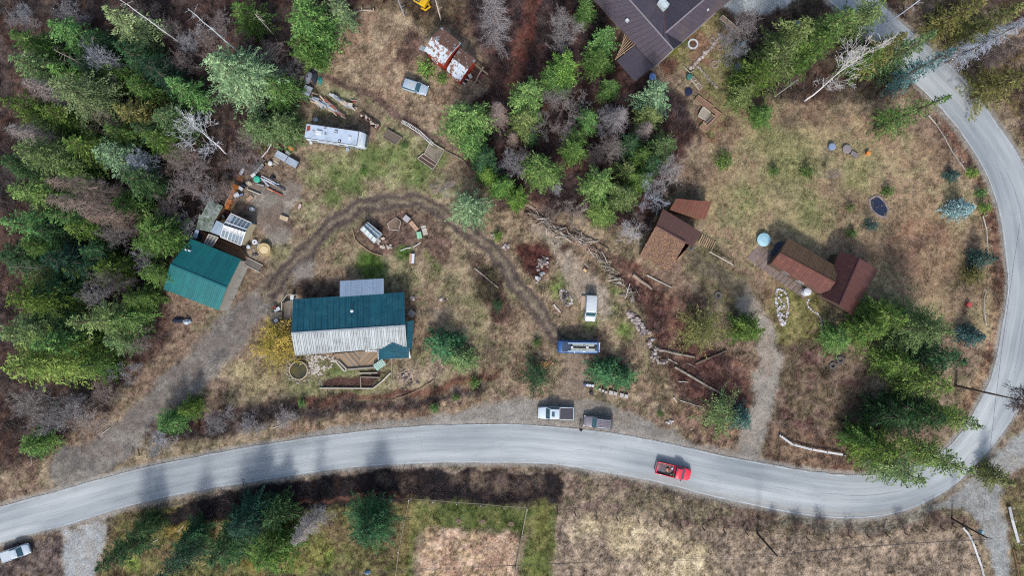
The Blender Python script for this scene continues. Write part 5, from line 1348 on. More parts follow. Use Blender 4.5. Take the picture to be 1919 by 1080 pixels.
roof_sheets(hb, w0, w1, m1, m0, M_DR, ribs=2, rib_h=.03); roof_sheets(hb, e1, e0, m0, m1, mat(A(98,62,58), .7, var=.22, scale=.7), ribs=2, rib_h=.03); ridge_cap(hb, m0, m1, M_DR, .2)
hp = inset([w0,w1,e1,e0], .5); walls(hb, [hp[0],hp[1],hp[2],hp[3]], 2.9, W_DARK, (1,3,5.0))
c = P(1429,450); dt = thing("round_cover", "pale blue round tank cover at the west end of the brown house", "tank", (c.x,c.y,0))
put("tank_wall", MB().cyl((0,0,-.1), 1.0, .9, 24), M_CONC, dt, False); put("cover", MB().cyl((0,0,.8), 1.08, .15, 24, .5), mat(A(176,222,236), .5, var=.1), dt, False)
mb = MB(); q = P(1455,468); mb.box((q.x,q.y,.5),(.9,2.2,1.0), R_(-30)); mb.box((q.x,q.y,1.03),(1.0,2.3,.07), R_(-30)); solo("grill_island", mb, mat(A(60,72,96), .6), "dark blue covered bench at the west gable of the brown house", "bench")
mb = MB(); q = P(1510,547); mb.cyl((q.x,q.y,-.05), .75, 1.0, 14, .6); mb.cyl((q.x,q.y,.95), .62, .12, 14, .3); solo("white_tank", mb, M_WHITE, "white rounded tank in front of the brown house", "tank", smooth=False)
c = P(1470,540); pt = thing("patio", "mauve-grey paved patio along the front of the brown house", "patio", (c.x,c.y,0))
for i in range(14):
    a = lerp(P(1412,470,.06), P(1520,548,.06), i/14+.004); b = lerp(P(1412,470,.06), P(1520,548,.06), (i+1)/14-.004); d_ = (P(1446,494)-P(1426,515)).normalized()*-1.6
    for k in range(2):
        mb = MB(); mb.slab([a+d_*(k-.98)*.98, b+d_*(k-.98)*.98, b+d_*k*.98, a+d_*k*.98], .15); put("paving_slab", mb, mat(A(140,124,120), .9, var=.25, scale=1.5), pt)
# ================================================================ VEHICLES
M_TYRE = mat((.018,.018,.018), .85, var=.2); M_RIM = mat((.35,.36,.38), .35, metal=.7, var=.1); M_TRIM = mat((.03,.03,.033), .6, var=.1)
M_LAMP = mat((.75,.75,.72), .2, var=.05); M_RLAMP = mat((.35,.02,.02), .3, var=.05)
def vehicle(name, label, cat, px, py, deg, L, W, Ht, col, kind, roofcol=None):
    """deg: direction of the front on the photograph, 0 right, 90 down"""
    c = P(px, py, Ht*.6); r = thing(name, label, cat, (c.x, c.y, max(0, gz(c.x,c.y))+.03), R_(-deg)); pm = paint(col); rm = pm if roofcol is None else paint(roofcol, .4)
    h = L/2; w = W/2; gl = glass_mat((.02,.055,.07), .08)
    wh = [(-h*.62,.39),(h*.66,.39)]
    hood = .98 if kind in ('pickup','pickup2') else (.92 if kind == 'suv' else 1.0)
    if kind.startswith('pickup'):
        cab0, cab1 = (-.1*L, .27*L) if kind == 'pickup' else (-.06*L,.20*L)
        if kind == 'pickup2': cab0, cab1 = .02*L, .30*L
        put("body", MB().loft([(h-.02,w*.72,.45,.86,.12),(h-.12,w*.86,.4,.92,.14),(h-.5,w*.97,.38,1.0,.14),(cab1+.1,w,.38,1.06,.1),(cab0+.02,w,.38,1.08,.06),(cab0,w,.38,1.08,.05)]), pm, r, False)
        # cargo bed: floor and sides
        b0 = -h+.05; L2 = cab0-b0
        put("bed_floor", MB().box(((b0+cab0)/2,0,.66),(L2,W-.12,.08)), mat(A(92,84,90), .6, var=.3, scale=2.5, dirt=A(168,130,140) if kind == 'pickup2' else A(70,64,70), dirt_amt=.7, dscale=1.0), r, False)
        for s in (-1,1): put("bed_side", MB().loft([(cab0-.01,.07,.40,1.1,.02),(b0,.07,.42,1.1,.02)]), pm, r, False).location.y = s*(w-.07)
        put("bed_front", MB().box((cab0-.05,0,.85),(.07,W-.2,.5)), pm, r, False)
        put("tailgate", MB().box((-h+.06,0,.86),(.09,W-.12,.5)), pm, r, False)
        if kind == 'pickup':
            put("bed_cover", MB().slab([Vector((b0+.1,-w+.16,1.09)),Vector((cab0-.1,-w+.16,1.09)),Vector((cab0-.1,w-.16,1.09)),Vector((b0+.1,w-.16,1.09))], .03), mat(A(66,64,76), .5, var=.3, scale=1.5), r, False)
        g0, g1, r0, r1_ = cab0+.02, cab1+.12, cab0+.12, cab1-.62
        roofw = w-.2
    elif kind == 'suv':
        put("body", MB().loft([(h-.0,w*.62,.45,.78,.1),(h-.14,w*.84,.38,.9,.14),(h-.6,w*.97,.34,.99,.16),(.2*L,w,.32,1.04,.12),(-h+.5,w,.32,1.04,.1),(-h+.12,w*.92,.36,1.02,.1),(-h,w*.84,.42,.9,.1)]), pm, r, False)
        g0, g1, r0, r1_ = -h+.10, .22*L, -h+.38, .22*L-.78; roofw = w-.2
    elif kind == 'van':
        put("body", MB().loft([(h,w*.7,.42,.74,.12),(h-.15,w*.9,.38,.86,.14),(h-.55,w,.34,1.0,.14),(h-.95,w,.32,1.06,.1),(-h+.1,w,.32,1.15,.04),(-h,w*.96,.36,1.1,.04)]), pm, r, False)
        g0, g1, r0, r1_ = -h+.03, h-.85, -h+.12, h-1.55; roofw = w-.1
    zt = Ht
    put("windows", MB().loft([(g1,w*.80,.96,1.0,.02),(g1-(g1-r1_)*.5,w*.92,1.0,(1.0+zt)/2,.1),(r1_,w*.94,1.0,zt-.05,w*.94-roofw),(r0,w*.94,1.0,zt-.05,w*.94-roofw),(g0,w*.92,1.0,1.06,.05)]), gl, r, False)
    put("roof", MB().loft([(r1_+.06,roofw*.93,zt-.09,zt-.05,.06),(r1_-.15,roofw,zt-.09,zt,.08),((r0+r1_)/2,roofw,zt-.09,zt+.02,.08),(r0+.1,roofw,zt-.09,zt-.01,.08),(r0-.02,roofw*.94,zt-.09,zt-.06,.06)]), rm, r, False)
    for s in (-1,1):
        mb = MB()
        for x0, x1 in ((r1_+.02,g1-.08),(r0+.02,g0+.02)): mb.bar((x0,s*(roofw-.01),zt-.07),(x1,s*w*.88,1.05),.09,.06)
        mid = (r0+r1_)/2; mb.bar((mid,s*roofw,zt-.07),(mid,s*w*.95,1.05),.1,.05); put("pillar", mb, pm, r, False)
        mb = MB(); mb.box((g1-.45,s*(w+.12),1.02),(.14,.24,.16)); put("mirror", mb, M_TRIM, r, False)
        put("headlight", MB().box((h-.14,s*w*.68,.72),(.14,.34,.16)), M_LAMP, r, False); put("tail_light", MB().box((-h+.03,s*w*.84,.85),(.07,.16,.26)), M_RLAMP, r, False)
        for x, rr_ in wh:
            mb = MB(); mb.tube([(x,s*(w-.24),rr_),(x,s*(w-.02),rr_)], rr_, 16); t = put("wheel", mb, M_TYRE, r, False); mb = MB(); mb.tube([(x,s*(w-.04),rr_),(x,s*(w),rr_)], rr_*.58, 12); put("rim", mb, M_RIM, t, False)
    put("bumper", MB().loft([(h+.06,w*.62,.38,.58,.04),(h-.05,w*.88,.36,.60,.04),(h-.2,w*.95,.36,.60,.04)]), M_TRIM, r, False); put("bumper", MB().box((-h-.03,0,.5),(.14,W*.92,.2)), M_TRIM if kind != 'pickup2' else M_RIM, r, False)
    put("windscreen_frame", MB().bar((r1_+.06,-roofw*.93,zt-.06),(r1_+.06,roofw*.93,zt-.06),.05,.05), pm, r, False)
    return r, (g0,g1,r0,r1_,zt,w,h)
def soften():
    for o in bpy.data.objects:
        if o.type == 'MESH' and o.parent and o.name.split('.')[0] in ('body','roof','bed_side','windows') and not o.modifiers:
            m_ = o.modifiers.new("bevel", 'BEVEL'); m_.width = .06; m_.segments = 2; m_.limit_method = 'ANGLE'; m_.angle_limit = R_(25)
            if o.data.users == 1: o.data.shade_smooth()
v, d_ = vehicle("pickup_truck", "white crew-cab pickup with a dark covered bed parked on the lay-by", "pickup", 1042.5, 775.5, 181.5, 5.75, 2.0, 1.88, A(214,228,240), 'pickup')
put("sunroof", MB().box((d_[3]-.45,0,d_[4]+.02),(.45,.8,.03)), G_DARK, v, False)
v, d_ = vehicle("parked_suv", "grey-brown SUV parked on the lay-by behind the white pickup", "car", 1121.5, 792.5, 186, 4.6, 1.9, 1.7, A(128,122,132), 'suv')
for s in (-1,1): put("roof_rail", MB().bar((d_[2]+.2,s*.6,d_[4]+.05),(d_[3]-.1,s*.6,d_[4]+.05),.05,.05), M_RIM, v, False)
for i in range(4): put("roof_rib", MB().bar((d_[2]+.15,-.36+i*.24,d_[4]+.03),(d_[3]-.2,-.36+i*.24,d_[4]+.03),.05,.03), paint(A(124,108,118)), v, False)
v, d_ = vehicle("pickup_truck", "bright red pickup driving on the road with a littered open bed", "pickup", 1263.5, 885, 13.5, 5.6, 2.0, 1.8, (.50,.012,.035), 'pickup2')
rq = random.Random(4)
for i in range(9): put("load_item", MB().box((rq.uniform(-1.1,-.1), rq.uniform(-.7,.7), .8),(rq.uniform(.2,.5),rq.uniform(.15,.4),rq.uniform(.1,.35)), rq.uniform(0,3)), rq.choice([M_WHITE, W_TAN, mat(A(70,80,60)), M_BLACK, mat(A(150,60,60))]), v, False)
v, d_ = vehicle("parked_suv", "old pale blue-silver estate car parked on the dry field near the red house", "car", 778, 162, 17.5, 4.25, 1.8, 1.55, A(176,194,210), 'suv')
put("roof_patch", MB().cyl((-.45,0,d_[4]+.0), .42, .04, 16), mat(A(190,196,196)), v, False)
v, d_ = vehicle("pickup_truck", "pale blue pickup parked at the lower left corner beside the side road", "pickup", 28, 1038, -19, 4.7, 1.8, 1.65, A(196,210,222), 'pickup')
put("bed_panel", MB().box((-1.45,0,1.13),(1.5,1.5,.03)), mat(A(204,214,224), .5, var=.15), v, False)
v, d_ = vehicle("parked_van", "white minivan parked nose-down beside a plywood sheet on the waste ground", "van", 1108, 578, 93, 4.3, 1.85, 1.85, A(206,216,222), 'van')
c = P(1095,568); s_ = thing("plywood_sheet", "tan plywood platform lying along the left side of the white minivan", "sheet", (c.x,c.y,0)); put("panel", MB().box((0,0,.35),(1.0,2.25,.05), R_(-2)), mat(A(198,172,146), .8, var=.2), s_, False); put("frame", MB().box((0,0,.18),(.9,2.1,.3), R_(-2)), W_DARK, s_, False)

def big_body(r, L, W, z0, z1, m, nose=.5, name="body", ins=.12):
    h, w = L/2, W/2
    return put(name, MB().loft([(h,w*.82,z0+.15,z1-.45,.1),(h-nose*.4,w*.94,z0,z1-.15,.12),(h-nose,w,z0,z1,ins),(-h+.2,w,z0,z1,ins),(-h,w*.92,z0+.1,z1-.15,ins)]), m, r, False)
def wheels(r, L, W, rad=.42, dual=()):
    for x in (-L*.28, L*.34):
        for s in (-1,1):
            mb = MB(); mb.tube([(x,s*(W/2-.28),rad),(x,s*(W/2-.01),rad)], rad, 16); t = put("wheel", mb, M_TYRE, r, False)
            mb = MB(); mb.tube([(x,s*(W/2-.03),rad),(x,s*(W/2+.02),rad)], rad*.55, 12); put("rim", mb, M_RIM, t, False)
# motorhome
c = P(632,256.5,1.6); mh = thing("motorhome", "long white motorhome parked at the edge of the upper lawn", "motorhome", (c.x,c.y,0), R_(-8.3))
MW = mat(A(196,212,232), .5, var=.14, scale=1.0, dirt=A(160,172,184), dirt_amt=.6, dscale=.6)
MW2 = mat(A(206,218,230), .6, var=.08)
L, W = 9.5, 2.45; big_body(mh, L, W, .45, 3.0, MW2, .7); put("roof_skin", MB().slab([Vector((-L/2+.15,-W/2+.12,3.03)),Vector((L/2-1.15,-W/2+.12,3.03)),Vector((L/2-1.15,W/2-.12,3.03)),Vector((-L/2+.15,W/2-.12,3.03))], .03), MW, mh, False)
for s in (-1,1): put("roof_edge", MB().bar((-L/2+.15,s*(W/2-.1),3.05),(L/2-1.0,s*(W/2-.1),3.05),.05,.05), M_TRIM, mh, False)
put("front_cap_line", MB().box((L/2-1.1,0,3.05),(.08,W-.2,.04)), M_TRIM, mh, False); put("front_cap", MB().slab([Vector((L/2-.98,-W/2+.1,3.06)),Vector((L/2-.62,-W/2+.2,3.03)),Vector((L/2-.62,W/2-.2,3.03)),Vector((L/2-.98,W/2-.1,3.06))], .04), M_WHITE, mh, False)
put("air_conditioner", MB().loft([(-2.0,.35,3.04,3.28,.08),(-2.9,.38,3.04,3.3,.08)]), M_WHITE, mh, False)
for x, y, s_, mm in ((.15,.55,.42,M_BLACK),(.9,-.85,.40,M_BLACK),(-1.6,.9,.3,M_BLACK),(-3.4,.1,.3,mat(A(150,160,170))),(2.4,-.1,.5,M_WHITE),(-1.5,-.0,.24,M_TRIM)):
    b_ = put("roof_hatch", MB().box((x,y,3.1),(s_,s_,.14)), mm, mh, False); put("hatch_lid", MB().box((x,y,3.19),(s_*.55,s_*.55,.05)), M_WHITE, b_, False)
for x0, x1 in ((-3.9,-2.9),(-1.6,.2),(.6,1.5),(2.0,3.2)):
    for s in (-1,1): put("side_window", MB().box(((x0+x1)/2,s*(W/2+.01),1.9),(x1-x0,.03,.6)), G_DARK, mh, False)
put("stripe", MB().box((0,-W/2-.012,1.35),(L*.86,.02,.12)), mat(A(90,110,140)), mh, False); put("windscreen", MB().box((L/2-.06,0,1.85),(.25,2.0,.9), 0), G_DARK, mh, False)
put("rust_patch", MB().slab([Vector((-4.5,-.1,3.045)),Vector((-3.9,.2,3.045)),Vector((-4.0,.9,3.045)),Vector((-4.5,.8,3.045))], .01), mat(A(140,70,60), .8, var=.5), mh, False); wheels(mh, L, W)
put("step", MB().box((1.6,-W/2-.3,.4),(.5,.5,.1)), M_BLUEMETAL, mh, False); put("awning_roll", MB().bar((-2.6,-W/2-.08,2.6),(.6,-W/2-.08,2.6),.12,.12), M_WHITE, mh, False)
for i, (x, y, lb) in enumerate(((592,223,"white-framed chair behind the motorhome"),(584,268,"white bucket at the rear of the motorhome"))):
    q = P(x,y); mb = MB(); mb.box((q.x,q.y,.4),(.7,.1,.5), .5); mb.box((q.x+.1,q.y-.2,.3),(.6,.5,.06), .5)
    if i: mb = MB(); mb.cyl((q.x,q.y,0), .22, .4, 12, .26)
    solo(("chair","bucket")[i], mb, M_WHITE, lb, ("chair","bucket")[i])
# blue bus
c = P(1083,650,1.4); bu = thing("blue_bus", "blue bus with roof rack and pale panels at the end of the dirt track", "bus", (c.x,c.y,0), R_(180-1.0))
MB_ = paint(A(48,96,158), .35); MBD = mat(A(44,66,96), .5, var=.25, scale=1.0, dirt=A(90,100,104), dirt_amt=.5)
L, W = 6.5, 2.15; big_body(bu, L, W, .45, 2.5, MB_, .6, ins=.2); 
put("roof_skin", MB().slab([Vector((-L/2+.3,-W/2+.3,2.53)),Vector((L/2-.75,-W/2+.3,2.53)),Vector((L/2-.75,W/2-.3,2.53)),Vector((-L/2+.3,W/2-.3,2.53))], .03), MBD, bu, False)
put("windscreen", MB().loft([(L/2-.1,.85,1.5,1.7,.05),(L/2-.5,.92,1.6,2.42,.15),(L/2-.55,.9,1.6,2.4,.15)]), glass_mat((.03,.10,.12)), bu, False)
for s in (-1,1):
    put("rack_rail", MB().bar((-L/2+.3,s*.62,2.68),(L/2-1.6,s*.62,2.68),.2,.06), mat(A(170,194,224), .5, var=.25), bu, False)
    put("rack_rail", MB().bar((-L/2+.3,s*.12,2.66),(L/2-2.0,s*.12,2.66),.08,.06), M_TRIM, bu, False)
    for k in range(5): put("side_window", MB().box((-2.4+k*1.05,s*(W/2+.005),1.75),(.8,.03,.55)), G_DARK, bu, False)
    put("mirror", MB().box((L/2-.3,s*(W/2+.2),1.8),(.1,.2,.3)), M_TRIM, bu, False); put("headlight", MB().box((L/2-.03,s*.75,.85),(.08,.25,.2)), M_LAMP, bu, False)
for i in range(8): put("rack_slat", MB().box((-L/2+.5+i*.62,0,2.62),(.1,1.3,.04)), M_TRIM, bu, False)
for x, y in ((-.9,.62),(-1.4,-.0),(1.0,.0)): put("roof_vent", MB().box((x,y,2.75),(.36,.3,.12)), M_WHITE, bu, False)
for x0, x1, y in ((-2.6,-.3,.35),(-.2,1.2,.32),(-2.5,-.9,-.32),(-.8,.9,-.36)): put("roof_panel", MB().box(((x0+x1)/2,y,2.66),(x1-x0,.3,.04)), mat(A(186,192,178), .4, var=.5, scale=3, dirt=A(110,120,120), dirt_amt=.6, dscale=2), bu, False)
put("rear_box", MB().box((-L/2-.05,0,1.5),(.35,1.5,1.2)), M_WHITE, bu, False); wheels(bu, L, W)
soften()
# yellow excavator at the top edge
c = P(790,2); ex = thing("excavator", "yellow digger with bent arm at the top edge above the mown field", "excavator", (c.x,c.y,0), R_(150)); MY = mat(A(246,196,40), .5, var=.15, dirt=A(150,110,40), dirt_amt=.5)
for s in (-1,1): put("track", MB().loft([(1.3,.2,.0,.6,.05),(-1.3,.2,.0,.6,.05)]), M_TYRE, ex, False).location.y = s*.8
put("body", MB().loft([(.9,.8,.6,1.3,.1),(-1.3,.9,.6,1.5,.15)]), MY, ex, False); put("cab", MB().box((.3,.35,1.8),(1.1,.8,1.1)), G_DARK, ex, False); put("cab_roof", MB().box((.3,.35,2.38),(1.2,.9,.08)), MY, ex, False)
mb = MB(); mb.bar((.8,-.2,1.3),(2.2,-.2,2.6),.25,.35); put("boom", mb, MY, ex, False); mb = MB(); mb.bar((2.2,-.2,2.6),(3.2,-.2,1.0),.22,.28); put("arm", mb, MY, ex, False); put("bucket", MB().loft([(3.5,.4,.3,.9,.05),(3.0,.4,.5,1.1,.05)]), MY, ex, False)
c = P(802,8); mb = MB(); mb.tube([P(790,14,.4),P(798,18,.9),P(806,12,.6),P(803,4,.3)], .16, 6); solo("machine_hose", mb, MY, "yellow curved attachment lying beside the digger at the top edge", "attachment")
# ================================================================ SCRAP, LOGS, GARDEN THINGS
def log(a, b, r, m, label, name="log", z=None, cat="log"):
    a = P(*a); b = P(*b); z = r if z is None else z; rr_ = random.Random(int(a.x*31+b.y*17)); n = 5; pts = []
    for i in range(n+1):
        p = lerp(a, b, i/n); pts.append((p.x+rr_.uniform(-.05,.05), p.y+rr_.uniform(-.05,.05), z+rr_.uniform(-.02,.04)))
    mb = MB(); mb.tube(pts, [r*(1-.35*i/n)*rr_.uniform(.92,1.08) for i in range(n+1)], 8); return solo(name, mb, m, label, cat, smooth=False)
LG = mat(A(170,160,148), .9, var=.35, scale=4, dirt=A(110,98,86), dirt_amt=.7); LB = mat(A(112,96,84), .9, var=.35, scale=4); LW = mat(A(206,200,190), .85, var=.25, scale=4)
for a, b, r, m, lb in (((1235,656),(1302,669),.24,LG,"thick grey log lying left to right above the reddish brush"),((1303,682),(1362,657),.20,LB,"grey-brown log rising to the right beside the thick grey one"),
 ((1265,688),(1362,744),.22,LG,"long pale log running down to the right through the reddish brush"),((1302,710),(1348,743),.12,LB,"thin brown log alongside the long pale one"),((1252,672),(1269,682),.15,LW,"short pale log below the thick grey one"),
 ((1272,715),(1290,717),.10,LW,"thin whitish pole in the reddish brush"),((1262,745),(1270,756),.12,LW,"short white stick at the lower left of the reddish brush"),((1287,681),(1305,689),.09,LG,"small crooked branch between the two grey logs"),
 ((1275,751),(1320,765),.09,LW,"pale branch along the lower edge of the reddish brush"),((1038,570),(1051,586),.17,LW,"whitish log bench beside the stone fire ring"),((1212,515),(1260,540),.14,LW,"whitish pole in the brush below the brown barn"),
 ((1186,515),(1222,542),.30,mat(A(176,156,140),.9,var=.3),"broad pale split trunk on the brush below the barn"),((1075,430),(1140,466),.16,LB,"long brown pole on the ridge of the brush pile"),((1102,465),(1118,486),.08,LW,"white thin pole leaning in the brush pile"),
 ((1048,430),(1062,446),.09,LW,"pale stick at the left end of the brush pile"),((1039,461),(1049,453),.07,LW,"white stick on the pale gravel, upper one of three"),((1038,464),(1041,477),.07,LW,"white stick on the pale gravel, middle one of three"),
 ((1046,489),(1042,497),.07,LW,"white stick on the pale gravel, lowest of three"),((890,502),(935,540),.16,LG,"grey beam lying in the brush along the dirt track"),((1096,494),(1104,501),.08,LW,"short white stick beside the tan box"),
 ((190,814),(208,802),.07,LW,"thin pale pole at the edge of the gravel driveway"),((258,841),(262,855),.08,LB,"dark short stick at the driveway mouth"),((540,812-20),(512,803),.08,LW,"pale crooked branch on the road bank"),
 ((135,511),(185,509),.12,LW,"white fallen birch trunk in the left forest, upper one"),((168,527),(204,536),.10,LW,"white fallen birch trunk in the left forest, lower one"),((283,192),(330,182),.08,LW,"pale fallen pole left of the spiky spruce, upper one of a pair"),
 ((285,192),(310,197),.07,LW,"pale fallen pole left of the spiky spruce, lower one of a pair"),((270,456),(305,462),.08,LW,"pale fallen pole across the rounded cedar"),((90,706+60),(60,770),.07,LG,"grey pole on the left bank"),
 ((58,850),(60,872),.08,LW,"white upright stub on the bank at the lower left"),((282,1019),(297,1011),.08,LW,"white branch in the grass below the road at the left"),((334,998),(345,985),.07,LW,"thin white forked branch in the yellow grass below the road")):
    log(a, b, r, m, lb)
# brush pile
c = P(1090,470); bp = thing("brush_pile", "long heap of grey-brown sticks and poles crossing the waste ground", "brush pile", (c.x,c.y,0)); rb = random.Random(12)
for i in range(150):
    t = rb.random(); px_, py_ = (985+t*215, 392+t*150+rb.gauss(0,5)+(18*math.sin(t*9) if t > .35 else 0)); q = P(px_,py_); an = R_(-35)+rb.gauss(0,.55); l = rb.uniform(.5,2.6); d = Vector((math.cos(an),math.sin(an),rb.uniform(-.05,.08)))*l/2; q.z = rb.uniform(.08,.5)
    mb = MB(); mb.tube([q-d,q+Vector((rb.uniform(-.1,.1),rb.uniform(-.1,.1),.05)),q+d], [rb.uniform(.03,.09)]*3, 5); put("stick", mb, rb.choice([LG,LB,LB,LW,LG]), bp)
# sawn block heaps (stacked grey rubble)
def heap(label, name, cat, pts, r, mats, seed, part="stone", flat=.6, z=.1):
    q = P(pts[0][0], pts[0][1]); root = thing(name, label, cat, (q.x,q.y,0)); rs = random.Random(seed)
    for (x, y, sx, sy, n) in pts:
        for i in range(n):
            p = P(x+rs.gauss(0,sx), y+rs.gauss(0,sy)); put(part, MB().rock((p.x,p.y,z+rs.uniform(0,.18)), r*rs.uniform(.6,1.4), rs, flat), rs.choice(mats), root)
    return root
MS = [mat(A(196,186,182),.9,var=.4), mat(A(150,138,134),.9,var=.4), mat(A(108,98,98),.9,var=.4), mat(A(176,160,156),.9,var=.4)]
heap("heap of grey and whitish rubble running down the bank right of the minivan", "rubble_heap", "rubble", [(1184,590,3,3,16),(1192,602,4,4,26),(1200,612,4,4,26),(1208,622,5,4,18)], .26, MS, 1)
heap("scatter of pale rubble and sticks at the end of the thick grey log", "rubble_heap", "rubble", [(1221,642,3,5,14),(1230,656,4,4,18),(1228,668,5,4,16),(1242,678,5,3,10)], .22, MS, 2)
heap("pile of pale stones in the dark red patch beside the dirt track", "stone_heap", "stones", [(1018,490,6,4,34),(1012,500,4,4,14),(1026,494,4,3,12)], .17, MS, 3)
heap("small pile of whitish scrap below the stone pile beside the dirt track", "scrap_heap", "scrap", [(1008,522,2.5,3,9),(1016,514,2,2,5)], .25, [M_WHITE,MS[0],M_PALEMETAL], 4, part="scrap_piece")
heap("orange-brown heap of split firewood below the blue bus", "firewood_pile", "firewood", [(1022,682,5,3.2,60),(1018,686,4,2,10)], .13, [mat(A(226,150,96),.8,var=.3), mat(A(200,124,80),.8,var=.3), mat(A(236,176,130),.8,var=.3)], 5, part="split_log", flat=.8)
heap("white stones at the foot of the bank beside the star-shaped fir", "stone_heap", "stones", [(928,446,3,3,6),(952,462,4,4,10)], .26, MS, 6)
heap("pale stones on the waste ground left of the dirt entrance", "stone_heap", "stones", [(1296,805,0,0,1),(1255,792,3,2,7)], .2, [M_WHITE,MS[0]], 7)
heap("white stones bordering the small garden greenhouse", "stone_heap", "stones", [(709,452,3,2,8),(727,463,6,3,16),(716,448,2,2,4)], .2, [mat(A(216,200,176),.9,var=.3), MS[0]], 8)
heap("white stones beside the house north-east corner", "stone_heap", "stones", [(775,558,4,2,8),(832,562,3,2,4)], .2, MS, 9)
heap("heap of pale rubble beside the garden bed right of the main house", "rubble_heap", "rubble", [(757,702,5,7,18),(768,716,6,5,16)], .14, MS, 10)
def ring_stones(label, name, pts_c, n, r, mats, seed, cat="stones", closed=True):
    q = P(*pts_c[0]); root = thing(name, label, cat, (q.x,q.y,0)); cc = crom(list(pts_c)+([pts_c[0]] if closed else []), 12); rs = random.Random(seed)
    for i in range(n):
        p = cc[int(i*(len(cc)-1)/n)]; w_ = P(p[0]+rs.uniform(-1.3,1.3), p[1]+rs.uniform(-1.3,1.3)); put("stone", MB().rock((w_.x,w_.y,.08), r*rs.uniform(.6,1.35), rs), rs.choice(mats), root)
    return root
ring_stones("oval stone fire ring with charred pieces inside, left of the minivan", "fire_ring", [(1052,546),(1060,545),(1069,555),(1071,567),(1064,572),(1054,562),(1050,552)], 44, .2, MS, 21, "fire ring")
heap("charred black wood and ash inside the oval stone fire ring", "charred_wood", "ashes", [(1060,557,3,5,34)], .14, [M_BLACK, MS[2], MS[1]], 22, part="charred_piece")
ring_stones("elongated bed edged with white stones in front of the brown house", "stone_edged_bed", [(1455,546),(1465,543),(1474,552),(1477,572),(1475,592),(1471,608),(1463,604),(1459,586),(1455,566)], 70, .2, [M_WHITE,MS[0],MS[1]], 23, "flower bed")
heap("bright stones scattered inside the elongated stone-edged bed", "bed_stones", "stones", [(1464,580,3,10,24),(1466,600,2,4,10)], .15, [M_WHITE,MS[0]], 24)
ring_stones("thin curved line of white stones below the brown house", "stone_border", [(1516,561),(1514,572),(1522,582),(1534,590),(1540,602),(1541,618),(1548,630),(1552,640)], 46, .13, [M_WHITE,MS[0]], 25, "edging", False)
ring_stones("paved stone path through the garden of the purple-roofed house", "stone_path", [(1352,62),(1342,78),(1330,92),(1318,104),(1304,118),(1296,128)], 60, .26, [mat(A(170,158,146),.9,var=.3), MS[0], MS[1]], 26, "path", False)
ring_stones("stone edging along the lower garden terrace by the purple-roofed house", "stone_border", [(1308,124),(1320,138),(1332,152),(1346,166)], 26, .2, [MS[1],MS[3]], 27, "edging", False)
for x, y, r, lb in ((1299,82,.85,"white hoop round a plant in the garden beside the purple roof"),(1335,75,.5,"small ring of stones in the garden, right of the stone path"),(1350,88,.5,"second small ring of stones right of the stone path"),(1340,120,.6,"dark planted ring low in the garden beside the terrace"),
                    (1401,177,.62,"old tyre lying by the small boat's fir"),(1575,675,.62,"old tyre near the right-hand fir group, upper one of two"),(1561,686,.6,"old tyre near the right-hand fir group, lower one of two"),(1346,554,.62,"old tyre with white centre on the shaded track"),(1295,463,.55,"old dark tyre at the corner of the brown barn"),(859,545,.01,"")):
    if not lb: continue
    q = P(x,y); mb = MB(); mb.ring((q.x,q.y,0), r*.72 if 'tyre' not in lb else r*.45, r, .0, .2, 20); solo("tyre" if 'tyre' in lb else "plant_ring", mb, mat(A(96,94,96),.8) if 'tyre' in lb else (M_WHITE if 'hoop' in lb else MS[1]), lb, "tyre" if 'tyre' in lb else "plant ring")
for x, y, lb in ((860,978,"bare soil ring round a young plant on the green lawn, left one of three"),(905,979,"bare soil ring round a young plant on the green lawn, middle one of three"),(958,983,"bare soil ring round a young plant on the green lawn, right one of three")):
    q = P(x,y); r_ = thing("planting_spot", lb, "young plant", (q.x,q.y,0)); put("soil_disc", MB().cyl((0,0,-.02), .48, .12, 14, .35), M_SOIL2, r_, False); put("stem", MB().bar((0,0,0),(.02,.02,.8),.04,.04), W_DARK, r_, False); put("leaf_tuft", MB().rock((0,0,.7), .16, rr), mat(A(120,104,90)), r_, False)
# raised beds
def bed(label, corners, z=.4, soil=M_SOIL2, wd_=W_TAN, cross=()):
    c = sum((P(*q) for q in corners), Vector())/len(corners); r_ = thing("raised_bed", label, "raised bed", (c.x,c.y,0)); n = len(corners)
    for i in range(n): mb = MB(); mb.bar(P(*corners[i],z/2), P(*corners[(i+1)%n],z/2), .1, z); put("board", mb, wd_, r_)
    mb = MB(); mb.prism([tuple(P(*q)[:2]) for q in corners], 0, z-.12); put("soil", mb, soil, r_)
    for a, b in cross: mb = MB(); mb.bar(P(*a,z-.05), P(*b,z-.05), .1, .12); put("cross_board", mb, wd_, r_)
    return r_
bed("lone raised bed with grey-brown soil on the upper lawn", [(719,257),(727,242.5),(754,258),(742,271)], .5, mat(A(120,108,96),.95,var=.4), W_GREY)
bed("raised bed with weedy pale soil, upper box of the pair at the lawn's right end", [(807,266),(833,281),(820,306),(796,289)], .5, mat(A(150,140,124),.95,var=.6,dirt=A(96,100,80),dirt_amt=.7), W_PALE)
bed("raised bed with brown soil, lower box of the pair at the lawn's right end", [(794,288),(820,306),(812,317),(783,297)], .45, M_SOIL, W_PALE, (((789,293),(815,310)),))
bed("timber bed left of the slatted one among the terraced beds", [(1303,186),(1309,178),(1338,200),(1331,209)], .4, mat(A(140,110,92),.95,var=.5), W_TAN)
bed("L-shaped end bed of the terraced beds, right side", [(1338,203),(1354,214),(1323,247),(1311,237),(1319,229),(1322,232),(1342,213),(1334,207)], .4, mat(A(150,118,100),.95,var=.5), W_TAN)
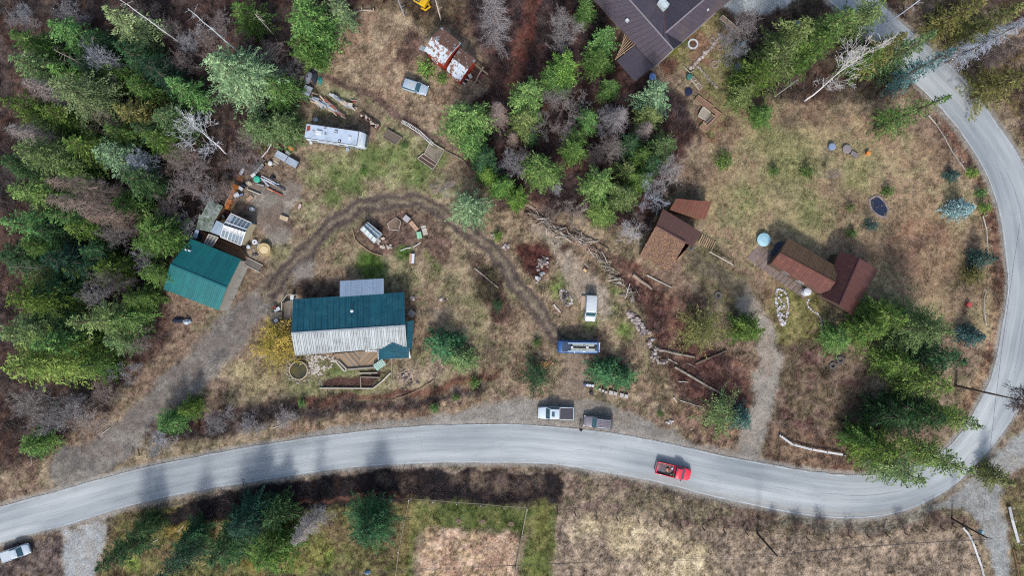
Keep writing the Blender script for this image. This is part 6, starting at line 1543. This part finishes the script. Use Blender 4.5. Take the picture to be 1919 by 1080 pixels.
bed("pale slatted cold frame in the middle of the terraced beds", [(1313,208),(1318,200),(1332,212),(1322,225),(1309,216)], .5, mat(A(160,152,136),.9,var=.4), W_PALE)
bed("dark-covered bed in the middle of the terraced beds", [(1318,228),(1334,214),(1341,220),(1325,236)], .45, mat(A(92,86,86),.9,var=.3), W_TAN)
bed("long narrow garden bed with hoops beside the green bin", [(1294,146),(1300,143),(1317,162),(1311,168)], .35, mat(A(150,128,110),.95,var=.4), W_PALE, (((1299,152),(1305,149)),((1304,158),(1310,155))))
bed("narrow bed with white rails at the top of the garden", [(1349,34),(1355,28),(1388,56),(1383,62)], .35, mat(A(176,150,126),.95,var=.4), W_PALE)
bed("sandy planting bed edged with boards in the central garden mound", [(727,419),(742,407.5),(752,415),(748,432),(730,430)], .3, M_SOIL2, W_PALE)
for x, y, r_, m_, lb, nm, cat in ((1222,145,.55,mat(A(120,160,220),.4),"blue-white round lid beside the flat porch roof","barrel","barrel"),(1222,128,.5,mat(A(120,116,110)),"brown barrel at the corner under the purple gable","barrel","barrel"),(1291,145,.45,mat(A(60,120,110)),"dark green bin beside the narrow garden bed","bin","bin"),
      (1290,173,.6,mat(A(24,36,72)),"dark blue rounded cover on the grass above the terraced beds","covered_tub","tub"),(1391,83,.33,mat(A(170,196,206)),"pale blue pot right of the terrace boards","pot","pot"),(1388,84,.0,M_WHITE,"","",""),(1586,280,.7,mat(A(150,140,140)),"grey round stone cluster in the big lawn","stone_circle","stones"),
      (1625,288,.35,mat(A(226,140,70)),"orange pot on the big lawn","pot","pot"),(1557,276,.55,mat(A(140,158,190)),"bluish bowl at the upper end of the big lawn","basin","basin"),(1813,571,.4,mat(A(200,90,90)),"red ball-like pot on the dry grass near the road bend","pot","pot"),(1108,737,.3,M_BLACK,"black round bin below the white cans at the lay-by","bin","bin"),
      (501-33,463,.3,M_WHITE,"white bucket between the cable spool and the greenhouse","bucket","bucket"),(484,337,.5,mat(A(60,190,160),.4),"round turquoise tub at the head of the white poles","tub","tub"),(509,307,.35,M_WHITE,"white sack beside the lumber stack","sack","sack"),(1492,47,.5,mat(A(60,130,210),.4),"bright blue barrel among the firs at the upper right","barrel","barrel")):
    if r_ <= 0: continue
    q = P(x,y); mb = MB(); mb.cyl((q.x,q.y,-.05), r_*.9, .75 if r_ < .6 else .5, 16, r_); mb.cyl((q.x,q.y,.7 if r_ < .6 else .45), r_*1.04, .06, 16, r_*.7); solo(nm, mb, m_, lb, cat)
# garden greenhouse (white frame, eight panes)
c = P(695,436); sg = thing("garden_greenhouse", "small white-framed greenhouse standing alone in the central garden mound", "greenhouse", (c.x,c.y,0))
e0, e1, k0, k1, f0, f1 = P(689.4,416.5,1.3), P(715.6,438,1.3), P(682,423.5,2.1), P(706,447,2.1), P(675.6,430,1.3), P(701.7,455.5,1.3)
def small_glaze(E0, E1, K0, K1):
    for i in range(4):
        for j in range(2) if E0 is e0 else range(1):
            nj = 2 if E0 is e0 else 1; u0, u1 = j/nj+.04, (j+1)/nj-.04; t0, t1 = i/4+.03, (i+1)/4-.03
            mb = MB(); mb.slab([lerp(lerp(E0,E1,t0),lerp(K0,K1,t0),u0), lerp(lerp(E0,E1,t1),lerp(K0,K1,t1),u0), lerp(lerp(E0,E1,t1),lerp(K0,K1,t1),u1), lerp(lerp(E0,E1,t0),lerp(K0,K1,t0),u1)], .02); put("pane", mb, glass_mat((.20,.29,.34), .2) if E0 is e0 else glass_mat((.32,.38,.40), .3), sg)
    for i in range(5): mb = MB(); mb.bar(lerp(E0,E1,i/4)+Vector((0,0,.03)), lerp(K0,K1,i/4)+Vector((0,0,.03)), .09, .06); put("rafter", mb, W_WHITE, sg)
    for u in (0,.5,1) if E0 is e0 else (0,1): mb = MB(); mb.bar(lerp(E0,K0,u)+Vector((0,0,.04)), lerp(E1,K1,u)+Vector((0,0,.04)), .1, .06); put("purlin", mb, W_WHITE, sg)
small_glaze(e0,e1,k0,k1); small_glaze(f0,f1,k0,k1); hp = inset([e0,e1,f1,f0], .1); walls(sg, [hp[0],hp[3],hp[2],hp[1]], 1.25, mat(A(196,206,208),.4), (0,2,2.0))
def flat(name, label, cat, px, py, lx, ly, z, deg, m, parts=1, th=.08, pname="panel"):
    q = P(px,py); r_ = thing(name, label, cat, (q.x,q.y,gz(q.x,q.y)), R_(-deg)); lx *= K; ly *= K
    for i in range(parts): put(pname, MB().box((-lx/2+(i+.5)*lx/parts,0,z-th/2),(lx/parts*(.94 if parts > 1 else 1),ly,th)), m, r_, False)
    if z > .25: put("base", MB().box((0,0,(z-th)/2-.05),(lx*.92,ly*.9,z-th+.08)), W_DARK, r_, False)
    return r_
flat("cold_frame","pale grey cold frame at the upper end of the garden planks","cold frame",763,410.5,12,10.5,.5,40,mat(A(190,188,192)),4)
flat("plank_walk","salmon-coloured boards between the cold frame and the mint box","boards",776.5,424,21,8,.3,51,mat(A(204,168,142),.8,var=.2),3)
flat("mint_box","mint green box at the lower end of the garden planks","box",787,441.5,9,13,.6,-12,mat(A(150,208,172),.7,var=.25),2)
flat("pallet","grey slatted pallet right of the mint box","pallet",796,432,18,9,.2,75,W_PALE,6,pname="slat")
flat("bench_box","white-topped wooden box on the grass below the garden mound","box",772,485,7,19,.6,3,mat(A(186,150,132),.8,var=.2),1); flat("lid_board","white board lying on the right half of the wooden box below the garden mound","board",775.5,485,5,18,.68,3,M_WHITE,1,.05)
flat("low_table","tan wooden low table on the gravel yard","table",534,409.5,16,8,.5,20,mat(A(206,186,152),.8,var=.2),3); flat("pink_box","small pinkish box on the grass right of the gravel yard","box",563,387,4.5,9,.35,15,mat(A(206,184,178)),1)
flat("planter","grey square planter at the right end of the main house","planter",772.5,588,12,12,.7,32,mat(A(150,144,142)),1); flat("tan_box","tan cardboard box on the pale gravel above the minivan","box",1096.5,507,7,5,.4,50,mat(A(222,184,144)),1)
flat("sheet_bench","long grey-blue metal bench under two sheets at the junk yard","bench",540.5,300,47,13,.9,30,mat(A(176,190,206),.45,var=.25,dirt=A(140,148,156),dirt_amt=.6),2,.06); flat("orange_box","orange box beside the long metal bench","box",547.5,278.5,10,7,.5,38,mat(A(220,150,80)),1)
flat("small_table","pale mosaic table beside the long metal bench","table",541.5,288,9,7,.6,30,mat(A(176,176,176),.8,var=.5,scale=6),1); flat("fridge","white fridge lying on the junk heap edge","fridge",456,322.5,13,5.5,.6,-62,M_WHITE,1)
flat("white_crate","white crate on the junk heap, upper one","crate",453.5,354,10,6,.6,35,M_WHITE,1); flat("white_appliance","white appliance on the junk heap beside the blue board","appliance",446.5,366.5,10,7,.8,-28,M_WHITE,1)
flat("blue_board","blue-grey board beside the white appliance","board",452,367,13,3,.5,-30,mat(A(130,150,180)),1); flat("window_frame","dark square with pale frame near the top of the junk row","frame",492,302,8,8,.3,32,W_PALE,1); flat("dark_sheet","black sheet inside the pale square frame","sheet",492,302,6,6,.36,32,M_BLACK,1)
flat("steel_ladder","pale ladder lying on the junk row","ladder",488.5,317,22,5,.7,-48,M_PALEMETAL,6,pname="rung"); flat("grey_board","grey board between ladder and black bags","board",482,311,15,9,.5,-48,mat(A(130,130,128)),1); flat("mattress","whitish mattress piece below the ladder","mattress",477,329,9,6,.6,-40,M_WHITE,1)
flat("tan_board","tan board on the ground beside the appliance","board",469,372,12,7,.3,-40,mat(A(196,164,138)),1); flat("box_pile","small white box on the dark soil near the greenhouse","box",421,406.5,4,6,.6,-30,mat(A(180,190,180)),1)
for i, (x, y, l, w_, dg, m_, lb) in enumerate(((511,344,50,2.6,26,M_WHITE,"white pole, lowest of the bundle pointing right"),(507,338,36,1.6,28,M_WHITE,"white pole, upper one of the bundle pointing right"),(498,342,20,2.6,48,mat(A(190,196,210)),"pale lilac board crossing the white poles"),(518,345,14,2,3,mat(A(176,200,226)),"light blue pipe at the end of the white poles"),
     (517,360,30,2.2,26,mat(A(190,96,70)),"rusty red beam on the gravel yard"),(507,356,12,1.8,26,mat(A(214,176,140)),"short tan board left of the red beam"),(477,360,27,1.8,22,W_PALE,"pale plank on the ground right of the crates"),(505,310,16,2,32,W_TAN,"tan plank below the lumber stack"),(526,352,24,1.2,30,W_DARK,"thin dark plank right of the white poles"),
     (490,347,14,2,12,mat(A(176,176,186)),"grey bracket board under the white poles"))):
    flat("pole" if "pole" in lb or "pipe" in lb else "plank", lb, "pole" if "pole" in lb or "pipe" in lb else "plank", x, y, l, w_, .22+.03*i, dg, m_, 1, .12)
q = P(517,301); ls = thing("lumber_stack", "stack of tan boards beside the long metal bench", "lumber", (q.x,q.y,0), R_(-32))
for i in range(6): put("board", MB().box((rr.uniform(-.15,.15), -.55+i*.2, .12+.05*(i%2)),(1.15,.16,.08)), W_TAN if i % 2 else W_PALE, ls, False)
# black bags, tarps
def lump(name, label, cat, px, py, rx, ry, h, m, seed, n=9):
    rs = random.Random(seed); q = P(px,py); V = []; rings = 4
    for j in range(rings):
        t = j/(rings-1); 
        for k in range(n):
            a = 6.283*k/n; s = math.cos(t*1.45)*rs.uniform(.78,1.2); V.append((rx*K*s*math.cos(a), ry*K*s*math.sin(a), -.03+h*math.sin(t*1.5)*rs.uniform(.75,1.15)))
    F = [(j*n+k, j*n+(k+1)%n, (j+1)*n+(k+1)%n, (j+1)*n+k) for j in range(rings-1) for k in range(n)]+[tuple(range((rings-1)*n, rings*n))]
    mb = MB(); mb.add(V, F); mb.v = [(v[0]+q.x, v[1]+q.y, v[2]) for v in mb.v]; return solo(name, mb, m, label, cat)
lump("black_tarp","black crumpled tarp beside the white poles","tarp",511,334,7,5,.7,M_BLACK,1); lump("black_bags","black bags beside the ladder on the junk row","bags",480,309,5,4,.7,M_BLACK,2); lump("black_bags","black bags between the junk row and the white crate","bags",459,347,6,4,.8,mat(A(50,56,72)),3)
lump("white_tarp","white crumpled tarp on the dark yard beside the greenhouse","tarp",472.5,392,6,4.5,.6,M_WHITE,4); lump("blue_tarp","blue-grey tarp behind the mossy sheds","tarp",412,376,6,6,.6,mat(A(96,104,150)),5); lump("tarp_bundle","white and dark tarp bundle below the workshop","bundle",352,603,8,6,1.0,mat(A(206,222,238),.5,dirt=A(30,44,80),dirt_amt=1,dscale=1.4),6)
lump("dark_tarp","dark blue tarp left of the white bundle below the workshop","tarp",334,601,13,6,.7,mat(A(40,44,66)),7); lump("teal_sheet","turquoise plastic cover at the right side of the greenhouse","cover",475,419,4,3,.6,mat(A(90,190,200)),8); lump("garden_tarp","turquoise netting beside the grey tanks","netting",600,150,5,8,.5,mat(A(50,140,140)),9)
lump("dark_heap","dark heap between the two grey tanks","heap",590,143,6,14,.7,mat(A(44,48,62)),10); lump("junk_bits","mixed pale junk heap left of the turquoise tub","junk",466,342,7,6,.5,mat(A(150,140,120),.9,var=.6,scale=8,dirt=A(220,216,206),dirt_amt=1,dscale=5),11); lump("rust_heap","rusty orange soil heap along the junk row","heap",448,332,6,12,.2,mat(A(150,96,62),.95,var=.5),12)
lump("dirt_heap","brown scrap heap beside the small shed opening","heap",426,404,7,10,.5,mat(A(70,50,50),.9,var=.6,dirt=A(120,60,46),dirt_amt=.8),13); lump("boat_cover","small grey boat lying upside down beside the fir","boat",1384,128,8,11,.7,mat(A(168,178,190),.4,var=.2),14, 14); lump("pond_clutter","dark pile of pots below the curved deck","pots",478,478,6,5,.4,mat(A(70,64,60),.9,var=.6,dirt=A(190,186,180),dirt_amt=1,dscale=6),15)
lump("brush_heap","greyish twig heap on the bank right of the main house","heap",1185,560,5,8,.5,LG,16); lump("parasol_cover","white and blue cover at the bottom edge beside the large dark fir","cover",689,1074,6,4,.6,mat(A(150,190,224),.5,var=.3),17)
# rusty wall panels
q = P(428,370); of = thing("rusty_fence", "rusty orange board fence running up from the greenhouse to the junk row", "fence", (q.x,q.y,0)); MO = mat(A(184,112,48),.8,var=.3,dirt=A(140,76,44),dirt_amt=.6)
for i in range(5):
    a, b = lerp(P(445,346,.5), P(424,392,.5), i/5+.01), lerp(P(445,346,.5), P(424,392,.5), (i+1)/5-.01); mb = MB(); mb.bar(a, b, .85 if i in (0,3,4) else .5, .9); put("panel", mb, MO, of)
mb = MB(); mb.bar(P(437,352,1.0), P(419,389,1.0), .07, .1); put("top_rail", mb, W_PALE, of)
q = P(500,280); wg = thing("white_gate", "white slatted gate rails at the upper end of the junk row", "gate", (q.x,q.y,0))
for a, b in (((511,265),(500,285)),((504,266),(495,280)),((500,283),(491,295)),((509,268),(501,273))): mb = MB(); mb.bar(P(*a,.6), P(*b,.6), .14, .1); put("rail", mb, W_WHITE if a != (504,266) else mat(A(220,120,90)), wg)
# grey tanks, trailer
def tank(label, a, b, r, m):
    a, b = P(*a,r), P(*b,r); d = (b-a).normalized(); root = thing("gas_tank", label, "tank", ((a.x+b.x)/2,(a.y+b.y)/2,0))
    mb = MB(); mb.tube([a, a+d*.12, a+d*.4, b-d*.4, b-d*.12, b], [r*.35,r*.8,r,r,r*.8,r*.35], 14); put("shell", mb, m, root, smooth=True)
    for t in (.25,.75): q = lerp(a,b,t); put("foot", MB().box((q.x,q.y,.12),(.2,r*1.5,.3)), M_TRIM, root)
    q = lerp(a,b,.5); put("valve", MB().cyl((q.x,q.y,2*r-.05), .12, .2, 8), M_TRIM, root)
tank("long grey tank standing left of the turquoise netting", (582,134), (574.5,156), .50, mat(A(150,152,166),.5,var=.15)); tank("long grey pipe-like tank slanting above the turquoise netting", (587,124), (603,135), .28, mat(A(156,154,148),.6))
q = P(578,171); tr_ = thing("old_trailer", "old small trailer with a pale sheet on it beside the grey tanks", "trailer", (q.x,q.y,0), R_(-25)); put("bed", MB().box((0,0,.6),(1.3,1.5,.1)), mat(A(160,170,182)), tr_, False); put("frame", MB().box((0,0,.45),(1.5,1.6,.15)), M_TRIM, tr_, False)
for s in (-1,1): mb = MB(); mb.tube([(0,s*.85,.3),(0,s*1.0,.3)], .3, 12); put("wheel", mb, M_TYRE, tr_, False)
put("drawbar", MB().bar((.7,0,.45),(1.7,.1,.45),.1,.1), W_PALE, tr_, False)
flat("wood_block","pale plank block left of the grey tank","block",567.5,144.5,9,5,.3,0,W_PALE,2); lump("round_drum","dark blue drum beside the old trailer","drum",573,184,5,4,.8,mat(A(60,72,96)),18); log((568,172),(566,190),.07,mat(A(206,140,100)),"orange-brown pole beside the dark drum","pole",cat="pole")
for a, b, r, lb in (((576,114),(584,124),.09,"bent grey pipe above the long grey tank"),((576,114),(594,104),.05,"thin grey pole reaching up from the bent pipe"),((520,108),(572,94),.05,"thin fallen pole in the shade right of the biggest fir")): log(a, b, r, LG, lb, "pole", cat="pole")
# scrap pile of sheets and timber
q = P(625,202); sc_ = thing("scrap_pile", "pile of pale metal sheets, pipes and orange boards above the motorhome", "scrap pile", (q.x,q.y,0)); rs_ = random.Random(31)
SM = [mat(A(176,190,206),.5,var=.3), mat(A(200,208,214),.5,var=.3), mat(A(150,160,172),.5,var=.3), mat(A(196,140,100),.8,var=.3), mat(A(150,96,76),.8,var=.3), mat(A(214,196,176),.8,var=.3)]
for i in range(95):
    t = rs_.random(); lane = rs_.choice([0,0,1,1,2]); u = rs_.uniform(-1,1)
    if lane == 0: cx, cy = 592+t*34, 190+t*16+u*5
    elif lane == 1: cx, cy = 608+t*40, 186+t*34+u*4
    else: cx, cy = 626+t*36, 180+t*24+u*3
    m_ = rs_.choice(SM[:3]+[SM[5]]) if lane != 1 or rs_.random() < .55 else rs_.choice(SM[3:5]); an = R_(-35)+rs_.gauss(0,.18); l = rs_.uniform(.8,2.6); p = P(cx,cy); z_ = .12+rs_.random()*.55
    put("board" if m_ in SM[3:] else "metal_sheet", MB().box((p.x,p.y,z_),(l,rs_.uniform(.08,.42),.05), an, rs_.uniform(-.08,.08)), m_, sc_)
log((648,190),(680,206),.09,W_TAN,"long tan beam along the upper edge of the scrap pile","beam",cat="beam"); flat("red_bracket","small rusty red bracket with a pale bar on the upper lawn","bracket",664,188,12,2,.25,3,W_PALE,1); flat("red_piece","small rust-red piece beside the pale bar","bracket",664,191,6,3,.22,40,mat(A(170,80,60)),1)
# crate of logs
q = P(692,229); lc = thing("log_crate", "long rusty crate filled with pale firewood on the upper lawn", "crate", (q.x,q.y,0))
cs_ = [(673,217),(680,211),(713,235),(706,243)]
for i in range(4): mb = MB(); mb.bar(P(*cs_[i],.35), P(*cs_[(i+1)%4],.35), .06, .6); put("side_board", mb, mat(A(110,72,64),.9,var=.3), lc)
for i in range(44):
    t, u = rs_.random(), rs_.random(); p = lerp(lerp(P(673,217),P(706,243),t), lerp(P(680,211),P(713,235),t), .12+u*.72); put("log", MB().rock((p.x,p.y,.35+rs_.random()*.25), rs_.uniform(.12,.24), rs_, .8), rs_.choice([MS[0],MS[3],mat(A(120,84,72)),mat(A(216,202,186))]), lc)
# long ladder-like trellis and timber edge on the lawn
q = P(780,246); tl = thing("trellis", "long white ladder-like trellis lying along the upper field edge", "trellis", (q.x,q.y,0)); ta = [(754,227),(768,235),(786,247),(800,260),(812,270)]
for s in (-2.2,2.2):
    for a, b in zip(ta[:-1], ta[1:]): mb = MB(); mb.bar(P(a[0]-s*.5,a[1]+s,.5), P(b[0]-s*.5,b[1]+s,.5), .09, .08); put("rail", mb, W_WHITE, tl)
for i in range(26):
    t = i/25*(len(ta)-1); k = min(int(t), len(ta)-2); f = t-k; x, y = ta[k][0]+(ta[k+1][0]-ta[k][0])*f, ta[k][1]+(ta[k+1][1]-ta[k][1])*f; mb = MB(); mb.bar(P(x+1.1,y-2.2,.52), P(x-1.1,y+2.2,.52), .07, .05); put("rung", mb, W_WHITE, tl)
def rails(label, pts, wd_, name="rail_fence", z=.55, w=.14, posts=True, npost=None, pz=.9, m2=None):
    q = P(*pts[0]); r_ = thing(name, label, "fence" if 'fence' in name else name.split('_')[-1], (q.x,q.y,0))
    for a, b in zip(pts[:-1], pts[1:]): mb = MB(); mb.bar(P(*a,z), P(*b,z), w, .12); put("rail", mb, wd_, r_)
    if posts:
        for a in pts: p = P(*a); put("post", MB().box((p.x,p.y,pz/2),(.14,.14,pz+.1)), m2 or wd_, r_)
    return r_
rails("timber edging from the raised beds round to the star-shaped fir", [(833,281),(852,291),(868,300),(877,312),(885,325)], W_GREY, "timber_edge", .2, .16, False)
rails("white post-and-rail fence beside the reddish slope above the road", [(1462,817),(1486,834),(1520,843),(1548,848),(1580,853)], W_WHITE, w=.32)
rails("white rail fence along the left side of the side road", [(1806,990),(1816,1002),(1825,1020),(1832,1040),(1840,1062),(1846,1085)], W_WHITE, w=.30, m2=M_BLACK)
rails("white plank fence along the right side of the side road", [(1893,951),(1898,975),(1905,1000),(1910,1018)], W_WHITE, w=.42); rails("brown rails continuing below the white plank fence at the right edge", [(1900,1030),(1906,1055),(1912,1085)], W_BROWN)
rails("pale rail fence at the top of the big lawn beside the road bend", [(1741,216),(1755,232),(1770,255),(1786,285),(1800,305),(1813,322)], W_PALE, w=.12); rails("pale rail fence between the silvery and the dark spruce", [(1843,405),(1850,430),(1852,462)], W_PALE, w=.12); rails("pale rail fence above the lowest dark spruce on the bend", [(1850,543),(1845,560),(1846,588),(1850,612)], W_PALE, w=.12)
rails("grey rails running from the slatted deck over the shaded track", [(1330,472),(1352,484),(1375,497)], W_PALE, z=.9, w=.12, pz=1.0); rails("old boards of the terrace at the right of the garden", [(1350,40),(1375,60),(1388,72),(1380,80),(1398,94)], W_GREY, "terrace_boards", .4, .2, False)
rails("two white garden rails above the green bin", [(1282,124),(1294,136),(1302,132)], W_PALE, "garden_rail", .5, .08, False); rails("low white edging along the lower rim of the garden mound, left piece", [(751,470),(760,466),(770,464)], W_WHITE, "edging_board", .2, .12, False); rails("low white edging along the lower rim of the garden mound, right piece", [(774,463),(782,459),(789,454)], W_WHITE, "edging_board", .2, .12, False)
rails("curved timber retaining edge on the left rim of the garden mound", [(661,430),(665,448),(674,458),(686,467),(699,475),(716,479)], W_TAN, "retaining_edge", .2, .14, False); rails("wire and stick fence along the upper edge of the mown field", [(602,52),(625,38),(652,25),(680,18),(702,20)], W_PALE, w=.07)
rails("broken brown rails on the bank right of the main house garden", [(735,752),(760,743),(790,730),(814,714)], W_TAN, "broken_rail", .3, .1, False); rails("short wire fence post row south of the terrace bed", [(735,672),(734,700),(733,726)], W_PALE, w=.05)
def postfence(label, pts, m_, z=.95, wire=.022, post=.13, lean=0.0, rail=None):
    q = P(*pts[0]); r_ = thing("wire_fence", label, "fence", (q.x,q.y,0))
    for a in pts: p = P(*a); mb = MB(); mb.bar((p.x,p.y,-.1),(p.x+lean,p.y-lean,z+.1),post,post); put("post", mb, m_, r_)
    for zz in (.35,.65,.95):
        mb = MB()
        for a, b in zip(pts[:-1], pts[1:]): mb.bar(P(*a,zz), P(*b,zz), wire, wire)
        put("wire", mb, mat(A(90,88,86)), r_)
    if rail: 
        for a, b in zip(pts[:-1], pts[1:]): mb = MB(); mb.bar(P(*a,z), P(*b,z), rail, .08); put("top_rail", mb, W_GREY, r_)
postfence("dark-posted wire fence along the top of the pale field", [(1044,959),(1077,962),(1117,967),(1156,972),(1196,977),(1236,982),(1275,986),(1317,990),(1356,995),(1398,999),(1420,1002),(1475,1008),(1512,1009),(1548,1008),(1590,1004),(1625,1004),(1662,1003),(1695,999),(1730,993),(1763,989),(1785,985),(1806,988)], W_DARK, lean=.15)
postfence("white-posted fence along the green lawn below the burnt verge", [(705,938),(735,937),(768,936),(812,939),(857,943),(902,946),(945,950),(988,953)], W_WHITE, rail=.05); postfence("fence down the left side of the green lawn", [(767,938),(757,985),(748,1032),(741,1082)], W_PALE, rail=.10); postfence("fence down the right side of the green lawn", [(988,955),(979,1003),(971,1045),(965,1085)], W_PALE, rail=.12)
# row of white boxes and cans by the lay-by
for i, (x, y, w_, lb) in enumerate(((1124,730,4,"small white box, first from the left in the row by the pine"),(1130,732.5,4,"small white box, second from the left in the row by the pine"),(1135.5,735,4,"small white box, third from the left in the row by the pine"),(1145,736,7,"white beehive-like crate, fourth in the row by the pine"),(1153,738,6.5,"white beehive-like crate, fifth in the row by the pine"),(1165,741,7,"white beehive-like crate, sixth in the row by the pine"),(1173.5,743,6.5,"white beehive-like crate at the right end of the row by the pine"))):
    q = P(x,y); r_ = thing("crate", lb, "crate", (q.x,q.y,0), R_(-14), "row of white crates beside the pine at the lay-by"); put("box", MB().box((0,0,.2),(w_*K,w_*K,.45)), M_WHITE, r_, False); put("lid", MB().box((0,0,.45),(w_*K*1.05,w_*K*1.05,.06)), mat(A(200,196,190)), r_, False)
for i, (x, lb) in enumerate(((1096,"dark-blue and white can at the left of the row at the lay-by"),(1101,"white can, second from the left at the lay-by"),(1106,"white can, third from the left at the lay-by"),(1111,"white can at the right of the row at the lay-by"))):
    q = P(x, 721+i*.6); mb = MB(); mb.cyl((q.x,q.y,-.03), .2, .5, 12, .22); mb.cyl((q.x,q.y,.47), .23, .05, 12, .18); solo("can", mb, M_WHITE if i else mat(A(90,100,150)), lb, "can", "row of cans at the lay-by")
# pond
q = P(1646,386); pn = thing("garden_pond", "dark garden pond with a pale stone rim in the big lawn", "pond", (q.x,q.y,0)); pc = crom([(1632,376),(1644,370),(1655,378),(1662,392),(1658,404),(1646,400),(1636,390),(1632,376)], 6)
mb = MB(); mb.prism([tuple(P(*p)[:2]) for p in pc[:-1]], -.1, .09); put("water", mb, glass_mat((.008,.012,.03), .05), pn)
for i in range(len(pc)-1): p = P(*pc[i]); dd = (p-q).normalized()*.25; put("rim_stone", MB().rock((p.x+dd.x,p.y+dd.y,.08), .22, rs_), MS[1], pn)
# white pole sign? utility poles and wires
def utility(label, base, top, h, transformer=False):
    b = P(*base); t = P(*top, h); r_ = thing("utility_pole", label, "utility pole", (b.x,b.y,0)); mb = MB(); mb.tube([b-Vector((0,0,.2)), lerp(b,t,.5), t], [.17,.14,.11], 8); put("pole", mb, mat(A(74,66,60),.9,var=.3), r_)
    mb = MB(); mb.bar(t+Vector((-.9,.2,-.3)), t+Vector((.9,-.2,-.3)), .1, .12); put("crossarm", mb, W_DARK, r_)
    for s in (-.8,0,.8): q = t+Vector((s,-.2*s,-.2)); put("insulator", MB().cyl((q.x,q.y,q.z), .05, .18, 6), M_WHITE, r_)
    if transformer: q = lerp(b,t,.78)+Vector((.3,.3,0)); put("transformer", MB().cyl((q.x,q.y,q.z-.4), .27, .8, 12), mat(A(150,190,200),.5), r_)
    return t
tA = utility("dark utility pole with a pale transformer at the mouth of the side road", (1784,973), (1852,1010), 8.4, True); tB = utility("dark utility pole at the top edge of the pale field", (1420,1001), (1458,1044), 8.8)
def wire(label, a, b, sag=.6, r=.018):
    pts = []
    for i in range(13): t = i/12; p = lerp(Vector(a), Vector(b), t); pts.append(p-Vector((0,0,4*sag*t*(1-t))))
    mb = MB(); mb.tube(pts, r, 4); return solo("power_line", mb, mat(A(80,82,86),.7), label, "wire")
for k, dx in enumerate((-.8,0,.8)):
    wire(("upper","middle","lower")[k]+" power line strung between the two utility poles", tB+Vector((dx,.2,-.05)), tA+Vector((dx,-.2,-.05)))
    wire(("upper","middle","lower")[k]+" power line running left from the field pole along the bottom edge", tB+Vector((dx*.2,.5*dx,-.05)), P(460,1083+6*k,8.5)+Vector((0,0,0)), 1.0)
wire("long power line from the side-road pole up across the road bend", tA+Vector((-.4,1.2,-.6)), P(1912,420,8.5), .5, .022)
# person on the road edge
def person():
    q = P(1088,803.5,0); r_ = thing("person", "person in dark clothes walking at the road edge between pickup and SUV", "person", (q.x,q.y,.03), R_(200))
    J = dict(pel=(0,0,.92,.15,.11), ch=(0,.02,1.28,.17,.12), nk=(0,.03,1.47,.06,.06), hd=(0,.05,1.60,.095,.11), ht=(0,.04,1.72,.085,.09),
        ls=(-.19,.02,1.40,.07,.07), le=(-.25,-.04,1.12,.05,.05), lw=(-.26,.10,.90,.035,.035), lh=(-.26,.14,.82,.035,.03), rs=(.19,.02,1.40,.07,.07), re=(.25,-.06,1.12,.05,.05), rw=(.24,.06,.90,.035,.035), rh=(.24,.09,.82,.035,.03),
        lhip=(-.1,0,.86,.10,.10), lk=(-.12,.14,.50,.07,.07), la=(-.12,.12,.10,.045,.05), lt=(-.13,.28,.05,.04,.035), rhip=(.1,0,.86,.10,.10), rk=(.11,.0,.48,.07,.07), ra=(.11,-.2,.12,.045,.05), rt=(.12,-.06,.04,.04,.035))
    E = [('pel','ch'),('ch','nk'),('nk','hd'),('hd','ht'),('ch','ls'),('ls','le'),('le','lw'),('lw','lh'),('ch','rs'),('rs','re'),('re','rw'),('rw','rh'),('pel','lhip'),('lhip','lk'),('lk','la'),('la','lt'),('pel','rhip'),('rhip','rk'),('rk','ra'),('ra','rt')]
    ks = list(J); me = bpy.data.meshes.new("body"); me.from_pydata([J[k][:3] for k in ks], [(ks.index(a), ks.index(b)) for a, b in E], [])
    o = bpy.data.objects.new("body", me); COL.objects.link(o); o.parent = r_; md = o.modifiers.new("skin", 'SKIN'); 
    for i, k in enumerate(ks): me.skin_vertices[0].data[i].radius = J[k][3:5]
    me.skin_vertices[0].data[0].use_root = True
    o.modifiers.new("sub", 'SUBSURF').levels = 1; o.modifiers["sub"].render_levels = 2
    me.materials.append(mat(A(60,52,66),.8)); 
    mb = MB(); mb.rock((0,.03,1.68), .12, random.Random(2), 1.0); put("hair", mb, mat((.02,.015,.012),.8), r_, False); 
    mb = MB(); mb.rock((0,.13,1.6), .055, random.Random(3), 1.3); put("face", mb, mat((.35,.2,.15),.6), r_, False)
    for s in (-1,1):
        for k in range(5): mb = MB(); x0 = s*.255; mb.tube([(x0+s*(.03 if k == 4 else 0), .10+k*.017,.80),(x0+s*(.04 if k == 4 else -.005), .115+k*.018,.76),(x0-s*.01, .115+k*.017,.72-(.01 if k in (1,2) else 0))], [.011,.010,.007], 5); put("finger", mb, mat((.35,.2,.15),.6), r_, False)
person()
# small extras in the big lawn, blurred in the photograph
flat("garden_bench","grey-brown weathered table in the upper big lawn","table",1600,290,14,9,.4,30,mat(A(140,132,132)),3)
print("objects", len(bpy.data.objects), "tris est", sum(len(m.polygons)*2 for m in bpy.data.meshes))
